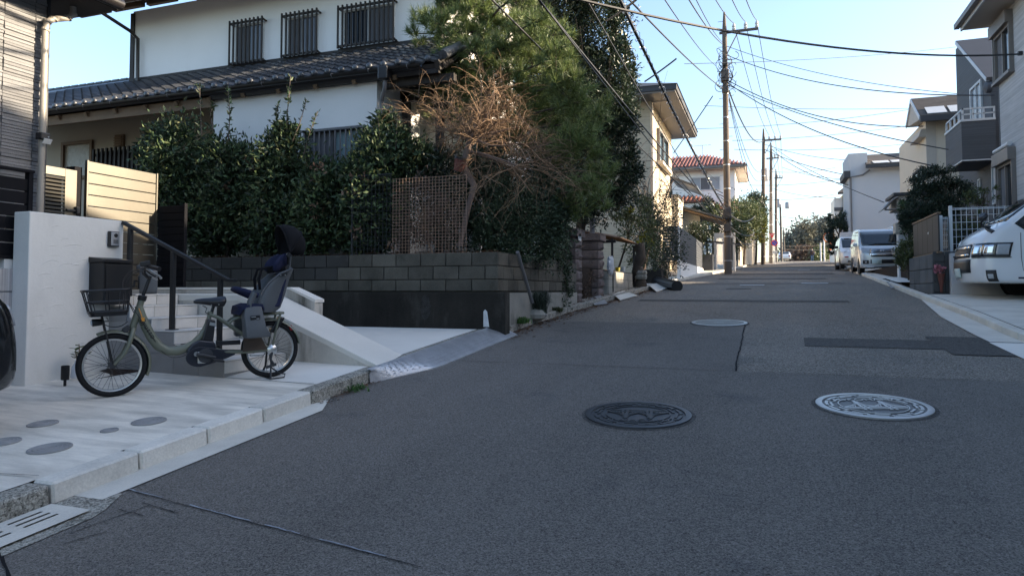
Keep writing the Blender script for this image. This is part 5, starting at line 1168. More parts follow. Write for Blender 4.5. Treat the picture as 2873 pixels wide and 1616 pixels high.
# battery and motor
mb = MB(); mb.prism([(.735, -.042, .575), (.80, -.042, .555), (.775, -.042, .37), (.685, -.042, .39)], (0, .084, 0)); bt_ = bld(mb, 'battery', 'black_plastic', bev=.012)
mb = MB(); mb.ob((.752, -.0445, .545), (.045, 0, -.012), (0, .002, 0), (-.005, 0, -.028)); bld(mb, 'battery_label', 'alloy', bt_)
mb = MB(); mb.tube([(.76, -.05, .56), (.735, -.052, .55), (.69, -.052, .40)], .006, 6); bld(mb, 'battery_handle', 'dark_metal', bt_)
mb = MB(); mb.prism([(.555, -.058, .315), (.60, -.058, .37), (.66, -.058, .40), (.78, -.058, .375), (.80, -.058, .30), (.76, -.058, .235), (.65, -.058, .215), (.58, -.058, .255)], (0, .116, 0)); mo = bld(mb, 'motor_unit', 'motor_navy', bev=.014)
mb = MB(); mb.prism([(.64, -.072, .30), (.70, -.072, .31), (.73, -.072, .25), (.70, -.072, .195), (.635, -.072, .20)], (0, .02, 0)); bld(mb, 'motor_cover', 'alloy', mo, bev=.008)
rings = []
for k in range(25):
    a = 2 * math.pi * k / 24; c, s = math.cos(a), math.sin(a); x = .66 + (.115 if c < 0 else .29) * c; z = .255 + (.085 if c < 0 else .085 - .045 * c) * s; rings.append([(x, -.066, z), (x, -.050, z)])
mb = MB(); n = 24; mb.prism([r[0] for r in rings[:24]], (0, .014, 0)); bld(mb, 'chain_guard', 'motor_navy', bev=.004)
mb = MB(); mb.lathe([(.062, 0), (.062, .006), (.05, .008)], (.70, -.073, .262), (0, -1, 0), 24); bld(mb, 'chain_ring', 'dark_metal', smooth=40)
mb = MB(); mb.tube([(.625, -.088, .285), (.69, -.095, .268), (.775, -.098, .238)], [.018, .012, .013], 8); cr_ = bld(mb, 'crank_arm', 'dark_metal', smooth=60)
mb = MB(); mb.lathe([(.020, 0), (.020, .012)], (.625, -.082, .285), (0, -1, 0), 14); bld(mb, 'crank_bolt', 'alloy', cr_)
mb = MB(); mb.ob((.735, -.20, .218), (.09, 0, -.02), (0, .085, 0), (0, 0, .022)); bld(mb, 'pedal', 'black_plastic', bev=.005)
mb = MB(); mb.ob((.55, .10, .345), (.085, 0, 0), (0, .08, 0), (0, 0, .02)); bld(mb, 'pedal', 'black_plastic', bev=.005)
# stays, rack
for s in (-1, 1):
    mb = MB(); mb.tube([(.768, s * .016, .605), (.83, s * .045, .575), (.92, s * .058, .50), (1.03, s * .06, .41), (1.14, s * .06, .33), (1.258, s * .062, .262)], .0125, 8); bld(mb, 'seat_stay', 'bike_olive', smooth=60)
    mb = MB(); mb.tube([(.78, s * .04, .31), (.87, s * .055, .275), (1.02, s * .06, .258), (1.258, s * .062, .256)], .014, 8); bld(mb, 'chain_stay', 'bike_olive', smooth=60)
    mb = MB(); mb.tube([(.895, s * .062, .515), (.95, s * .066, .556), (1.02, s * .07, .572), (1.38, s * .07, .578), (1.395, 0, .578)], .011, 8); bld(mb, 'rack_rail', 'bike_olive', smooth=60)
    mb = MB(); mb.tube([(1.262, s * .068, .262), (1.30, s * .07, .42), (1.35, s * .07, .575)], .010, 8); bld(mb, 'rack_strut', 'bike_olive', smooth=60)
for x in (1.08, 1.18, 1.28, 1.36): mb = MB(); mb.tube([(x, -.07, .578), (x, .07, .578)], .008, 6); bld(mb, 'rack_bar', 'bike_olive')
mb = MB(); mb.prism([(1.005, -.075, .262), (1.22, -.075, .262), (1.16, -.075, .40), (1.07, -.075, .455), (1.02, -.075, .40)], (0, .006, 0)); bld(mb, 'skirt_guard', 'brown_panel')
mb = MB(); mb.prism([(.80, -.03, .335), (1.0, -.03, .325), (1.0, -.03, .365), (.80, -.03, .372)], (0, .03, 0)); bld(mb, 'chain_cover', 'black_plastic')
mb = MB(); mb.ob((1.255, -.035, .415), (.055, 0, -.02), (0, .07, 0), (.095, 0, .135)); bld(mb, 'rear_lock_box', 'black_plastic', bev=.012)
mb = MB(); mb.lathe([(.028, -.012), (.032, 0), (.028, .014), (.012, .02)], (1.455, 0, .43), (1, 0, .25), 14); bld(mb, 'tail_lamp', 'red_lens', smooth=50)
mb = MB(); mb.tube([(1.40, 0, .445), (1.44, 0, .43)], .012, 8); bld(mb, 'tail_bracket', 'dark_metal')
mb = MB(); mb.lathe([(.045, 0), (.045, .012), (.02, .03)], (1.262, -.06, .256), (0, -1, 0), 18); bld(mb, 'gear_hub', 'alloy', smooth=40)
mb = MB(); mb.ob((1.07, -.085, .215), (.11, 0, -.005), (0, .03, 0), (0, 0, .022)); bld(mb, 'derailleur_arm', 'alloy', bev=.005)
mb = MB(); mb.tube([(1.262, -.075, .25), (1.24, -.085, .17), (1.27, -.085, .12)], [.014, .012, .012], 6); mb.ob((1.20, -.09, .09), (.09, 0, .02), (0, .018, 0), (0, 0, .025)); bld(mb, 'derailleur', 'dark_metal')
# stand
for s in (-1, 1):
    mb = MB(); mb.tube([(1.255, s * .07, .24), (1.24, s * .085, .10), (1.215, s * .15, .004)], .009, 6); bld(mb, 'stand_leg', 'black_metal', smooth=60)
mb = MB(); mb.tube([(1.215, -.15, .006), (1.335, -.15, .006), (1.345, -.15, .035), (1.30, -.13, .045), (1.24, -.085, .10)], .007, 6); mb.tube([(1.215, -.15, .006), (1.215, .15, .006)], .007, 6); bld(mb, 'stand_foot', 'black_metal', smooth=60)
# child seat
cs = bk
rimline = [(1.115, .605), (1.130, .66), (1.150, .73), (1.185, .80), (1.245, .87), (1.33, .935), (1.43, .975)]
backln = [(1.30, .600), (1.345, .63), (1.375, .70), (1.40, .77), (1.42, .84), (1.445, .91), (1.47, .98)]
rings = []
for (xr, zr), (xb, zb) in zip(rimline, backln):
    ring = []
    for k in range(17):
        u = -1 + 2 * k / 16; f_ = abs(u) ** 3.0; w = .165; ring.append((xb + (xr - xb) * f_, w * math.copysign(abs(u) ** .55, u), zb + (zr - zb) * f_))
    rings.append(ring)
rings = [[(1.20, y * .85, .60) for (_, y, _2) in rings[0]]] + rings
mb = MB(); mb.loft(rings, caps=False, closed=False); sh = bld(mb, 'child_seat_shell', 'seat_grey', smooth=50)
md = sh.modifiers.new('thick', 'SOLIDIFY'); md.thickness = .014; md.offset = 0
for s in (-1, 1): mb = MB(); mb.tube([(x, s * .168, z) for x, z in rimline], .009, 6); bld(mb, 'shell_edge', 'seat_grey', sh, 60)
mb = MB(); mb.tube([(1.43, .165, .975), (1.46, .08, .985), (1.47, 0, .985), (1.46, -.08, .985), (1.43, -.165, .975)], .008, 6); bld(mb, 'shell_edge', 'seat_grey', sh, 60)
mb = MB(); mb.ob((1.325, -.168, .905), (.07, -.002, .02), (0, .006, 0), (.005, 0, .02)); bld(mb, 'adjuster', 'black_plastic', sh)
for x in (1.335, 1.375): mb = MB(); mb.lathe([(.006, 0), (.004, .004)], (x, -.172, .922), (0, -1, 0), 8); bld(mb, 'bolt', 'alloy', sh)
mb = MB(); mb.prism([(1.16, -.14, .62), (1.33, -.14, .64), (1.42, -.14, .95), (1.39, -.14, .95), (1.29, -.14, .67), (1.16, -.14, .66)], (0, .28, 0)); bld(mb, 'seat_cushion', 'navy_fabric', sh, bev=.015)
for s in (-1, 1):          # leg guards with foot rests
    rings = []
    for (z, x0, x1, y0, y1) in ((.385, 1.005, 1.22, .135, .225), (.40, .995, 1.225, .13, .23), (.48, .995, 1.185, .13, .222), (.59, .99, 1.17, .125, .205), (.66, 1.005, 1.16, .12, .19)):
        rings.append([(x0, s * y0, z), (x0 + .01, s * y1, z), ((x0 + x1) / 2, s * (y1 + .012), z), (x1 - .01, s * y1, z), (x1, s * y0, z)])
    mb = MB(); mb.loft(rings if s < 0 else [r[::-1] for r in rings]); lg = bld(mb, 'leg_guard', 'seat_grey', smooth=50, bev=.006, fix=True)
    if s < 0:
        mb = MB(); mb.box(1.045, 1.125, -.2235, -.2205, .542, .58); bld(mb, 'warning_sticker', 'black_plastic', lg)
        mb = MB(); mb.box(1.052, 1.090, -.2245, -.2233, .565, .573); mb.box(1.096, 1.118, -.2245, -.2233, .548, .556); bld(mb, 'sticker_print', 'alloy', lg)
mb = MB(); rings = []
for x, z, w in ((.975, .62, .16), (.995, .665, .19), (1.07, .685, .20), (1.16, .675, .19), (1.18, .64, .17)): rings.append([(x, -w, z - .03), (x, -w, z), (x, w, z), (x, w, z - .03)])
mb.loft(rings); bld(mb, "knee_cover", 'navy_fabric', smooth=50)
mb = MB(); mb.tube([(1.135, .16, .74), (1.02, .15, .80), (.98, .08, .815), (.975, 0, .82), (.98, -.08, .815), (1.02, -.15, .80), (1.135, -.16, .75)], .022, 8); gb = bld(mb, 'grab_bar', 'navy_fabric', smooth=60)
mb = MB(); mb.tube([(1.06, -.17, .60), (1.06, -.175, .70), (1.10, -.175, .78)], .028, 8); bld(mb, 'grab_bar_post', 'seat_grey', gb, 60)
for s in (-1, 1):
    mb = MB(); rings = []
    for k in range(7):
        a = math.pi * k / 6; rings.append([(1.40 - .055 * math.sin(a) + .04 * c_, s * (.075 + .055 * math.sin(a) * .4) + s * .02 * s_, 1.035 - .095 * math.cos(a) + .0 * c_) for c_, s_ in [(math.cos(2 * math.pi * j / 10), math.sin(2 * math.pi * j / 10)) for j in range(10)]])
    c0 = V((1.365, s * .105, 1.035)); mb = MB(); rings = []
    for k in range(9):
        a = math.pi * k / 8; rr_ = math.sin(a); rings.append([(c0.x + .075 * rr_ * math.cos(b) * 1.0 + .045 * math.cos(a) * -1, c0.y + s * (-.5 * (.075 * rr_ * math.cos(b))) + .028 * rr_ * math.sin(b), c0.z - .085 * math.cos(a)) for b in [2 * math.pi * j / 12 for j in range(12)]])
    mb.loft(rings); bld(mb, 'headrest_wing', 'navy_fabric', smooth=60)
mb = MB(); mb.ob((1.425, -.10, .93), (.025, 0, .18), (0, .20, 0), (.018, 0, 0)); bld(mb, 'headrest_back', 'seat_grey', bev=.02)
for s in (-1, 1): mb = MB(); mb.tube([(1.30, s * .06, 1.0), (1.20, s * .07, .985), (1.17, s * .075, .90), (1.175, s * .075, .80)], .013, 5); bld(mb, 'harness_strap', 'black_fabric')
mb = MB(); mb.tube([(1.40, -.11, .985), (1.30, -.06, .97), (1.28, 0, .965), (1.30, .06, .97), (1.40, .11, .985)], .025, 6); bld(mb, 'harness_pad', 'black_fabric', smooth=60)
piv = V((1.43, 0, 1.125)); rings = []
for a_, r_h, w in ((102, .262, .165), (88, .268, .172), (70, .262, .172), (52, .250, .168), (32, .225, .155), (12, .198, .135), (-8, .175, .11)):
    a = rad(a_); rings.append([(piv.x + r_h * math.cos(a) * math.sin(u) ** .75, w * math.cos(u), piv.z + r_h * math.sin(a) * math.sin(u) ** .75) for u in [math.pi * k / 16 for k in range(17)]])
mb = MB(); mb.loft(rings, caps=False, closed=False); cn = bld(mb, 'canopy', 'black_fabric', smooth=50); md = cn.modifiers.new('thick', 'SOLIDIFY'); md.thickness = .006
for i in (0, 3): mb = MB(); mb.tube(rings[i], .007, 5); bld(mb, 'canopy_seam', 'black_fabric', cn)
for s in (-1, 1): mb = MB(); mb.lathe([(.02, -.012), (.024, 0), (.02, .012)], (1.415, s * .165, 1.10), (0, 1, 0), 10); mb.tube([(1.415, s * .165, 1.10), (1.42, s * .12, 1.02)], .012, 6); bld(mb, 'canopy_hinge', 'black_plastic', cn, 40)

# ------------------------------------------------------------------ cars
mat('paint_silver', (.66, .67, .68), .26, .02, fine=0, metal=.25, coat=.7)
mat('car_white', (.68, .69, .70), .25, .01, fine=0, coat=.7)
mat('paint_black', (.006, .006, .007), .18, 0, fine=0, coat=1.0)
mat('car_glass', (.012, .018, .022), .04, 0, fine=0, spec=.9)
mat('chrome', (.62, .63, .65), .12, .05, metal=1.0)
mat('lamp_glass', (.36, .38, .40), .08, .12, 18, 0, spec=.9)
mat('plate_pale', (.50, .58, .55), .5, .02)
mat('plate_yellow', (.55, .38, .02), .5, .02)
mat('rubber', (.015, .015, .016), .75, .05)
class Car:
    def __init__(s, name, lab, loc, rotz, prof, W, paint, cat='car', sweep=.14, tumble=.10, belt=1.0, H=1.8, group=None, pitch=0):
        s.e = empty(name, loc, lab, cat, group); s.e.rotation_euler = (pitch, 0, rotz); s.p = prof; s.W = W / 2; s.sw = sweep; s.tu = tumble; s.belt = belt; s.H = H; s.xf = max(p[0] for p in prof)
        s.front = sorted([(z, x) for x, z in prof if x > .3 * s.xf and z <= H], key=lambda q: q[0])
        pr = []
        for i in range(len(prof)):
            a, b = prof[i], prof[(i + 1) % len(prof)]
            for t in (0, .25, .5, .75): pr.append((a[0] + (b[0] - a[0]) * t, a[1] + (b[1] - a[1]) * t))
        for _ in range(2): pr = [((pr[i - 1][0] + 2 * pr[i][0] + pr[(i + 1) % len(pr)][0]) / 4, (pr[i - 1][1] + 2 * pr[i][1] + pr[(i + 1) % len(pr)][1]) / 4) for i in range(len(pr))]
        s.pr = pr; cz = H * .5; rings = []
        for t in (-1, -.985, -.94, -.8, -.5, 0, .5, .8, .94, .985, 1):
            k = {1: .93, .985: .975, .94: .995}.get(abs(t), 1.0); r = []
            for x, z in pr:
                x2 = x * k; z2 = cz + (z - cz) * k; r.append((x2 - s.swp(x2, t), t * s.hw(z2), z2))
            rings.append(r)
        mb = MB(); mb.loft(rings); s.body = mb.build('body', MT[paint], s.e, 45, True, fix=True)
    def swp(s, x, t): f = max(0, min(1, (x / s.xf - .55) / .45)); return s.sw * abs(t) ** 3 * f
    def hw(s, z): return s.W - s.tu * max(0, (z - s.belt) / max(.01, s.H - s.belt)) ** 1.3 - .03 * max(0, (.35 - z) / .35)
    def xfr(s, z):
        best = None
        c = [(abs(q[1] - z), q) for q in s.pr if q[0] > .1]
        pts = sorted([q for q in s.pr if q[0] > .1], key=lambda q: q[1]); zs = [q[1] for q in pts]; xs = [q[0] for q in pts]
        up = [(z_, x_) for x_, z_ in zip(xs, zs)]; v = np.interp(z, zs, xs); return float(v)
    def fp(s, name, m, y0, y1, z00, z01, z10=None, z11=None, parent=None, off=.012, n=8):
        z10 = z00 if z10 is None else z10; z11 = z01 if z11 is None else z11; rows = []
        for j in range(5):
            r = []
            for i in range(n + 1):
                u = i / n; y = y0 + (y1 - y0) * u; za = z00 + (z10 - z00) * u; zb = z01 + (z11 - z01) * u; z = za + (zb - za) * j / 4
                x = s.xfr(z); r.append((x - s.swp(x, y / s.hw(z)) + off, y, z))
            rows.append(r)
        mb = MB(); mb.loft(rows if y1 > y0 else [q[::-1] for q in rows], caps=False, closed=False); o = mb.build(name, MT[m], parent or s.e, 60, True)
        md = o.modifiers.new('thick', 'SOLIDIFY'); md.thickness = .02; md.offset = -1; return o
    def sp(s, name, m, poly, side, parent=None, off=.006):
        mb = MB(); vs = []
        for x, z in poly: t = 1.0; vs.append((x - s.swp(x, .96), side * (s.hw(z) + off), z))
        c = (sum(v[0] for v in vs) / len(vs), sum(v[1] for v in vs) / len(vs), sum(v[2] for v in vs) / len(vs)); n = len(vs)
        o = mb.prism(vs, (0, side * -.03, 0)).build(name, MT[m], parent or s.e, None, True); return o
    def wrap(s, name, m, a0, a1, z0, z1, sd, parent=None, off=.008, n=10, slant=0.0):
        rows = []
        for j in range(6):
            z = z0 + (z1 - z0) * j / 5; xp = s.xfr(z); pts = []
            for t in [.45 + .05 * k for k in range(11)] + [.97, .985, .993, 1.0]:
                k = float(np.interp(t, [0, .8, .94, .985, 1.0], [1, 1, .995, .975, .93])); x2 = xp * k; pts.append((x2 - s.swp(x2, t), t * s.hw(z)))
            ref = len(pts) - 3; x = pts[-1][0]
            for k in range(1, 30): pts.append((x - k * .03, s.hw(z)))
            L_ = [0.0]
            for k in range(1, len(pts)): L_.append(L_[-1] + math.hypot(pts[k][0] - pts[k - 1][0], pts[k][1] - pts[k - 1][1]))
            L_ = [q - L_[ref] for q in L_]; r = []
            for i in range(n + 1):
                u = a0 + (a1 - a0) * i / n + slant * (z - z0); px_ = float(np.interp(u, L_, [q[0] for q in pts])); py_ = float(np.interp(u, L_, [q[1] for q in pts])); w = max(0, min(1, (u + .25) / .4)); r.append((px_ + off * (1 - w), sd * (py_ + off * w), z))
            rows.append(r)
        mb = MB(); mb.loft(rows, caps=False, closed=False); o = mb.build(name, MT[m], parent or s.e, 60, True); md = o.modifiers.new('thick', 'SOLIDIFY'); md.thickness = .012; md.offset = 0; return o
    def wheels(s, xs, r, w=.18, ym=None):
        for x in xs:
            for sd in (-1, 1):
                y = sd * (s.W - .10); c = (x, y, r); mb = MB(); mb.lathe([(r * .62, -w / 2), (r * .93, -w / 2), (r, -w / 2 + .03), (r, w / 2 - .03), (r * .93, w / 2), (r * .62, w / 2)], c, (0, 1, 0), 28); wo = mb.build('wheel', MT['rubber'], s.e, 40, True)
                mb = MB(); mb.lathe([(r * .64, .0), (r * .60, .02), (r * .3, .005), (.02, .03)], (x, y + sd * (w / 2 - .03), r), (0, sd, 0), 20); mb.build('rim', MT['silver'], wo, 40, True)
                mb = MB(); mb.lathe([(r * 1.14, -.01), (r * 1.14, .012), (r * 1.02, .012)], (x, sd * (s.W - .012), r), (0, sd, 0), 28); mb.build('wheel_arch', MT['rubber'], s.e, 40, True)
    def mirror(s, x, z, m):
        for sd in (-1, 1): mb = MB(); mb.ob((x - .05, sd * (s.W + .02), z), (.09, 0, 0), (0, sd * .16, 0), (0, 0, .13)); mb.build('mirror', MT[m], s.e, None, True, .03)
# silver box-shaped kei car
NB = [(1.60, .20), (1.68, .30), (1.69, .55), (1.67, .80), (1.58, .96), (1.22, 1.05), (.70, 1.62), (.50, 1.73), (-1.1, 1.77), (-1.55, 1.70), (-1.66, 1.2), (-1.68, .4), (-1.55, .2)]
yN = 29.4; c1 = Car('silver_kei_car', 'silver box-shaped small car with chrome grille parked facing the camera', (4.17, yN + 1.69, R(yN + 1.5) + .06), rad(-90), NB, 1.475, 'paint_silver', sweep=.10, tumble=.09, belt=1.0, H=1.78, pitch=0)
c1.e.rotation_euler = (0, -math.atan(.05) * -1, rad(-90))
c1.fp('windscreen', 'car_glass', -.64, .64, 1.08, 1.63, n=10)
g_ = c1.fp('grille', 'dark_metal', -.40, .40, .80, .97)
for k in range(4): c1.fp('grille_bar', 'chrome', -.39, .39, .815 + k * .042, .833 + k * .042, parent=g_, off=.024)
for sx in (-.055, .035): c1.fp('emblem', 'chrome', sx, sx + .02, .84, .93, parent=g_, off=.045, n=2)
c1.fp('emblem', 'chrome', -.04, .04, .877, .893, parent=g_, off=.045, n=2)
for sd in (-1, 1):
    h = c1.fp('headlight', 'lamp_glass', sd * .40, sd * .69, .76, .97, .80, 1.0); c1.fp('lamp_chrome', 'chrome', sd * .42, sd * .67, .75, .775, .79, .81, parent=h, off=.022)
    f_ = c1.fp('fog_lamp', 'black_plastic', sd * .46, sd * .66, .39, .53); c1.fp('fog_lens', 'lamp_glass', sd * .52, sd * .59, .42, .49, parent=f_, off=.022, n=2)
c1.fp('chrome_bar', 'chrome', -.42, .42, .705, .775, off=.022)
c1.fp('upper_intake', 'black_plastic', -.38, .38, .655, .70)
c1.fp('lower_intake', 'black_plastic', -.40, .40, .40, .545)
c1.fp('number_plate', 'plate_pale', -.36, -.03, .385, .56, off=.03, n=2)
c1.fp('bumper_lip', 'chrome', -.66, .66, .245, .275, off=.015)
for sd in (-1, 1):
    c1.sp('side_window', 'car_glass', [(1.0, 1.08), (.62, 1.58), (-.25, 1.60), (-.25, 1.06)], sd); c1.sp('side_window', 'car_glass', [(-.32, 1.06), (-.32, 1.60), (-1.45, 1.58), (-1.5, 1.08)], sd)
    mb = MB(); mb.tube([(1.18, sd * .72, 1.05), (.70, sd * .655, 1.62)], .03, 6); mb.build('pillar', MT['paint_silver'], c1.e, 60, True)
c1.wheels((1.05, -1.2), .285); c1.mirror(.92, 1.06, 'paint_silver')
# older small silver car behind it
SB = [(1.58, .20), (1.66, .35), (1.66, .62), (1.55, .84), (.95, .98), (.45, 1.50), (.25, 1.58), (-1.2, 1.58), (-1.6, 1.45), (-1.68, .9), (-1.68, .35), (-1.55, .2)]
c2 = Car('silver_hatchback', 'older small silver hatchback with yellow plate behind the box-shaped car', (4.05, 37.0, R(36.4) + .06), rad(-90), SB, 1.47, 'paint_silver', sweep=.14, tumble=.12, belt=.9, H=1.6)
c2.fp('windscreen', 'car_glass', -.60, .60, 1.0, 1.49, n=10)
for sd in (-1, 1):
    mb = MB(); x = c2.xfr(.70); mb.lathe([(.125, -.04), (.125, .02), (.09, .05), (.01, .06)], (x - .13, sd * .50, .72), (1, 0, .2), 18); mb.build('headlight', MT['lamp_glass'], c2.e, 50, True)
    c2.fp('indicator', 'red_lens', sd * .42, sd * .58, .52, .57)
    c2.sp('side_window', 'car_glass', [(.85, 1.0), (.40, 1.46), (-.4, 1.46), (-.4, .98)], sd); c2.sp('side_window', 'car_glass', [(-.46, .98), (-.46, 1.46), (-1.4, 1.44), (-1.5, 1.0)], sd)
c2.fp('grille', 'black_plastic', -.28, .28, .66, .74); c2.fp('number_plate', 'plate_yellow', -.17, .17, .42, .58, off=.03, n=2); c2.fp('lower_intake', 'black_plastic', -.45, .45, .30, .38)
c2.wheels((1.02, -1.2), .27); c2.mirror(.72, .98, 'black_plastic')
c3 = Car('blue_grey_van', 'pale blue-grey tall van half hidden behind the box-shaped car', (5.75, 33.6, R(33.5) + .07), rad(-90), NB, 1.5, 'paint_silver', sweep=.10, tumble=.09, belt=1.0, H=1.78)
c3.e.scale = (1.05, 1, 1.09); c3.fp('windscreen', 'car_glass', -.64, .64, 1.08, 1.63, n=10); c3.wheels((1.05, -1.2), .285)
# white van nosing out of the driveway
HV = [(2.24, .26), (2.32, .34), (2.345, .55), (2.33, .78), (2.27, 1.0), (2.10, 1.20), (1.90, 1.30), (1.18, 1.86), (.95, 1.96), (-2.1, 1.99), (-2.30, 1.85), (-2.35, 1.2), (-2.35, .35), (-2.28, .26)]
VY = 15.05; c4 = Car('white_van', 'white van parked nose-out in the right driveway', (5.74, VY, R(14.7) + .105), rad(180), HV, 1.695, 'car_white', cat='van', sweep=.20, tumble=.09, belt=1.2, H=1.99)
c4.fp('windscreen', 'car_glass', -.72, .72, 1.36, 1.86, n=10)
for sd in (-1, 1):
    rows = []; 
    h = c4.wrap('headlight', 'car_glass', -.30, .34, .73, .975, sd, off=.010)
    for a_, b_ in ((-.26, -.10), (-.06, .08)): c4.wrap('reflector', 'chrome', a_, b_, .77, .94, sd, parent=h, off=.018)
    c4.wrap('indicator', 'lamp_glass', .12, .31, .765, .945, sd, parent=h, off=.018)
    c4.sp('side_window', 'car_glass', [(1.76, 1.30), (1.12, 1.80), (.42, 1.82), (.42, 1.16), (1.55, 1.16)], sd)
    c4.sp('side_window', 'car_glass', [(.34, 1.16), (.34, 1.82), (-2.1, 1.82), (-2.1, 1.2)], sd)
    f_ = c4.wrap('fog_recess', 'black_plastic', -.02, .13, .30, .50, sd, off=.006); c4.wrap('fog_lamp', 'lamp_glass', .0, .08, .35, .43, sd, parent=f_, off=.012)
    c4.sp('side_stripe', 'navy_fabric', [(1.72, .345), (1.72, .375), (.8, .375), (.8, .345)], sd, off=.008)
    c4.sp('door_gap', 'crack', [(1.60, .30), (1.608, .30), (1.66, .72), (1.652, .72)], sd, off=.002); c4.sp('door_gap', 'crack', [(1.652, .72), (1.66, .72), (1.66, 1.14), (1.652, 1.14)], sd, off=.002); c4.sp('door_gap', 'crack', [(.36, .3), (.37, .3), (.37, 1.8), (.36, 1.8)], sd, off=.002)
    c4.wrap('bumper_gap', 'crack', -.30, .36, .712, .722, sd, off=.004)
    mb = MB(); mb.ob((1.10, sd * .86, 1.20), (.16, 0, .0), (0, sd * .20, 0), (-.02, 0, .21)); mo = mb.build('mirror', MT['chrome'], c4.e, None, True, .04)
g_ = c4.fp('grille', 'dark_metal', -.52, .52, .74, .97); c4.fp('grille_bar', 'chrome', -.52, .52, .90, .94, parent=g_, off=.03); c4.fp('grille_bar', 'chrome', -.52, .52, .77, .80, parent=g_, off=.03)
c4.fp('lower_intake', 'black_plastic', -.55, .55, .46, .70); c4.fp('number_plate', 'plate_pale', -.17, .17, .38, .55, off=.035, n=2)
mb = MB(); mb.lathe([(.05, 0), (.05, .01), (.035, .012)], (2.30, 0, 1.02), (1, 0, .5), 16); mb.build('emblem', MT['chrome'], c4.e, 40, True)
mb = MB(); mb.tube([(1.98, .60, 1.27), (2.12, .74, 1.26), (2.16, .80, 1.33), (2.12, .82, 1.40)], .022, 8); um = mb.build('under_mirror', MT['black_plastic'], c4.e, 60, True)
mb = MB(); mb.lathe([(.02, -.03), (.075, -.01), (.085, .03), (.06, .06)], (2.12, .80, 1.42), (.5, .3, .6), 14); mb.build('mirror_head', MT['black_plastic'], um, 50, True)
mb = MB(); mb.tube([(1.93, .62, 1.33), (1.80, .25, 1.43)], .010, 5); mb.tube([(1.93, .1, 1.33), (1.80, -.3, 1.43)], .010, 5); mb.build('wiper', MT['black_plastic'], c4.e, None, True)
mb = MB(); mb.tube([(2.02, .60, 1.24), (1.98, .80, 1.16)], .035, 8); mb.build('mirror_foot', MT['black_plastic'], c4.e, 60, True)
c4.wheels((1.10, -1.40), .33, .2)
# black car at the left edge
BC = [(1.55, .22), (1.66, .30), (1.68, .55), (1.64, .78), (1.50, .92), (1.0, 1.02), (.45, 1.50), (.2, 1.58), (-1.2, 1.58), (-1.6, 1.4), (-1.68, .9), (-1.68, .3), (-1.55, .2)]
yb = 3.42; c5 = Car('black_car', 'glossy black car whose corner shows at the left edge of the apron', (-5.37, yb - 1.68, R(yb - 1.0) + .13), rad(90), BC, 1.47, 'paint_black', sweep=.16, tumble=.12, belt=.9, H=1.6)
c5.e.rotation_euler = (0, -math.atan(.078), rad(90))
c5.fp('windscreen', 'car_glass', -.6, .6, 1.05, 1.48, n=10)
for sd in (-1, 1): c5.fp('headlight', 'lamp_glass', sd * .45, sd * .66, .66, .80)
c5.fp('lower_intake', 'black_plastic', -.45, .45, .30, .45); c5.wheels((1.05, -1.2), .27)
# ------------------------------------------------------------------ right side: walls, fences, houses
mat('stone_grey', (.115, .118, .122), .85, .15, 3, .1, 60, .3, 50, rnd=.12, stain=((.06, .06, .06), 2.5, .55, .5))
mat('tile_black', (.045, .047, .050), .6, .1, 4, rnd=.15)
mat('siding_grey', (.42, .415, .42), .8, .05, 2, .03, 50, streak=(.30, .5, .5, 30))
mat('siding_navy', (.055, .062, .073), .7, .06, 2, .03, 50, streak=(.35, .5, .5, 34))
mat('siding_navy_trim', (.05, .057, .07), .6, .05)
mat('cream_wall', (.56, .50, .41), .85, .05, 1, .03, 50)
mat('cream_brick', (.46, .39, .29), .85, .06, 2, .03, 50, streak=(.22, 2, 2, 16))
mat('grey_wall', (.52, .52, .53), .85, .04, .7, .02, 40, stain=((.44, .44, .45), .5, .6, .5))
mat('tan_wall', (.45, .35, .22), .85, .05, 1)
mat('soffit_pale', (.42, .38, .33), .7, .04)
mat('shingle_brown', (.085, .075, .068), .8, .14, 3, .1, 30, streak=(.3, 1, 12, 6))
mat('roof_dark', (.035, .036, .042), .6, .1, 3)
mat('roof_red', (.20, .065, .04), .55, .16, 4, rnd=.18)
mat('frame_brown', (.16, .145, .135), .5, .04)
mat('frame_pale', (.52, .53, .54), .5, .04)
mat('fence_dark', (.030, .028, .028), .6, .08)
mat('mesh_white', (.60, .63, .65), .4, .03)
mat('shutter_grey', (.33, .35, .38), .6, .04, streak=(.10, .5, .5, 25))
glassmat('glass_sky', (.10, .16, .22), .05, 1.0)
# stone wall with dark fence
SX = 3.2
sw_ = empty('stone_wall', (SX, 17.3, 1.2), 'grey stone block retaining wall beside the right kerb', 'wall')
MB().box(SX + .03, 5.0, 16.2, 18.55, .9, 2.05).build('core', MT['mortar'], sw_)
for rI in range(3):
    y = 16.18
    for k in range(4):
        Lb = .6; ya = y; yb_ = min(18.55, y + Lb)
        if yb_ - ya > .1: zb = R((ya + yb_) / 2) + .06 if rI == 0 else 1.48 + (rI - 1) * .30; zt_ = 1.48 + rI * .30; piece('stone', bbox(.05, round(yb_ - ya - .012, 3), round(zt_ - zb - .01, 3), .01, MT['stone_grey']), sw_, (SX + .015, (ya + yb_) / 2, (zb + zt_) / 2))
        y = yb_
for rI in range(5):
    for k in range(3): piece('tile', bbox(.205, .02, .196, .004, MT['tile_black']), sw_, (SX + .11 + k * .213, 16.175, 1.20 + rI * .205))
df = empty('panel_fence', (3.35, 17.2, 2.1), 'dark brown board fence on top of the stone wall', 'fence')
for k in range(5): piece('board', bbox(.03, .49, .74, .004, MT['fence_dark']), df, (3.30, 16.27 + k * .5, 2.50))
MB().box(3.27, 3.34, 16.0, 18.55, 2.875, 2.91).build('cap_rail', MT['wood_brown'], df); MB().box(3.27, 3.34, 16.0, 18.55, 2.09, 2.12).build('base_rail', MT['wood_brown'], df)
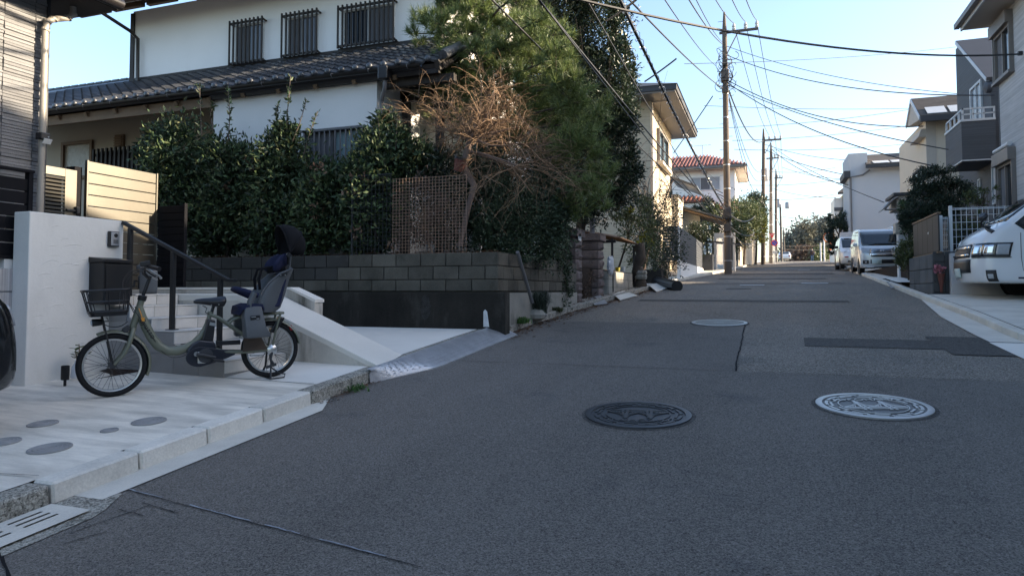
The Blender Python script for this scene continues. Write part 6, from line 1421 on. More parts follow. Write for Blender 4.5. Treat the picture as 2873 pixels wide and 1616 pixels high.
MB().lathe([(.028, 0), (.02, .012)], (3.284, 16.9, 2.55), (-1, 0, 0), 10).build('knob', MT['white_trim'], df)
cw = tag(MB().box(3.48, 12, 16.0, 16.14, .9, 2.08).build('concrete_wall', MT['grey_wall'], None, bev=.015), 'smooth grey concrete wall behind the white van', 'wall')
# hanging flower pot on the tile front
p = PY(2640, 770, 16.1); fpot = empty('wall_pot', p, 'cone shaped red flower pot with pink flowers on the dark tiles', 'pot')
mat('flower_pink', (.42, .16, .20), .7, .3, 30, island=.4)
MB().lathe([(.018, -.36), (.065, .0), (.07, .02), (.05, .02)], (p.x, 16.1, p.z), n=12).build('pot_body', MT['pot_red'], fpot, 40)
leaf_cloud('flowers', 'flower_pink', fpot, [(np.array([p.x - .03, 16.05, p.z + .10]), np.array([.14, .1, .10]))], 160, .05, .7, 5)
# white mesh fence
mf = empty('mesh_fence', (4.2, 16.6, 2.1), 'white wire mesh fence above the concrete wall', 'fence')
def mesh_panel(x0, x1, y, z0, z1, nx, nz):
    for i in range(nx + 1): x = x0 + (x1 - x0) * i / nx; MB().tube([(x, y, z0), (x, y, z1)], .006, 4).build('vertical_wire', MT['mesh_white'], mf)
    for i in range(nz + 1): z = z0 + (z1 - z0) * i / nz; MB().tube([(x0, y, z), (x1, y, z)], .006, 4).build('horizontal_wire', MT['mesh_white'], mf)
    MB().tube([(x0, y - .03, z1 - .03), (x1, y - .03, z1 - .03)], .010, 4).build('top_rail', MT['mesh_white'], mf)
a = PY(2641, 690, 16.7).x; b = PY(2669, 690, 16.45).x
mesh_panel(a, b, 16.7, 2.12, 2.86, 4, 6); mesh_panel(b, 6.8, 16.45, 2.14, 3.02, 34, 6)
for x, y, z1 in ((a, 16.7, 2.90), (b, 16.45, 3.07), (b + 1.0, 17.0, 2.9)): MB().box(x - .03, x + .03, y - .03, y + .03, 1.9, z1).build('post', MT['mesh_white'], mf, bev=.006)
bx = PY(2705, 590, 18.6); tag(MB().box(bx.x - .35, bx.x + .35, 18.6, 19.3, 2.3, bx.z - .2).build('garden_box', MT['black_plastic'], None, bev=.02), 'black storage box behind the white mesh fence', 'box')
struct(MB().box(3.9, 12, 16.3, 36, .9, 2.12).build('raised_lot', MT['soil']))
# house A : light siding house at the right edge
HX = 5.2
ha = empty('grey_house', (HX, 18, 2.1), 'light grey tiled house at the right edge with shuttered windows', 'house')
yfar = PX(2801, 200, HX).y
MB().box(8.4, 8.6, 13.0, 16.9, .9, 3.6).build('sun_block_wall', MT['siding_grey'], ha); MB().box(HX, 12, 13.0, yfar, 3.6, 7.7).build('upper_wall', MT['siding_grey'], ha); MB().box(HX, 12, 16.9, yfar, 2.0, 3.61).build('lower_wall', MT['siding_grey'], ha)  # unseen wall behind the van is added to block low sun
MB().box(HX - .012, HX + .02, yfar - .02, yfar + .02, 2.0, 7.4).build('corner_trim', MT['siding_navy_trim'], ha)
sz = PX(2830, 80, HX).z
ez = PX(2672, 85, HX - .75).z
# roof : soffit, fascia, slope
MB().ob((HX - .62, 12.9, 7.62), (.64, 0, 0), (0, yfar + .35 - 12.9, 0), (0, 0, .03)).build('soffit', MT['soffit_pale'], ha)
MB().box(HX - .66, HX - .625, 12.9, yfar + .35, 7.60, 7.80).build('fascia', MT['frame_pale'], ha); MB().box(HX - .78, HX - .67, 12.85, yfar + .42, 7.68, 7.80).build('gutter', MT['frame_brown'], ha)
ye_ = yfar + .4; MB().add([(HX - .72, 12.85, 7.80), (12.5, 12.85, 7.80), (12.5, ye_, 7.80), (HX - .72, ye_, 7.80), (8.6, 13.6, 8.75), (8.6, ye_ - 2.4, 8.75)], [(0, 3, 5, 4), (3, 2, 5), (2, 1, 4, 5), (0, 4, 1), (0, 1, 2, 3)]).build('roof', MT['roof_dark'], ha)
def shut_window(a_, b_, h, zt_):
    ya, yb_ = sorted((a_, b_)); o = win(ha, (HX, ya, zt_ - h), (0, 1, 0), (0, 0, 1), (-1, 0, 0), yb_ - ya, h, 'frame_brown', 'glass_dark', .06, .07, 1, 'curtain_grey')
    MB().box(HX - .16, HX, ya - .06, yb_ + .06, zt_, zt_ + .28).build('shutter_box', MT['frame_brown'], o, bev=.01); MB().box(HX - .09, HX, ya - .05, ya, zt_ - h, zt_).build('shutter_rail', MT['frame_brown'], o); MB().box(HX - .09, HX, yb_, yb_ + .05, zt_ - h, zt_).build('shutter_rail', MT['frame_brown'], o)
    MB().box(HX - .12, HX, ya - .06, yb_ + .06, zt_ - h - .06, zt_ - h).build('sill', MT['frame_brown'], o); return o
w1 = PX(2796, 110, HX); w2 = PX(2840, 60, HX); wb = PX(2800, 235, HX); shut_window(w1.y, w2.y, w1.z - wb.z, w1.z)
w1 = PX(2806, 470, HX); w2 = PX(2848, 440, HX); shut_window(w1.y, w2.y, 1.7, w1.z)
MB().tube([(HX - .10, w2.y, w1.z + .36), (HX - .10, w1.y, w1.z + .36)], .05, 8).build('awning_roll', MT['frame_pale'], ha, 60)
MB().lathe([(.05, 0), (.05, .08)], PX(2868, 150, HX), (-1, 0, 0), 8).build('wire_anchor', MT['black_plastic'], ha)
# unseen neighbouring houses on the sunny side, added to shade the road
hn = empty('unseen_neighbour_house', (9, 2, .3), 'unseen two-storey grey house added right of the near road to shade it', 'house')
MB().box(6.2, 13, -11, 12.8, -.8, 6.3).build('wall', MT['siding_grey'], hn)
MB().add([(5.6, -11.6, 6.3), (13.6, -11.6, 6.3), (13.6, 12.85, 6.3), (5.6, 12.85, 6.3), (9.4, -11.6, 9.05), (9.4, 9.0, 9.05)], [(0, 3, 5, 4), (3, 2, 5), (2, 1, 4, 5), (0, 4, 1), (0, 1, 2, 3)]).build('roof', MT['roof_dark'], hn)
for yy in (-6, 0, 6): win(hn, (6.2, yy, 3.2), (0, 1, 0), (0, 0, 1), (-1, 0, 0), 1.7, 1.3, 'frame_brown', 'glass_dark', .06, .07, 1, 'curtain_grey')
for (ya, yb_, zg, lab) in ((13, 27.5, 1.2, 'unseen two-storey house added behind the grey tiled house to block sun'), (28, 47, 2.2, 'unseen two-storey house added behind the cream house to block sun')):
    e = empty('unseen_back_house', (15, (ya + yb_) / 2, zg), lab, 'house', 'unseen houses of the back row'); MB().box(13, 19, ya, yb_, zg - .6, 6.6).build('wall', MT['cream_wall'], e)
    MB().add([(12.5, ya - .4, 6.6), (19.5, ya - .4, 6.6), (19.5, yb_ + .4, 6.6), (12.5, yb_ + .4, 6.6), (16, ya + 2.5, 8.5), (16, yb_ - 2.5, 8.5)], [(0, 3, 5, 4), (3, 2, 5), (2, 1, 4, 5), (1, 0, 4), (0, 1, 2, 3)]).build('roof', MT['roof_dark'], e)
# house B : dark siding with balcony
BXm = PY(2803, 400, 21.7).x + .02
hb_ = empty('navy_house', (6.2, 23, 2.1), 'dark blue-grey sided house with a boxed balcony', 'house')
BXw = 5.78
MB().prism([(BXw, 21.75, 2.0), (BXw, 21.75, PX(2790, 220, BXw).z), (BXw, 24.6, PX(2716, 115, BXw).z + .2), (BXw, 25.2, PX(2716, 115, BXw).z + .2), (BXw, 25.2, 2.0)], (6, 0, 0)).build('wall', MT['siding_navy'], hb_)
a_, b_ = V((BXw, 21.68, PX(2790, 220, BXw).z + .02)), V((BXw, 24.65, PX(2716, 115, BXw).z + .22))
MB().ob(a_ + V((-.12, 0, 0)), b_ - a_, (6.2, 0, 0), (0, -.03, .08)).build('roof', MT['roof_dark'], hb_); MB().ob(a_ + V((-.14, 0, -.02)), b_ - a_, (.02, 0, 0), (0, -.03, .09)).build('verge_trim', MT['frame_pale'], hb_)
bx0 = 5.0; by0 = PX(2700, 450, bx0).y; by1 = PX(2654, 450, bx0).y; bz1 = PX(2700, 340, bx0).z; bz0 = PX(2700, 450, bx0).z
bal = MB().box(bx0, BXw - .002, by0, by1, bz0, bz1).build('balcony', MT['siding_navy'], hb_)
MB().box(bx0 - .02, BXw, by0 - .02, by1 + .02, bz1, bz1 + .06).build('balcony_cap', MT['frame_pale'], bal); MB().box(bx0 - .015, BXw - .004, by0 - .015, by1 + .015, bz0 - .03, bz0).build('balcony_edge', MT['frame_pale'], bal)
MB().box(bx0 + .02, BXw, by0 + .02, by1 - .02, bz0 - .05, bz0 - .031).build('balcony_soffit', MT['siding_navy_trim'], bal)
mb = MB(); mb.box(bx0 + .02, BXw, by0 + .0, by0 + .04, bz1 + .32, bz1 + .36); mb.box(bx0 + .02, bx0 + .06, by0, by1, bz1 + .32, bz1 + .36); mb.box(bx0 + .02, BXw, by0 + .0, by0 + .04, bz1 + .18, bz1 + .21); mb.build('balcony_rail', MT['frame_pale'], bal)
for k in range(4): MB().box(bx0 + .02 + k * .24, bx0 + .06 + k * .24, by0, by0 + .04, bz1 + .06, bz1 + .33).build('rail_post', MT['frame_pale'], bal)
for k in range(4): MB().box(bx0 + .02, bx0 + .06, by0 + .4 + k * .45, by0 + .44 + k * .45, bz1 + .06, bz1 + .33).build('rail_post', MT['frame_pale'], bal)
p1, p2 = PX(2765, 270, BXw), PX(2745, 330, BXw)
win(hb_, (BXw, 22.5, bz1 - .5), (0, 1, 0), (0, 0, 1), (-1, 0, 0), 1.1, 1.9, 'frame_pale', 'glass_grey', .07, .05, 1)
MB().lathe([(.16, -.02), (.16, .10), (.05, .16)], PX(2778, 245, BXw), (-1, 0, 0), 12).build('vent_hood', MT['siding_navy_trim'], hb_, 40)
for (px, py, hh) in ((2750, 530, .55), (2790, 505, 1.3)):
    p = PX(px, py, BXw); win(hb_, (BXw, p.y - .12, p.z - hh / 2), (0, 1, 0), (0, 0, 1), (-1, 0, 0), .24, hh, 'frame_pale', 'glass_sky', .04, .04, 0)
# house C : cream with brown shingle roof
CYy = 29.0; hc = empty('cream_house', (6, 30, 2), 'cream house with brown shingle roof beyond the balcony', 'house')
def cz(px, py): return PY(px, py, CYy)
x0 = cz(2600, 400).x; MB().box(x0, x0 + 5, CYy, CYy + 5.5, 1.8, cz(2600, 335).z).build('wall', MT['cream_wall'], hc)
MB().box(x0 - .02, x0 + .3, CYy - .02, CYy - .001, 1.8, cz(2600, 335).z).build('corner_strip', MT['soffit_pale'], hc)
VX = 5.35; y0_, y1_, y2_ = 28.4, 29.9, 30.9; ze = PY(2590, 332, y0_).z; za_ = PY(2565, 284, y1_).z; zk = PY(2556, 356, y2_).z
MB().prism([(VX, y0_, ze), (VX, y1_, za_), (VX + 6, y1_, za_), (VX + 6, y0_, ze)], (0, 0, .10)).build('roof', MT['shingle_brown'], hc)
MB().prism([(VX, y1_ + .01, za_), (VX, y2_, zk), (VX + 6, y2_, zk), (VX + 6, y1_ + .01, za_)], (0, 0, .10)).build('roof_back', MT['shingle_brown'], hc)
MB().box(VX, VX + 6, y0_ - .13, y0_ - .005, ze - .14, ze + .05).build('gutter', MT['roof_dark'], hc)
for k in range(4): MB().ob((VX + .25 + k * .72, y0_ + .05, ze + .16), (.62, 0, 0), (0, .5, .5 * (za_ - ze) / 1.5), (0, 0, .02)).build('skylight', MT['frame_pale'], hc)
mb = MB(); mb.ob((VX - .04, y0_, ze - .06), (.035, 0, 0), (0, 1.5, za_ - ze), (0, 0, .15)); mb.ob((VX - .04, y1_, za_ - .06), (.035, 0, 0), (0, y2_ - y1_, zk - za_), (0, 0, .15)); mb.build('verge_board', MT['frame_pale'], hc)
MB().prism([(VX, y0_ + .05, ze - .03), (VX, y1_, za_ - .03), (VX, y2_, zk - .03)], (x0 - VX + .01, 0, 0)).build('verge_soffit', MT['soffit_pale'], hc)
MB().ob((VX + .05, CYy + .1, PY(2570, 393, 29.6).z), (x0 - VX, 0, .0), (0, 1.6, 0), (.12, 0, .30)).build('canopy_roof', MT['soffit_pale'], hc)
win(hc, (x0, CYy + .6, 3.6), (0, 1, 0), (0, 0, 1), (-1, 0, 0), 1.8, 2.4, 'wood_dark', 'glass_dark', .08, .06, 1)
# house D : big blank grey wall
DY = 41.0; hd = empty('grey_block_house', (7, 43, 2.5), 'plain pale grey house with a blank side wall behind the parked cars', 'house')
d = lambda px, py: PY(px, py, DY)
a0, a1 = d(2380, 432), d(2433, 428); a2 = d(2580, 455)
MB().box(a0.x, a1.x, DY, DY + 3, 2.2, a0.z).build('tower_wall', MT['grey_wall'], hd); MB().box(a1.x + .001, a2.x + 3, DY + .01, DY + 7, 2.2, d(2500, 462).z).build('wall', MT['grey_wall'], hd)
MB().prism([(a1.x - .1, DY - .5, d(2433, 470).z), (a1.x - .1, DY + 3.0, d(2433, 470).z + 1.1), (a1.x + 6, DY + 3.0, d(2433, 470).z + 1.1), (a1.x + 6, DY - .5, d(2433, 470).z)], (0, 0, .10)).build('roof', MT['shingle_brown'], hd)
MB().box(a1.x - .15, a1.x + 6, DY - .62, DY - .48, d(2433, 470).z - .12, d(2433, 470).z + .02).build('gutter', MT['roof_dark'], hd)
for k in range(4): MB().ob((a1.x + .25 + k * .85, DY - .45, d(2433, 470).z + .125), (.75, 0, 0), (0, .7, .22), (0, 0, .02)).build('skylight', MT['frame_pale'], hd)
q0, q1, q2 = d(2440, 478), d(2420, 492), d(2386, 498)
MB().tube([q0 + V((0, -.1, 0)), q1 + V((0, -.1, 0)), q2 + V((0, -.1, 0)), (q2.x, DY - .1, 2.4)], .045, 8).build('downpipe', MT['frame_brown'], hd, 60)
MB().box(a0.x - .25, a0.x + .05, DY - .3, DY + 2, d(2380, 500).z, d(2380, 490).z + .15).build('side_eave', MT['roof_dark'], hd)
MB().box(a0.x + 4.7, a0.x + 7, DY + 2.5, DY + 5, 8.2, 9.3).build('dormer', MT['cream_wall'], hd); MB().prism([(a0.x + 4.3, DY + 2.2, 9.3), (a0.x + 4.3, DY + 4, 9.9), (a0.x + 7.5, DY + 4, 9.9), (a0.x + 7.5, DY + 2.2, 9.3)], (0, 0, .1)).build('dormer_roof', MT['shingle_brown'], hd)
# porch with curved canopy
PYy = 27.0; po_ = empty('white_porch', (5.4, PYy, 2), 'white porch with flat roof and a curved glass canopy', 'porch')
d = lambda px, py: PY(px, py, PYy)
a0, a1 = d(2515, 545), d(2610, 535)
MB().box(a0.x, a1.x + .6, PYy, PYy + 1.6, a0.z - .5, a0.z - .06).build('beam', MT['soffit_pale'], po_); MB().box(a0.x - .1, a1.x + .7, PYy - .1, PYy + 1.7, a0.z - .06, a0.z + .04).build('roof', MT['roof_dark'], po_)
for px in (2530, 2542): x = d(px, 600).x; MB().box(x - .04, x + .04, PYy + .1, PYy + .2, 1.8, a0.z - .5).build('post', MT['frame_pale'], po_)
MB().box(a0.x + .6, a1.x + .6, PYy + 1.5, PYy + 1.6, 1.8, a0.z - .5).build('door_wall', MT['cream_wall'], po_)
rows = []
for k in range(9):
    t = k / 8; q = d(2480 + 38 * t, 588 - 34 * math.sin(t * 1.35)); rows.append([(q.x, PYy - .1, q.z), (q.x, PYy + 1.2, q.z)])
mb = MB(); mb.loft(rows, caps=False, closed=False); cv = mb.build('curved_canopy', MT['glass_sky'], po_, 60); cv.modifiers.new('t', 'SOLIDIFY').thickness = .03
mb = MB(); mb.tube([r[0] for r in rows], .05, 6); q = d(2480, 590); mb.tube([(q.x, PYy - .1, q.z), (a0.x, PYy - .1, q.z)], .03, 5); mb.build('canopy_frame', MT['frame_brown'], po_, 60)
# fence and gate post by the cars
f2 = empty('panel_fence', (4.9, 25.8, 1.9), 'low dark board fence between the box-shaped car and the porch', 'fence')
for k in range(6): piece('board', bbox(.03, .5, 1.25, .004, MT['fence_dark']), f2, (5.0, 24.5 + k * .52, R(25) + .85))
q = PY(2533, 665, 24.2); gp = tag(MB().box(q.x - .16, q.x + .16, 24.0, 24.3, R(24) + .1, q.z + .12).build('gate_post', MT['grey_wall'], None, bev=.02), 'short pale gate post with lamp box behind the round bush', 'post')
MB().box(q.x - .24, q.x + .24, 23.94, 24.36, q.z + .1, q.z + .42).build('lamp_box', MT['soffit_pale'], gp, bev=.02)
# low things beyond the small car on the right
gb_ = empty('white_gate', (4.1, 39.3, R(39)), 'white tubular garden gate left of the small silver hatchback', 'gate')
q = PY(2358, 700, 39.5)
for k in range(4): MB().tube([(q.x + k * .28, 39.5, R(39.5) + .1), (q.x + k * .28, 39.5, R(39.5) + 1.75)], .035, 6).build('upright', MT['frame_pale'], gb_)
for z in (.3, 1.0, 1.7): MB().tube([(q.x, 39.5, R(39.5) + z), (q.x + .84, 39.5, R(39.5) + z)], .025, 6).build('rail', MT['frame_pale'], gb_)
q = PY(2378, 668, 40.2); tag(MB().box(q.x - .35, q.x + .4, 40.1, 40.5, q.z - .3, q.z + .3).build('outdoor_unit', MT['grey_wall'], None, bev=.02), 'grey air conditioner unit on the corner of the blank grey house', 'air conditioner')
# house E : tan house with white balcony
EYy = 52.0; he = empty('tan_house', (6.2, 53, 3), 'tan house with white balcony beyond the grey house', 'house')
d = lambda px, py: PY(px, py, EYy)
a0, a1 = d(2352, 545), d(2392, 545)
MB().box(a0.x + .3, a1.x + 4, EYy, EYy + 6, 2.8, a0.z).build('wall', MT['tan_wall'], he); MB().prism([(a0.x - .1, EYy - .6, a0.z - .1), (a0.x + 1.5, EYy + 3, a0.z + 1.4), (a1.x + 4, EYy + 3, a0.z + 1.4), (a1.x + 4, EYy - .6, a0.z - .1)], (0, 0, .15)).build('roof', MT['shingle_brown'], he)
b0 = d(2342, 570); MB().box(b0.x, a0.x + .29, EYy + .2, EYy + 3, d(2342, 605).z, d(2342, 555).z).build('balcony', MT['frame_pale'], he); MB().box(b0.x - .03, a0.x + .3, EYy + .15, EYy + .19, d(2342, 592).z, d(2342, 582).z).build('balcony_shade', MT['siding_navy_trim'], he)
MB().box(b0.x + .2, a0.x + .29, EYy + .5, EYy + 3, 2.8, d(2342, 606).z).build('lower_wall', MT['frame_pale'], he)
# convex traffic mirror, poles, posts on the far right
mr = empty('traffic_mirror', PY(2330, 735, 75), 'orange convex traffic mirror on a post beside the clipped hedge', 'traffic mirror')
mat('mirror_orange', (.62, .17, .04), .5, .05); q = PY(2325, 666, 75)
MB().tube([PY(2330, 738, 75), PY(2330, 655, 75)], .09, 8).build('post', MT['mirror_orange'], mr); MB().lathe([(.5, -.05), (.52, 0), (.42, .06)], q, (-.2, -1, 0), 20).build('hood', MT['mirror_orange'], mr, 40); MB().lathe([(.42, 0), (.25, .03), (.01, .04)], q + V((0, -.06, 0)), (-.2, -1, 0), 20).build('mirror_face', MT['glass_sky'], mr, 60)
for px, top, y, lab in ((2303, 681, 95, 'leftmost thin grey pole beside the walking person'), (2313, 667, 90, 'thin pale pole right of the grey one')):
    b = PY(px, 735, y); tag(MB().tube([(b.x, y, R(y)), (b.x, y, PY(px, top, y).z)], .09, 8).build('thin_pole', MT['grey_wall'], None, 60), lab, 'pole', 'thin poles on the far right')
fw_ = tag(MB().box(PY(2333, 720, 70).x, PY(2350, 720, 55).x + 2, 58, 72, R(60), R(66) + 1.3).build('white_wall', MT['frame_pale']), 'far white garden wall below the clipped hedge', 'wall')

# ------------------------------------------------------------------ far left side: cream house, fence, red-roofed house
CX = -4.4; ch = empty('cream_brick_house', (-6, 31, 2), 'cream brick house with dark hipped roof and sunlit side wall', 'house')
yc = PX(1825, 320, CX).y; ye = PX(1882, 560, CX).y; wz = PX(1827, 285, CX).z
MB().box(CX - 6, CX, yc, ye + .5, 1.6, wz).build('wall', MT['cream_brick'], ch)
MB().box(CX - .002, CX + .02, yc - .02, yc + .12, 1.6, wz).build('corner_strip', MT['soffit_pale'], ch)
eo = 1.15; MB().box(CX - 7, CX + eo, yc - eo, ye + 1.4, wz - .05, wz + .02).build('soffit', MT['frame_brown'], ch); MB().box(CX - 7.1, CX + eo + .06, yc - eo - .06, ye + 1.46, wz + .021, wz + .24).build('fascia', MT['roof_dark'], ch)
zt_ = wz + .24; MB().add([(CX - 7.2, yc - eo - .1, zt_), (CX + eo + .1, yc - eo - .1, zt_), (CX + eo + .1, ye + 1.5, zt_), (CX - 7.2, ye + 1.5, zt_), (CX - 4.2, (yc + ye) / 2, zt_ + 1.6), (CX - 2.0, (yc + ye) / 2, zt_ + 1.6)], [(0, 1, 5, 4), (1, 2, 5), (2, 3, 4, 5), (3, 0, 4), (0, 3, 2, 1)]).build('roof', MT['roof_dark'], ch)
MB().tube([(CX + .06, yc + .1, wz - .08), (CX + eo * .7, yc + .2, wz - .02)], .05, 6).build('gutter_arm', MT['soffit_pale'], ch); MB().tube([(CX + .06, yc + .06, wz - .1), (CX + .06, yc + .06, 1.8)], .045, 6).build('downpipe', MT['soffit_pale'], ch)
w1, w2 = PX(1842, 360, CX), PX(1868, 390, CX); o = win(ch, (CX, w1.y, PX(1842, 450, CX).z), (0, 1, 0), (0, 0, 1), (1, 0, 0), w2.y - w1.y, w1.z - PX(1842, 450, CX).z, 'frame_brown', 'glass_sky', .09, .14, 1)
MB().box(CX, CX + .28, w1.y - .1, w2.y + .1, PX(1842, 450, CX).z - .16, PX(1842, 450, CX).z - .02).build('sill', MT['soffit_pale'], o)
q = PX(1895, 500, CX + .6); MB().ob((CX, ye - .2, PX(1880, 500, CX).z), (1.3, 0, -.55), (0, 3.2, 0), (0, 0, .12)).build('side_roof', MT['kawara'], ch); MB().box(CX - 2, CX + .3, ye + .5, ye + 3, 1.8, PX(1880, 540, CX).z).build('side_wall', MT['cream_wall'], ch)
# grey slat fence
gf = empty('slat_fence', (-2.9, 30, 1.8), 'long grey slat fence along the far left kerb', 'fence')
for k in range(12): piece('slat', bbox(.03, 9.6, .095, .003, MT['shutter_grey'] if False else MT['siding_navy_trim']), gf, (-2.9, 30.4, 2.46 + k * .104))
for k in range(12): piece('slat', bbox(.55, .03, .095, .003, MT['siding_navy_trim']), gf, (-3.19, 25.55, 2.46 + k * .104))
MB().prism([(-2.96, 25.5, 1.5), (-2.96, 35.2, 2.0), (-2.96, 35.2, 2.40), (-2.96, 25.5, 2.40)], (.12, 0, 0)).build('base_wall', MT['house_white'], gf); MB().box(-2.93, -2.87, 25.53, 25.6, 2.3, 3.68).build('post', MT['frame_pale'], gf); MB().box(-2.95, -2.86, 35.1, 35.2, 2.3, 3.7).build('post', MT['siding_navy_trim'], gf)
# tiled porch roof behind the fence
tp_ = empty('tiled_porch', (-4.2, 39, 2.2), 'small grey tiled porch roof behind the grey slat fence', 'porch'); 
a0 = PY(1910, 575, 39); MB().ob((a0.x - .6, 38.2, a0.z), (3.2, 0, -1.05), (0, 3.2, 0), (0, 0, .10)).build('roof', MT['kawara'], tp_); MB().ob((a0.x - .6, 38.3, a0.z - .12), (3.05, 0, -1.0), (0, 3.0, 0), (0, 0, .08)).build('soffit', MT['wood_brown'], tp_); MB().box(a0.x - .6, a0.x + 1.0, 39.2, 41, 2.2, a0.z - .3).build('wall', MT['cream_wall'], tp_)
MB().ob((PY(1915, 690, 37).x, 37, 4.0), (2.9, 0, -.35), (0, 1.2, 0), (0, 0, .06)).build('lower_canopy', MT['roof_dark'], tp_)
# concrete gate structure and dark fences before the poles
cg = empty('concrete_gate', (-2.3, 37, 2.3), 'pale concrete gate wall with two openings left of the nearest pole', 'gate')
q0, q1 = PY(2003, 700, 37.0), PY(2040, 700, 37.0); top = PY(2003, 668, 37).z
for (u0, u1) in ((0, .12), (.42, .6), (.9, 1.0)): x0, x1 = q0.x + (q1.x - q0.x) * u0 * 1.6, q0.x + (q1.x - q0.x) * u1 * 1.6; MB().box(x0, x1, 37, 37.25, R(37), top).build('pier', MT['grey_wall'], cg)
MB().box(q0.x, q0.x + (q1.x - q0.x) * 1.6, 37.0, 37.25, top + .001, top + .25).build('lintel', MT['grey_wall'], cg); MB().box(q0.x - .6, q0.x - .01, 36.2, 37.3, R(36), R(36) + .9).build('planter', MT['siding_navy_trim'], cg)
dfn = empty('dark_fence', (-1.2, 44, 2.7), 'dark stepped metal fence right of the nearest pole', 'fence')
for k in range(4):
    y0 = 41 + k * 1.6; x = LE(y0) - .35; MB().box(x - .05, x, y0, y0 + 1.5, R(y0) + .5, R(y0) + 2.1 - .12 * k).build('panel', MT['fence_dark'], dfn); MB().box(x - .09, x + .03, y0 + 1.5, y0 + 1.6, R(y0), R(y0) + 2.2 - .12 * k).build('post', MT['fence_dark'], dfn); MB().box(x - .1, x + .02, y0, y0 + 1.5, R(y0), R(y0) + .5).build('base', MT['conc_wall'], dfn)
bwall = tag(MB().prism([(LE(47) - .35, 47.6, R(47)), (LE(58) - .35, 57.0, R(57)), (LE(58) - .35, 57.0, R(57) + 2.6), (LE(47) - .35, 47.6, R(47.6) + 2.75)], (-.25, 0, 0)).build('garden_wall', MT['cream_wall']), 'tall beige garden wall lit by the sun below the hedge', 'wall')
tag(MB().box(LE(47) - .9, LE(47) - .35, 47.3, 47.55, R(47), R(47) + 2.4).build('end_pier', MT['cream_wall']), 'beige wall end pier before the tall garden wall', 'wall')
tag(MB().box(LE(57) - .4, LE(57) - .1, 57.1, 57.6, R(57), R(57) + 2.5).build('white_pier', MT['frame_pale']), 'white gate pier at the far end of the beige wall', 'pier')
# red tiled house
RY = 58.0; rh = empty('red_roof_house', (-4.5, 61, 3.4), 'white house with red tiled roofs behind the nearest pole', 'house')
d = lambda px, py: PY(px, py, RY)
a0, a1 = d(1890, 485), d(2062, 478)
MB().box(a0.x - 3, a1.x, RY, RY + 7, 3, a0.z).build('wall', MT['house_white'], rh)
def red_roof(x0, x1, y0, z0, dep, rise, nt, name):
    o = MB().add([(x0, y0, z0), (x1, y0, z0), (x1, y0 + 2 * dep, z0), (x0, y0 + 2 * dep, z0), (x0 + dep * .7, y0 + dep, z0 + rise), (x1 - dep * .7, y0 + dep, z0 + rise)], [(0, 1, 5, 4), (1, 2, 5), (2, 3, 4, 5), (3, 0, 4), (0, 3, 2, 1)]).build(name, MT['roof_red'], rh)
    for i in range(nt):
        x = x0 + (x1 - x0) * (i + .5) / nt; f = min(1, (x - x0) / (dep * .7), (x1 - x) / (dep * .7)); MB().tube([(x, y0 - .03, z0 + .06), (x, y0 + dep * f, z0 + rise * f + .06)], .085, 6).build('roll_tile', MT['roof_red'], o)
    return o
rz_ = d(1890, 478).z; red_roof(a0.x - 4, a1.x + .9, RY - .9, rz_, 4.6, 1.7, 34, 'upper_roof'); MB().box(a0.x - 3.9, a1.x + .8, RY - .85, RY + 7.5, rz_ - .22, rz_ - .02).build('eave', MT['soffit_pale'], rh); MB().box(a0.x - 4, a1.x + .95, RY - .98, RY - .88, rz_ - .16, rz_ + .02).build('gutter', MT['frame_brown'], rh)
lz = d(1960, 560).z; red_roof(a0.x - 4, d(2010, 560).x, RY - 2.6, lz - .5, 2.4, .75, 22, 'lower_roof'); MB().box(a0.x - 3.5, d(2005, 560).x, RY - 2.2, RY - .01, 3, lz - .55).build('lower_wall', MT['house_white'], rh); red_roof(d(2008, 560).x, a1.x + 1.6, RY - 2.2, lz - .9, 2.2, .55, 12, 'lower_roof')
b0, b1 = d(1938, 540), d(2020, 495); o = win(rh, (b0.x, RY, b0.z + .1), (1, 0, 0), (0, 0, 1), (0, -1, 0), b1.x - b0.x, b1.z - b0.z - .1, 'frame_pale', 'shutter_grey', .07, .07, 2, 'curtain_grey'); q = d(1978, 486); MB().box(q.x - .15, q.x + .15, RY - .15, RY, q.z - .12, q.z + .12).build('vent', MT['shutter_grey'], rh)
MB().box(a1.x - .01, a1.x + .06, RY + 1.0, RY + 2.2, b0.z + .2, b1.z - .1).build('side_window', MT['glass_grey'], rh)
q = d(1963, 440); an = tag(MB().tube([(q.x, RY + 3, rz_ + 1.4), (q.x, RY + 3, PY(1963, 407, RY + 3).z)], .03, 5).build('tv_antenna', MT['grey_wall']), 'thin television antenna on the red tiled roof', 'antenna'); zz = PY(1963, 409, RY + 3).z; mb = MB(); mb.tube([(q.x - .7, RY + 3, zz), (q.x + .7, RY + 3, zz)], .02, 4); [mb.tube([(q.x - .6 + k * .2, RY + 2.8, zz), (q.x - .6 + k * .2, RY + 3.2, zz)], .012, 4) for k in range(7)]; mb.build('antenna_arms', MT['grey_wall'], an)

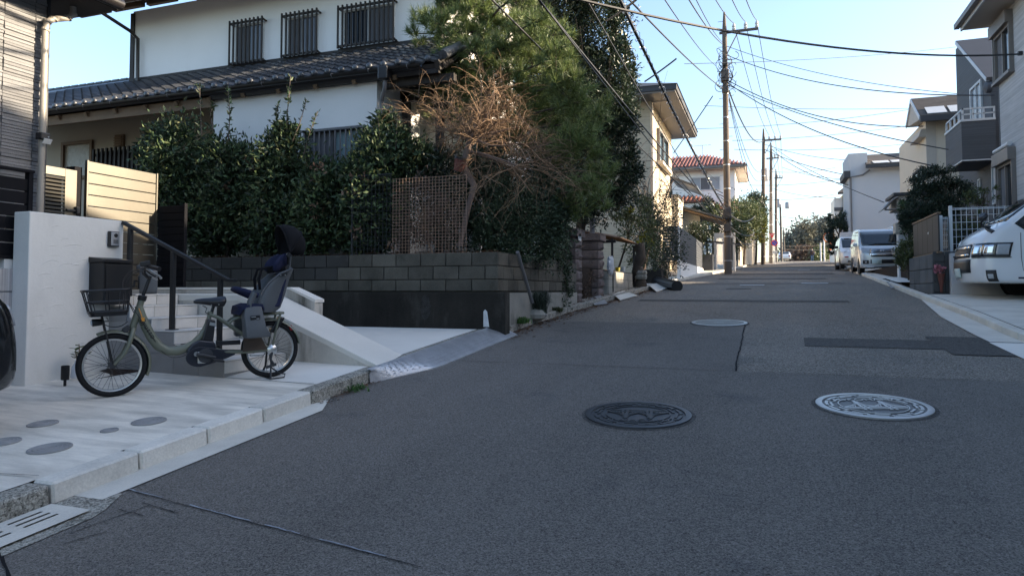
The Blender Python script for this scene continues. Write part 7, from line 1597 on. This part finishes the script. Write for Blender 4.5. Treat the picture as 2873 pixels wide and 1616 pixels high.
# ------------------------------------------------------------------ utility poles and wires
mat('pole_concrete', (.135, .11, .092), .85, .10, 2, .06, 30); mat('pole_dark', (.12, .105, .095), .85, .1, 2); mat('cable_black', (.012, .013, .016), .6, 0, fine=0); mat('band_steel', (.42, .43, .44), .4, .05, metal=.6); mat('insulator', (.55, .55, .53), .3, .03)
PT = {}
def pole(key, px, py_b, py_t, y, r0, r1, lab, arm=None, m='pole_concrete', bands=0, trans=None):
    b = PY(px[0], py_b, y); t = PY(px[1], py_t, y); zb = R(y); e = empty('utility_pole', (b.x, y, zb), lab, 'utility pole', 'utility poles along the left side')
    MB().tube([(b.x, y, zb - .1), (b.x * .5 + t.x * .5, y, (zb + t.z) / 2), (t.x, y, t.z - .9), (t.x, y, t.z)], [r0, (r0 + r1) / 2, r1 * 1.05, r1 * .45], 14).build('shaft', MT[m], e, 60); PT[key] = (b, t)
    for k in range(bands):
        z = zb + .6 + k * (t.z - zb - 2.2) / max(1, bands); f = (z - zb) / (t.z - zb); MB().lathe([(r0 + (r1 - r0) * f + .012, -.02), (r0 + (r1 - r0) * f + .012, .02)], (b.x + (t.x - b.x) * f, y, z), n=14).build('steel_band', MT['band_steel'], e)
    if arm:
        (xa, xb, zc) = arm; ao = MB().box(xa, xb, y - .05, y + .05, zc - .05, zc + .05).build('cross_arm', MT['pole_dark'], e); MB().tube([(t.x + .1, y - .06, zc - 1.0), (t.x + .62, y - .06, zc)], .025, 5).build('arm_brace', MT['pole_dark'], ao)
        for f in (.38, .68, .97): x = xa + (xb - xa) * f; MB().lathe([(.05, 0), (.085, .06), (.06, .13), (.085, .18), (.05, .28), (.02, .32)], (x, y, zc + .05), n=10).build('insulator', MT['insulator'], ao, 40); PT[(key, f)] = V((x, y, zc + .38))
    if trans:
        for (dx, zc, h) in trans: MB().lathe([(.30, 0), (.33, .05), (.33, h), (.25, h + .1)], (b.x + dx, y - .1, zc), n=16).build('transformer', MT['shutter_grey'], e, 40)
    return e
def z_at(px, py, y): return PY(px, py, y).z
Y1 = 32.4
e1 = pole(1, (2043, 2032), 770, 35, Y1, .165, .10, 'nearest tall brown concrete utility pole on the left kerb', (PY(2018, 90, Y1).x, PY(2127, 90, Y1).x, z_at(2070, 88, Y1)), bands=9)
pole(2, (2141, 2142), 742, 362, 57.0, .17, .11, 'second utility pole with crossarm beyond the beige wall', (PY(2138, 395, 57).x, PY(2192, 395, 57).x, z_at(2160, 394, 57)), bands=4)
pole(3, (2163, 2163), 735, 402, 64.0, .17, .11, 'third utility pole carrying a grey transformer', (PY(2150, 445, 64).x, PY(2185, 445, 64).x, z_at(2160, 445, 64)), 'pole_dark', 3, ((-.35, z_at(2155, 508, 64), 1.0),))
pole(4, (2177, 2177), 733, 476, 82.0, .17, .11, 'fourth utility pole in the row near the crest', (PY(2172, 500, 82).x, PY(2196, 500, 82).x, z_at(2180, 500, 82)), 'pole_dark', 2)
pole(5, (2193, 2189), 733, 560, 104.0, .18, .12, 'fifth utility pole at the crest with two transformers', None, 'pole_dark', 0, ((-.3, z_at(2185, 583, 104), 1.1), (.9, z_at(2198, 586, 104), .8)))
pole(6, (2201, 2198), 733, 640, 125.0, .18, .12, 'farthest and smallest utility pole beyond the crest', (PY(2192, 655, 125).x, PY(2216, 655, 125).x, z_at(2200, 655, 125)), 'pole_dark')
# clutter of coils and boxes on the first pole
rr = random.Random(71); mb = MB(); b, t = PT[1]
def onpole(py): f = (z_at(2036, py, Y1) - b.z) / (t.z - b.z); return V((b.x + (t.x - b.x) * f, Y1, z_at(2036, py, Y1)))
for k in range(46):
    c = onpole(rr.gauss(214, 24)); r = rr.uniform(.18, .42); ax = V((rr.uniform(-1, 1), rr.uniform(-1, .2), rr.uniform(-.6, .6))).normalized(); u = ax.orthogonal().normalized(); w = ax.cross(u); a0 = rr.uniform(0, 6.28); sp = rr.uniform(2, 6)
    c = c + V((rr.uniform(-.2, .25), rr.uniform(-.15, .05), 0)); mb.tube([c + (u * math.cos(a0 + sp * j / 9) + w * math.sin(a0 + sp * j / 9)) * r for j in range(10)], .014, 4)
for k in range(26):
    c = onpole(rr.gauss(600, 30)) + V((rr.uniform(-.2, .2), -.18, 0)); mb.tube([c, c + V((rr.uniform(-.4, .4), rr.uniform(-.3, .1), rr.uniform(-.5, .3)))], .016, 4)
stuff(mb.build('cable_coils', MT['cable_black'], e1))
for py, w, h in ((180, .22, .25), (215, .34, .5), (255, .28, .3), (600, .36, .5), (640, .30, .35)): c = onpole(py); MB().box(c.x - w / 2, c.x + w / 2, Y1 - .26, Y1 - .02, c.z - h / 2, c.z + h / 2).build('junction_box', MT['pole_dark'], e1, bev=.03)
for k in range(16): c = onpole(60 + k * 36); s = 1 if k % 2 else -1; MB().tube([c, c + V((s * .28, 0, 0))], .012, 4).build('step_bolt', MT['band_steel'], e1)
def catn(a, b, sag, n=22): return [V(a).lerp(V(b), i / n) - V((0, 0, 4 * sag * (i / n) * (1 - i / n))) for i in range(n + 1)]
nw = [0]
def wire(a, b, sag, r, lab, name='overhead_cable', grp='overhead cables', spiral=0):
    mb = MB(); pts = catn(a, b, sag, 26); mb.tube(pts, r * 1.2, 5); o = tag(mb.build(name, MT['cable_black'], None), lab, 'cable', grp)
    if spiral:
        mb = MB(); P = []; N_ = int((V(b) - V(a)).length / .07)
        for i in range(N_):
            f = i / N_ * (len(pts) - 1); k = min(int(f), len(pts) - 2); c = pts[k].lerp(pts[k + 1], f - k); an_ = i * 1.25; rr_ = spiral * (1 + .3 * math.sin(i * .13)); P.append(c + V((math.cos(an_), 0, math.sin(an_))) * rr_)
        mb.tube(P, .006, 3); mb.build('spiral_wrap', MT['band_steel'], o)
    return o
def thru(p1, px, py, dist, over):      # from p1 through the line of sight (px,py) at depth dist, then on by factor over
    d = ray(px, py); q = V(_C + d * dist); return q + (q - V(p1)) * over
def on1(px, py): return PY(px, py, Y1)
# bundle from the first pole toward the viewer
A = on1(2036, 590); wire(A, thru(A, 1765, 0, 10.9, .55), .35, .023, 'thickest spiral-wrapped cable bundle from the nearest pole to the top', spiral=.05)
for (p, q, dist, r, lab) in (((2036, 615), (1590, 60), 11.5, .016, 'cable below the thick bundle crossing the dark evergreen'), ((2036, 635), (1420, 0), 10.5, .013, 'lower cable running left across the evergreen and pine'), ((2036, 655), (1545, 0), 10.0, .011, 'thin cable crossing in front of the pine and evergreen'),
    ((2030, 250), (1796, 0), 13.0, .016, 'cable from the coils of the nearest pole to the upper left'), ((2008, 185), (1885, 0), 14.0, .010, 'thin wire to the top left of the nearest pole'), ((2028, 125), (1948, 0), 17.0, .014, 'wire from the pole shaft below the crossarm to the top'), ((2028, 120), (1965, 0), 17.5, .010, 'second thin wire from the pole shaft below the crossarm to the top'),
    ((2030, 640), (1700, 60), 12, .010, 'thin wire beside the thick bundle over the evergreen')):
    A = on1(*p); wire(A, thru(A, q[0], q[1], dist, .5), .25, r, lab)
for f, q, nm in ((.38, (2018, 0), 'left'), (.68, (2062, 0), 'middle'), (.97, (2100, 0), 'right')):
    A = PT[(1, f)]; wire(A, thru(A, q[0], q[1], 22.0, .8), .2, .013, 'high voltage wire from the %s insulator of the nearest pole to the top' % nm)
    wire(A, PT[(2, f)], .7, .013, 'high voltage wire from the %s insulator of the nearest pole to the second pole' % nm); wire(PT[(2, f)], PT[(4, f)], .6, .013, 'high voltage wire from the %s insulator of the second pole onward' % nm)
P2 = lambda px, py: PY(px, py, 57.0)
for k, (a_, b_, s_, r) in enumerate((((2045, 255), (2142, 395), .9, .028), ((2045, 600), (2142, 560), .9, .030), ((2045, 270), (2140, 480), 1.2, .012), ((2045, 275), (2140, 500), 1.5, .012), ((2045, 280), (2140, 530), 1.8, .012), ((2045, 630), (2140, 620), .8, .02), ((2045, 640), (2140, 640), 1.0, .02))):
    wire(on1(*a_), P2(*b_), s_, r, ['heavy cable from the coils of the nearest pole to the second pole', 'heavy low cable between the first two poles', 'upper thin wire between the first two poles', 'middle thin wire between the first two poles', 'lowest thin wire between the first two poles', 'low cable sagging past the red roof', 'lowest cable sagging past the red roof'][k])
wire(P2(2142, 560), PY(2177, 600, 82), .5, .03, 'cable from the second pole to the fourth pole'); wire(PY(2177, 600, 82), PY(2195, 640, 104), .4, .03, 'cable from the fourth pole to the fifth pole'); wire(P2(2142, 620), PY(2163, 640, 64), .3, .02, 'short cable from the second pole to the third pole')
# thick cable across the sky to the house at the right edge
A = PX(2868, 152, HX - .05); wire(A, thru(A, 2080, 0, 11.0, .9), .55, .016, 'thick dark cable sweeping across the sky to the house at the right edge')
# service drops from the first pole to the right side houses
for (p, q, y, s_, r, lab) in (((2038, 155), (2790, 268), 21.5, .5, .014, 'topmost service wire from the nearest pole to the navy house'), ((2038, 130), (2735, 268), 25.5, .35, .010, 'thin service wire from high on the nearest pole to the navy house'), ((2040, 225), (2590, 355), 28.5, .6, .016, 'service wire from the coil cluster to the cream house roof'), ((2040, 232), (2640, 470), 23.0, .5, .016, 'service wire from the coil cluster passing the cream house wall'),
    ((2040, 238), (2660, 420), 22.5, .3, .014, 'service wire from the coil cluster to the balcony'), ((2145, 420), (2565, 512), 41.0, .5, .02, 'service wire from the second pole across the grey house'), ((2145, 405), (2440, 452), 41.0, .3, .014, 'service wire from the second pole to the grey house tower'), ((2166, 410), (2480, 568), 27.2, .3, .014, 'service wire from the third pole to the curved canopy'), ((2166, 420), (2385, 520), 41, .5, .02, 'service wire from the third pole to the corner of the grey house')):
    wire(PY(p[0], p[1], Y1 if p[0] < 2100 else (57.0 if p[0] < 2160 else 64.0)), PY(q[0], q[1], y), s_, r, lab)
# long thin cross-street wires
for k, (a_, b_, y0, y1) in enumerate((((1920, 180), (2873, 106), 24, 40), ((1975, 297), (2873, 290), 36, 44), ((1955, 362), (2600, 300), 40, 46), ((2055, 395), (2600, 345), 50, 60), ((2060, 420), (2590, 400), 54, 60), ((2100, 520), (2380, 500), 70, 75), ((2130, 560), (2345, 545), 80, 84), ((2195, 640), (2345, 590), 104, 90), ((2195, 675), (2345, 592), 104, 92), ((2195, 608), (2340, 612), 104, 98), ((2150, 688), (2330, 685), 104, 112), ((2150, 693), (2330, 700), 104, 112), ((2195, 470), (2385, 505), 82, 60), ((2170, 530), (2345, 555), 82, 70), ((2145, 480), (2345, 470), 57, 66))):
    wire(PY(a_[0], a_[1], y0), PY(b_[0], b_[1], y1), .25, .0078 * (y0 + y1) / 60, ['uppermost long thin wire crossing the sky to the right', 'second long thin wire crossing the street', 'thin wire rising right toward the cream roof', 'upper of two thin wires rising to the cream roof', 'lower of two thin wires rising to the cream roof', 'thin cross wire beside the grey tower', 'thin cross wire above the tan house', 'rising cross wire before the tan house', 'steeper cross wire before the tan house', 'level cross wire left of the tan house', 'upper of two low cross wires before the crest trees', 'lower of two low cross wires before the crest trees', 'wire falling to the corner of the grey house', 'wire falling to the tan house roof', 'wire from the second pole to the grey house'][k])
# stay wire and crossbar by the cream house
wire(PY(2000, 270, Y1), PY(1890, 430, 31.5), .02, .02, 'diagonal stay wire left of the nearest pole'); wire(PY(1700, 60, 13.2), PY(1785, 0, 11.2), .02, .018, 'short diagonal cable at the top beside the evergreen'); wire(PY(1898, 165, 24), PY(1808, 230, 24), .02, .024, 'short dark link between two cable bundles')

# ------------------------------------------------------------------ signs, far car, person
sg = empty('stop_sign', PY(2166, 733, 60.5), 'red triangular stop sign on the third pole', 'sign'); mat('sign_red', (.55, .02, .03), .5, .03); mat('sign_blue', (.02, .10, .42), .5, .03)
q = PY(2166, 656, 60.5); c0, c1_, c2_ = PY(2158, 655, 60.5), PY(2174, 655, 60.5), PY(2166, 669, 60.5)
MB().tube([(q.x + .12, 60.6, R(60.6)), (q.x + .12, 60.6, q.z + .2)], .045, 6).build('post', MT['frame_pale'], sg)
MB().prism([c0, c1_, c2_], (0, .03, 0)).build('sign_face', MT['sign_red'], sg); 
me = text_mesh('止まれ', .17, 'lettering', MT['frame_pale'], .002); piece('lettering', me, sg, (q.x, 60.49, (c0.z + c2_.z) / 2 + .09), (rad(90), 0, 0))
sg2 = empty('parking_sign', PY(2173, 733, 60.2), 'round blue and red no-parking sign below the stop sign', 'sign'); q = PY(2173, 682, 60.2)
MB().tube([(q.x, 60.3, R(60.3)), (q.x, 60.3, q.z + .3)], .035, 6).build('post', MT['frame_pale'], sg2); MB().lathe([(.26, 0), (.26, .02)], q, (0, -1, 0), 24).build('sign_rim', MT['sign_red'], sg2); MB().lathe([(.19, .021), (.19, .026)], q, (0, -1, 0), 24).build('sign_disc', MT['sign_blue'], sg2)
MB().ob(q + V((-.15, -.03, .12)), (.30, 0, -.28), (0, -.004, 0), (.03, 0, .035)).build('slash', MT['sign_red'], sg2); q = PY(2174, 708, 60.2); MB().box(q.x - .2, q.x + .2, 60.18, 60.2, q.z - .12, q.z + .12).build('sub_plate', MT['frame_pale'], sg2)
FC = [(1.9, .25), (2.05, .4), (2.05, .62), (1.9, .80), (1.05, .92), (.35, 1.38), (-.9, 1.42), (-1.6, 1.02), (-2.1, .95), (-2.15, .5), (-2.05, .25)]
p = PY(2201, 728, 112); cf = Car('white_sedan', 'white sedan far away at the crest of the road', (p.x, 113, R(112) + .02), rad(90), FC, 1.75, 'car_white', sweep=.1, tumble=.16, belt=.9, H=1.42)
mb = MB(); mb.ob((-1.56, -.62, 1.06), (0, 1.24, 0), (.50, 0, .27), (-.03, 0, .03)); mb.build('rear_window', MT['car_glass'], cf.e, None, True)
for sd in (-1, 1): mb = MB(); mb.box(-2.17, -2.1, sd * .55, sd * .82, .70, .84); mb.build('tail_light', MT['red_lens'], cf.e, None, True)
cf.wheels((1.3, -1.35), .32)
# walking person at the crest
pp = PY(2279, 733, 108.0); pe = empty('person', (pp.x, 108, R(108)), 'person in brown jacket and blue jeans walking at the crest of the road', 'person')
def skin_body(verts, edges, rads, root, name, m, parent):
    me = bpy.data.meshes.new(name); me.from_pydata(verts, edges, []); me.materials.append(m); o = bpy.data.objects.new(name, me); COL.objects.link(o); o.parent = parent
    md = o.modifiers.new('skin', 'SKIN'); sv = me.skin_vertices[0].data if me.skin_vertices else None
    if sv is None:
        bpy.context.view_layer.objects.active = o; sv = me.skin_vertices[0].data
    for i, r in enumerate(rads): sv[i].radius = r; sv[i].use_root = (i == root)
    sb = o.modifiers.new('sub', 'SUBSURF'); sb.levels = 1; sb.render_levels = 1; return o
mat('jacket_brown', (.06, .04, .035), .85, .1, 8); mat('jeans_blue', (.05, .09, .17), .85, .1, 8); mat('skin', (.45, .28, .20), .6, .03); mat('hair_black', (.01, .01, .01), .6, 0)
def lim(mb, pts, rs, n=10): mb.tube(pts, rs, n)
vs_ = [(0, 0, .92), (0, 0, 1.12), (0, 0, 1.36), (0, .01, 1.47), (0, -.01, 1.60), (0, -.01, 1.70), (-.19, 0, 1.38), (-.25, .04, 1.12), (-.24, -.05, .88), (.19, 0, 1.38), (.25, -.03, 1.12), (.24, -.12, .90), (-.10, 0, .86), (-.11, -.08, .48), (-.11, .02, .08), (-.11, -.12, .04), (.10, 0, .86), (.11, .10, .48), (.11, .22, .10), (.11, .10, .04)]
ed_ = [(0, 1), (1, 2), (2, 3), (3, 4), (4, 5), (2, 6), (6, 7), (7, 8), (2, 9), (9, 10), (10, 11), (0, 12), (12, 13), (13, 14), (14, 15), (0, 16), (16, 17), (17, 18), (18, 19)]
rd_ = [(.16, .11), (.15, .11), (.19, .12), (.06, .06), (.085, .10), (.06, .07), (.075, .07), (.055, .055), (.04, .04), (.075, .07), (.055, .055), (.04, .04), (.10, .10), (.07, .07), (.045, .05), (.045, .04), (.10, .10), (.07, .07), (.045, .05), (.045, .04)]
skin_body(vs_, ed_, rd_, 0, 'body', MT['jeans_blue'], pe)
mb = MB(); rings = [[(w * math.cos(a), dp * math.sin(a), z) for a in [2 * math.pi * k / 14 for k in range(14)]] for z, w, dp in ((.84, .21, .15), (1.0, .20, .15), (1.2, .21, .15), (1.38, .23, .15), (1.46, .12, .10))]; mb.loft(rings)
for s in (-1, 1): mb.tube([(s * .19, 0, 1.41), (s * .255, 0, 1.12), (s * .245, -.08, .90)], [.09, .07, .055], 8)
mb.build('jacket', MT['jacket_brown'], pe, 60, True)
mb = MB(); mb.lathe([(.02, -.13), (.07, -.08), (.085, 0), (.075, .08), (.02, .12)], (0, -.01, 1.62), n=12); hd_ = mb.build('head', MT['skin'], pe, 60, True)
mb = MB(); mb.lathe([(.09, -.02), (.095, .04), (.08, .10), (.02, .135)], (0, .012, 1.62), n=12); mb.build('hair', MT['hair_black'], hd_, 60, True)
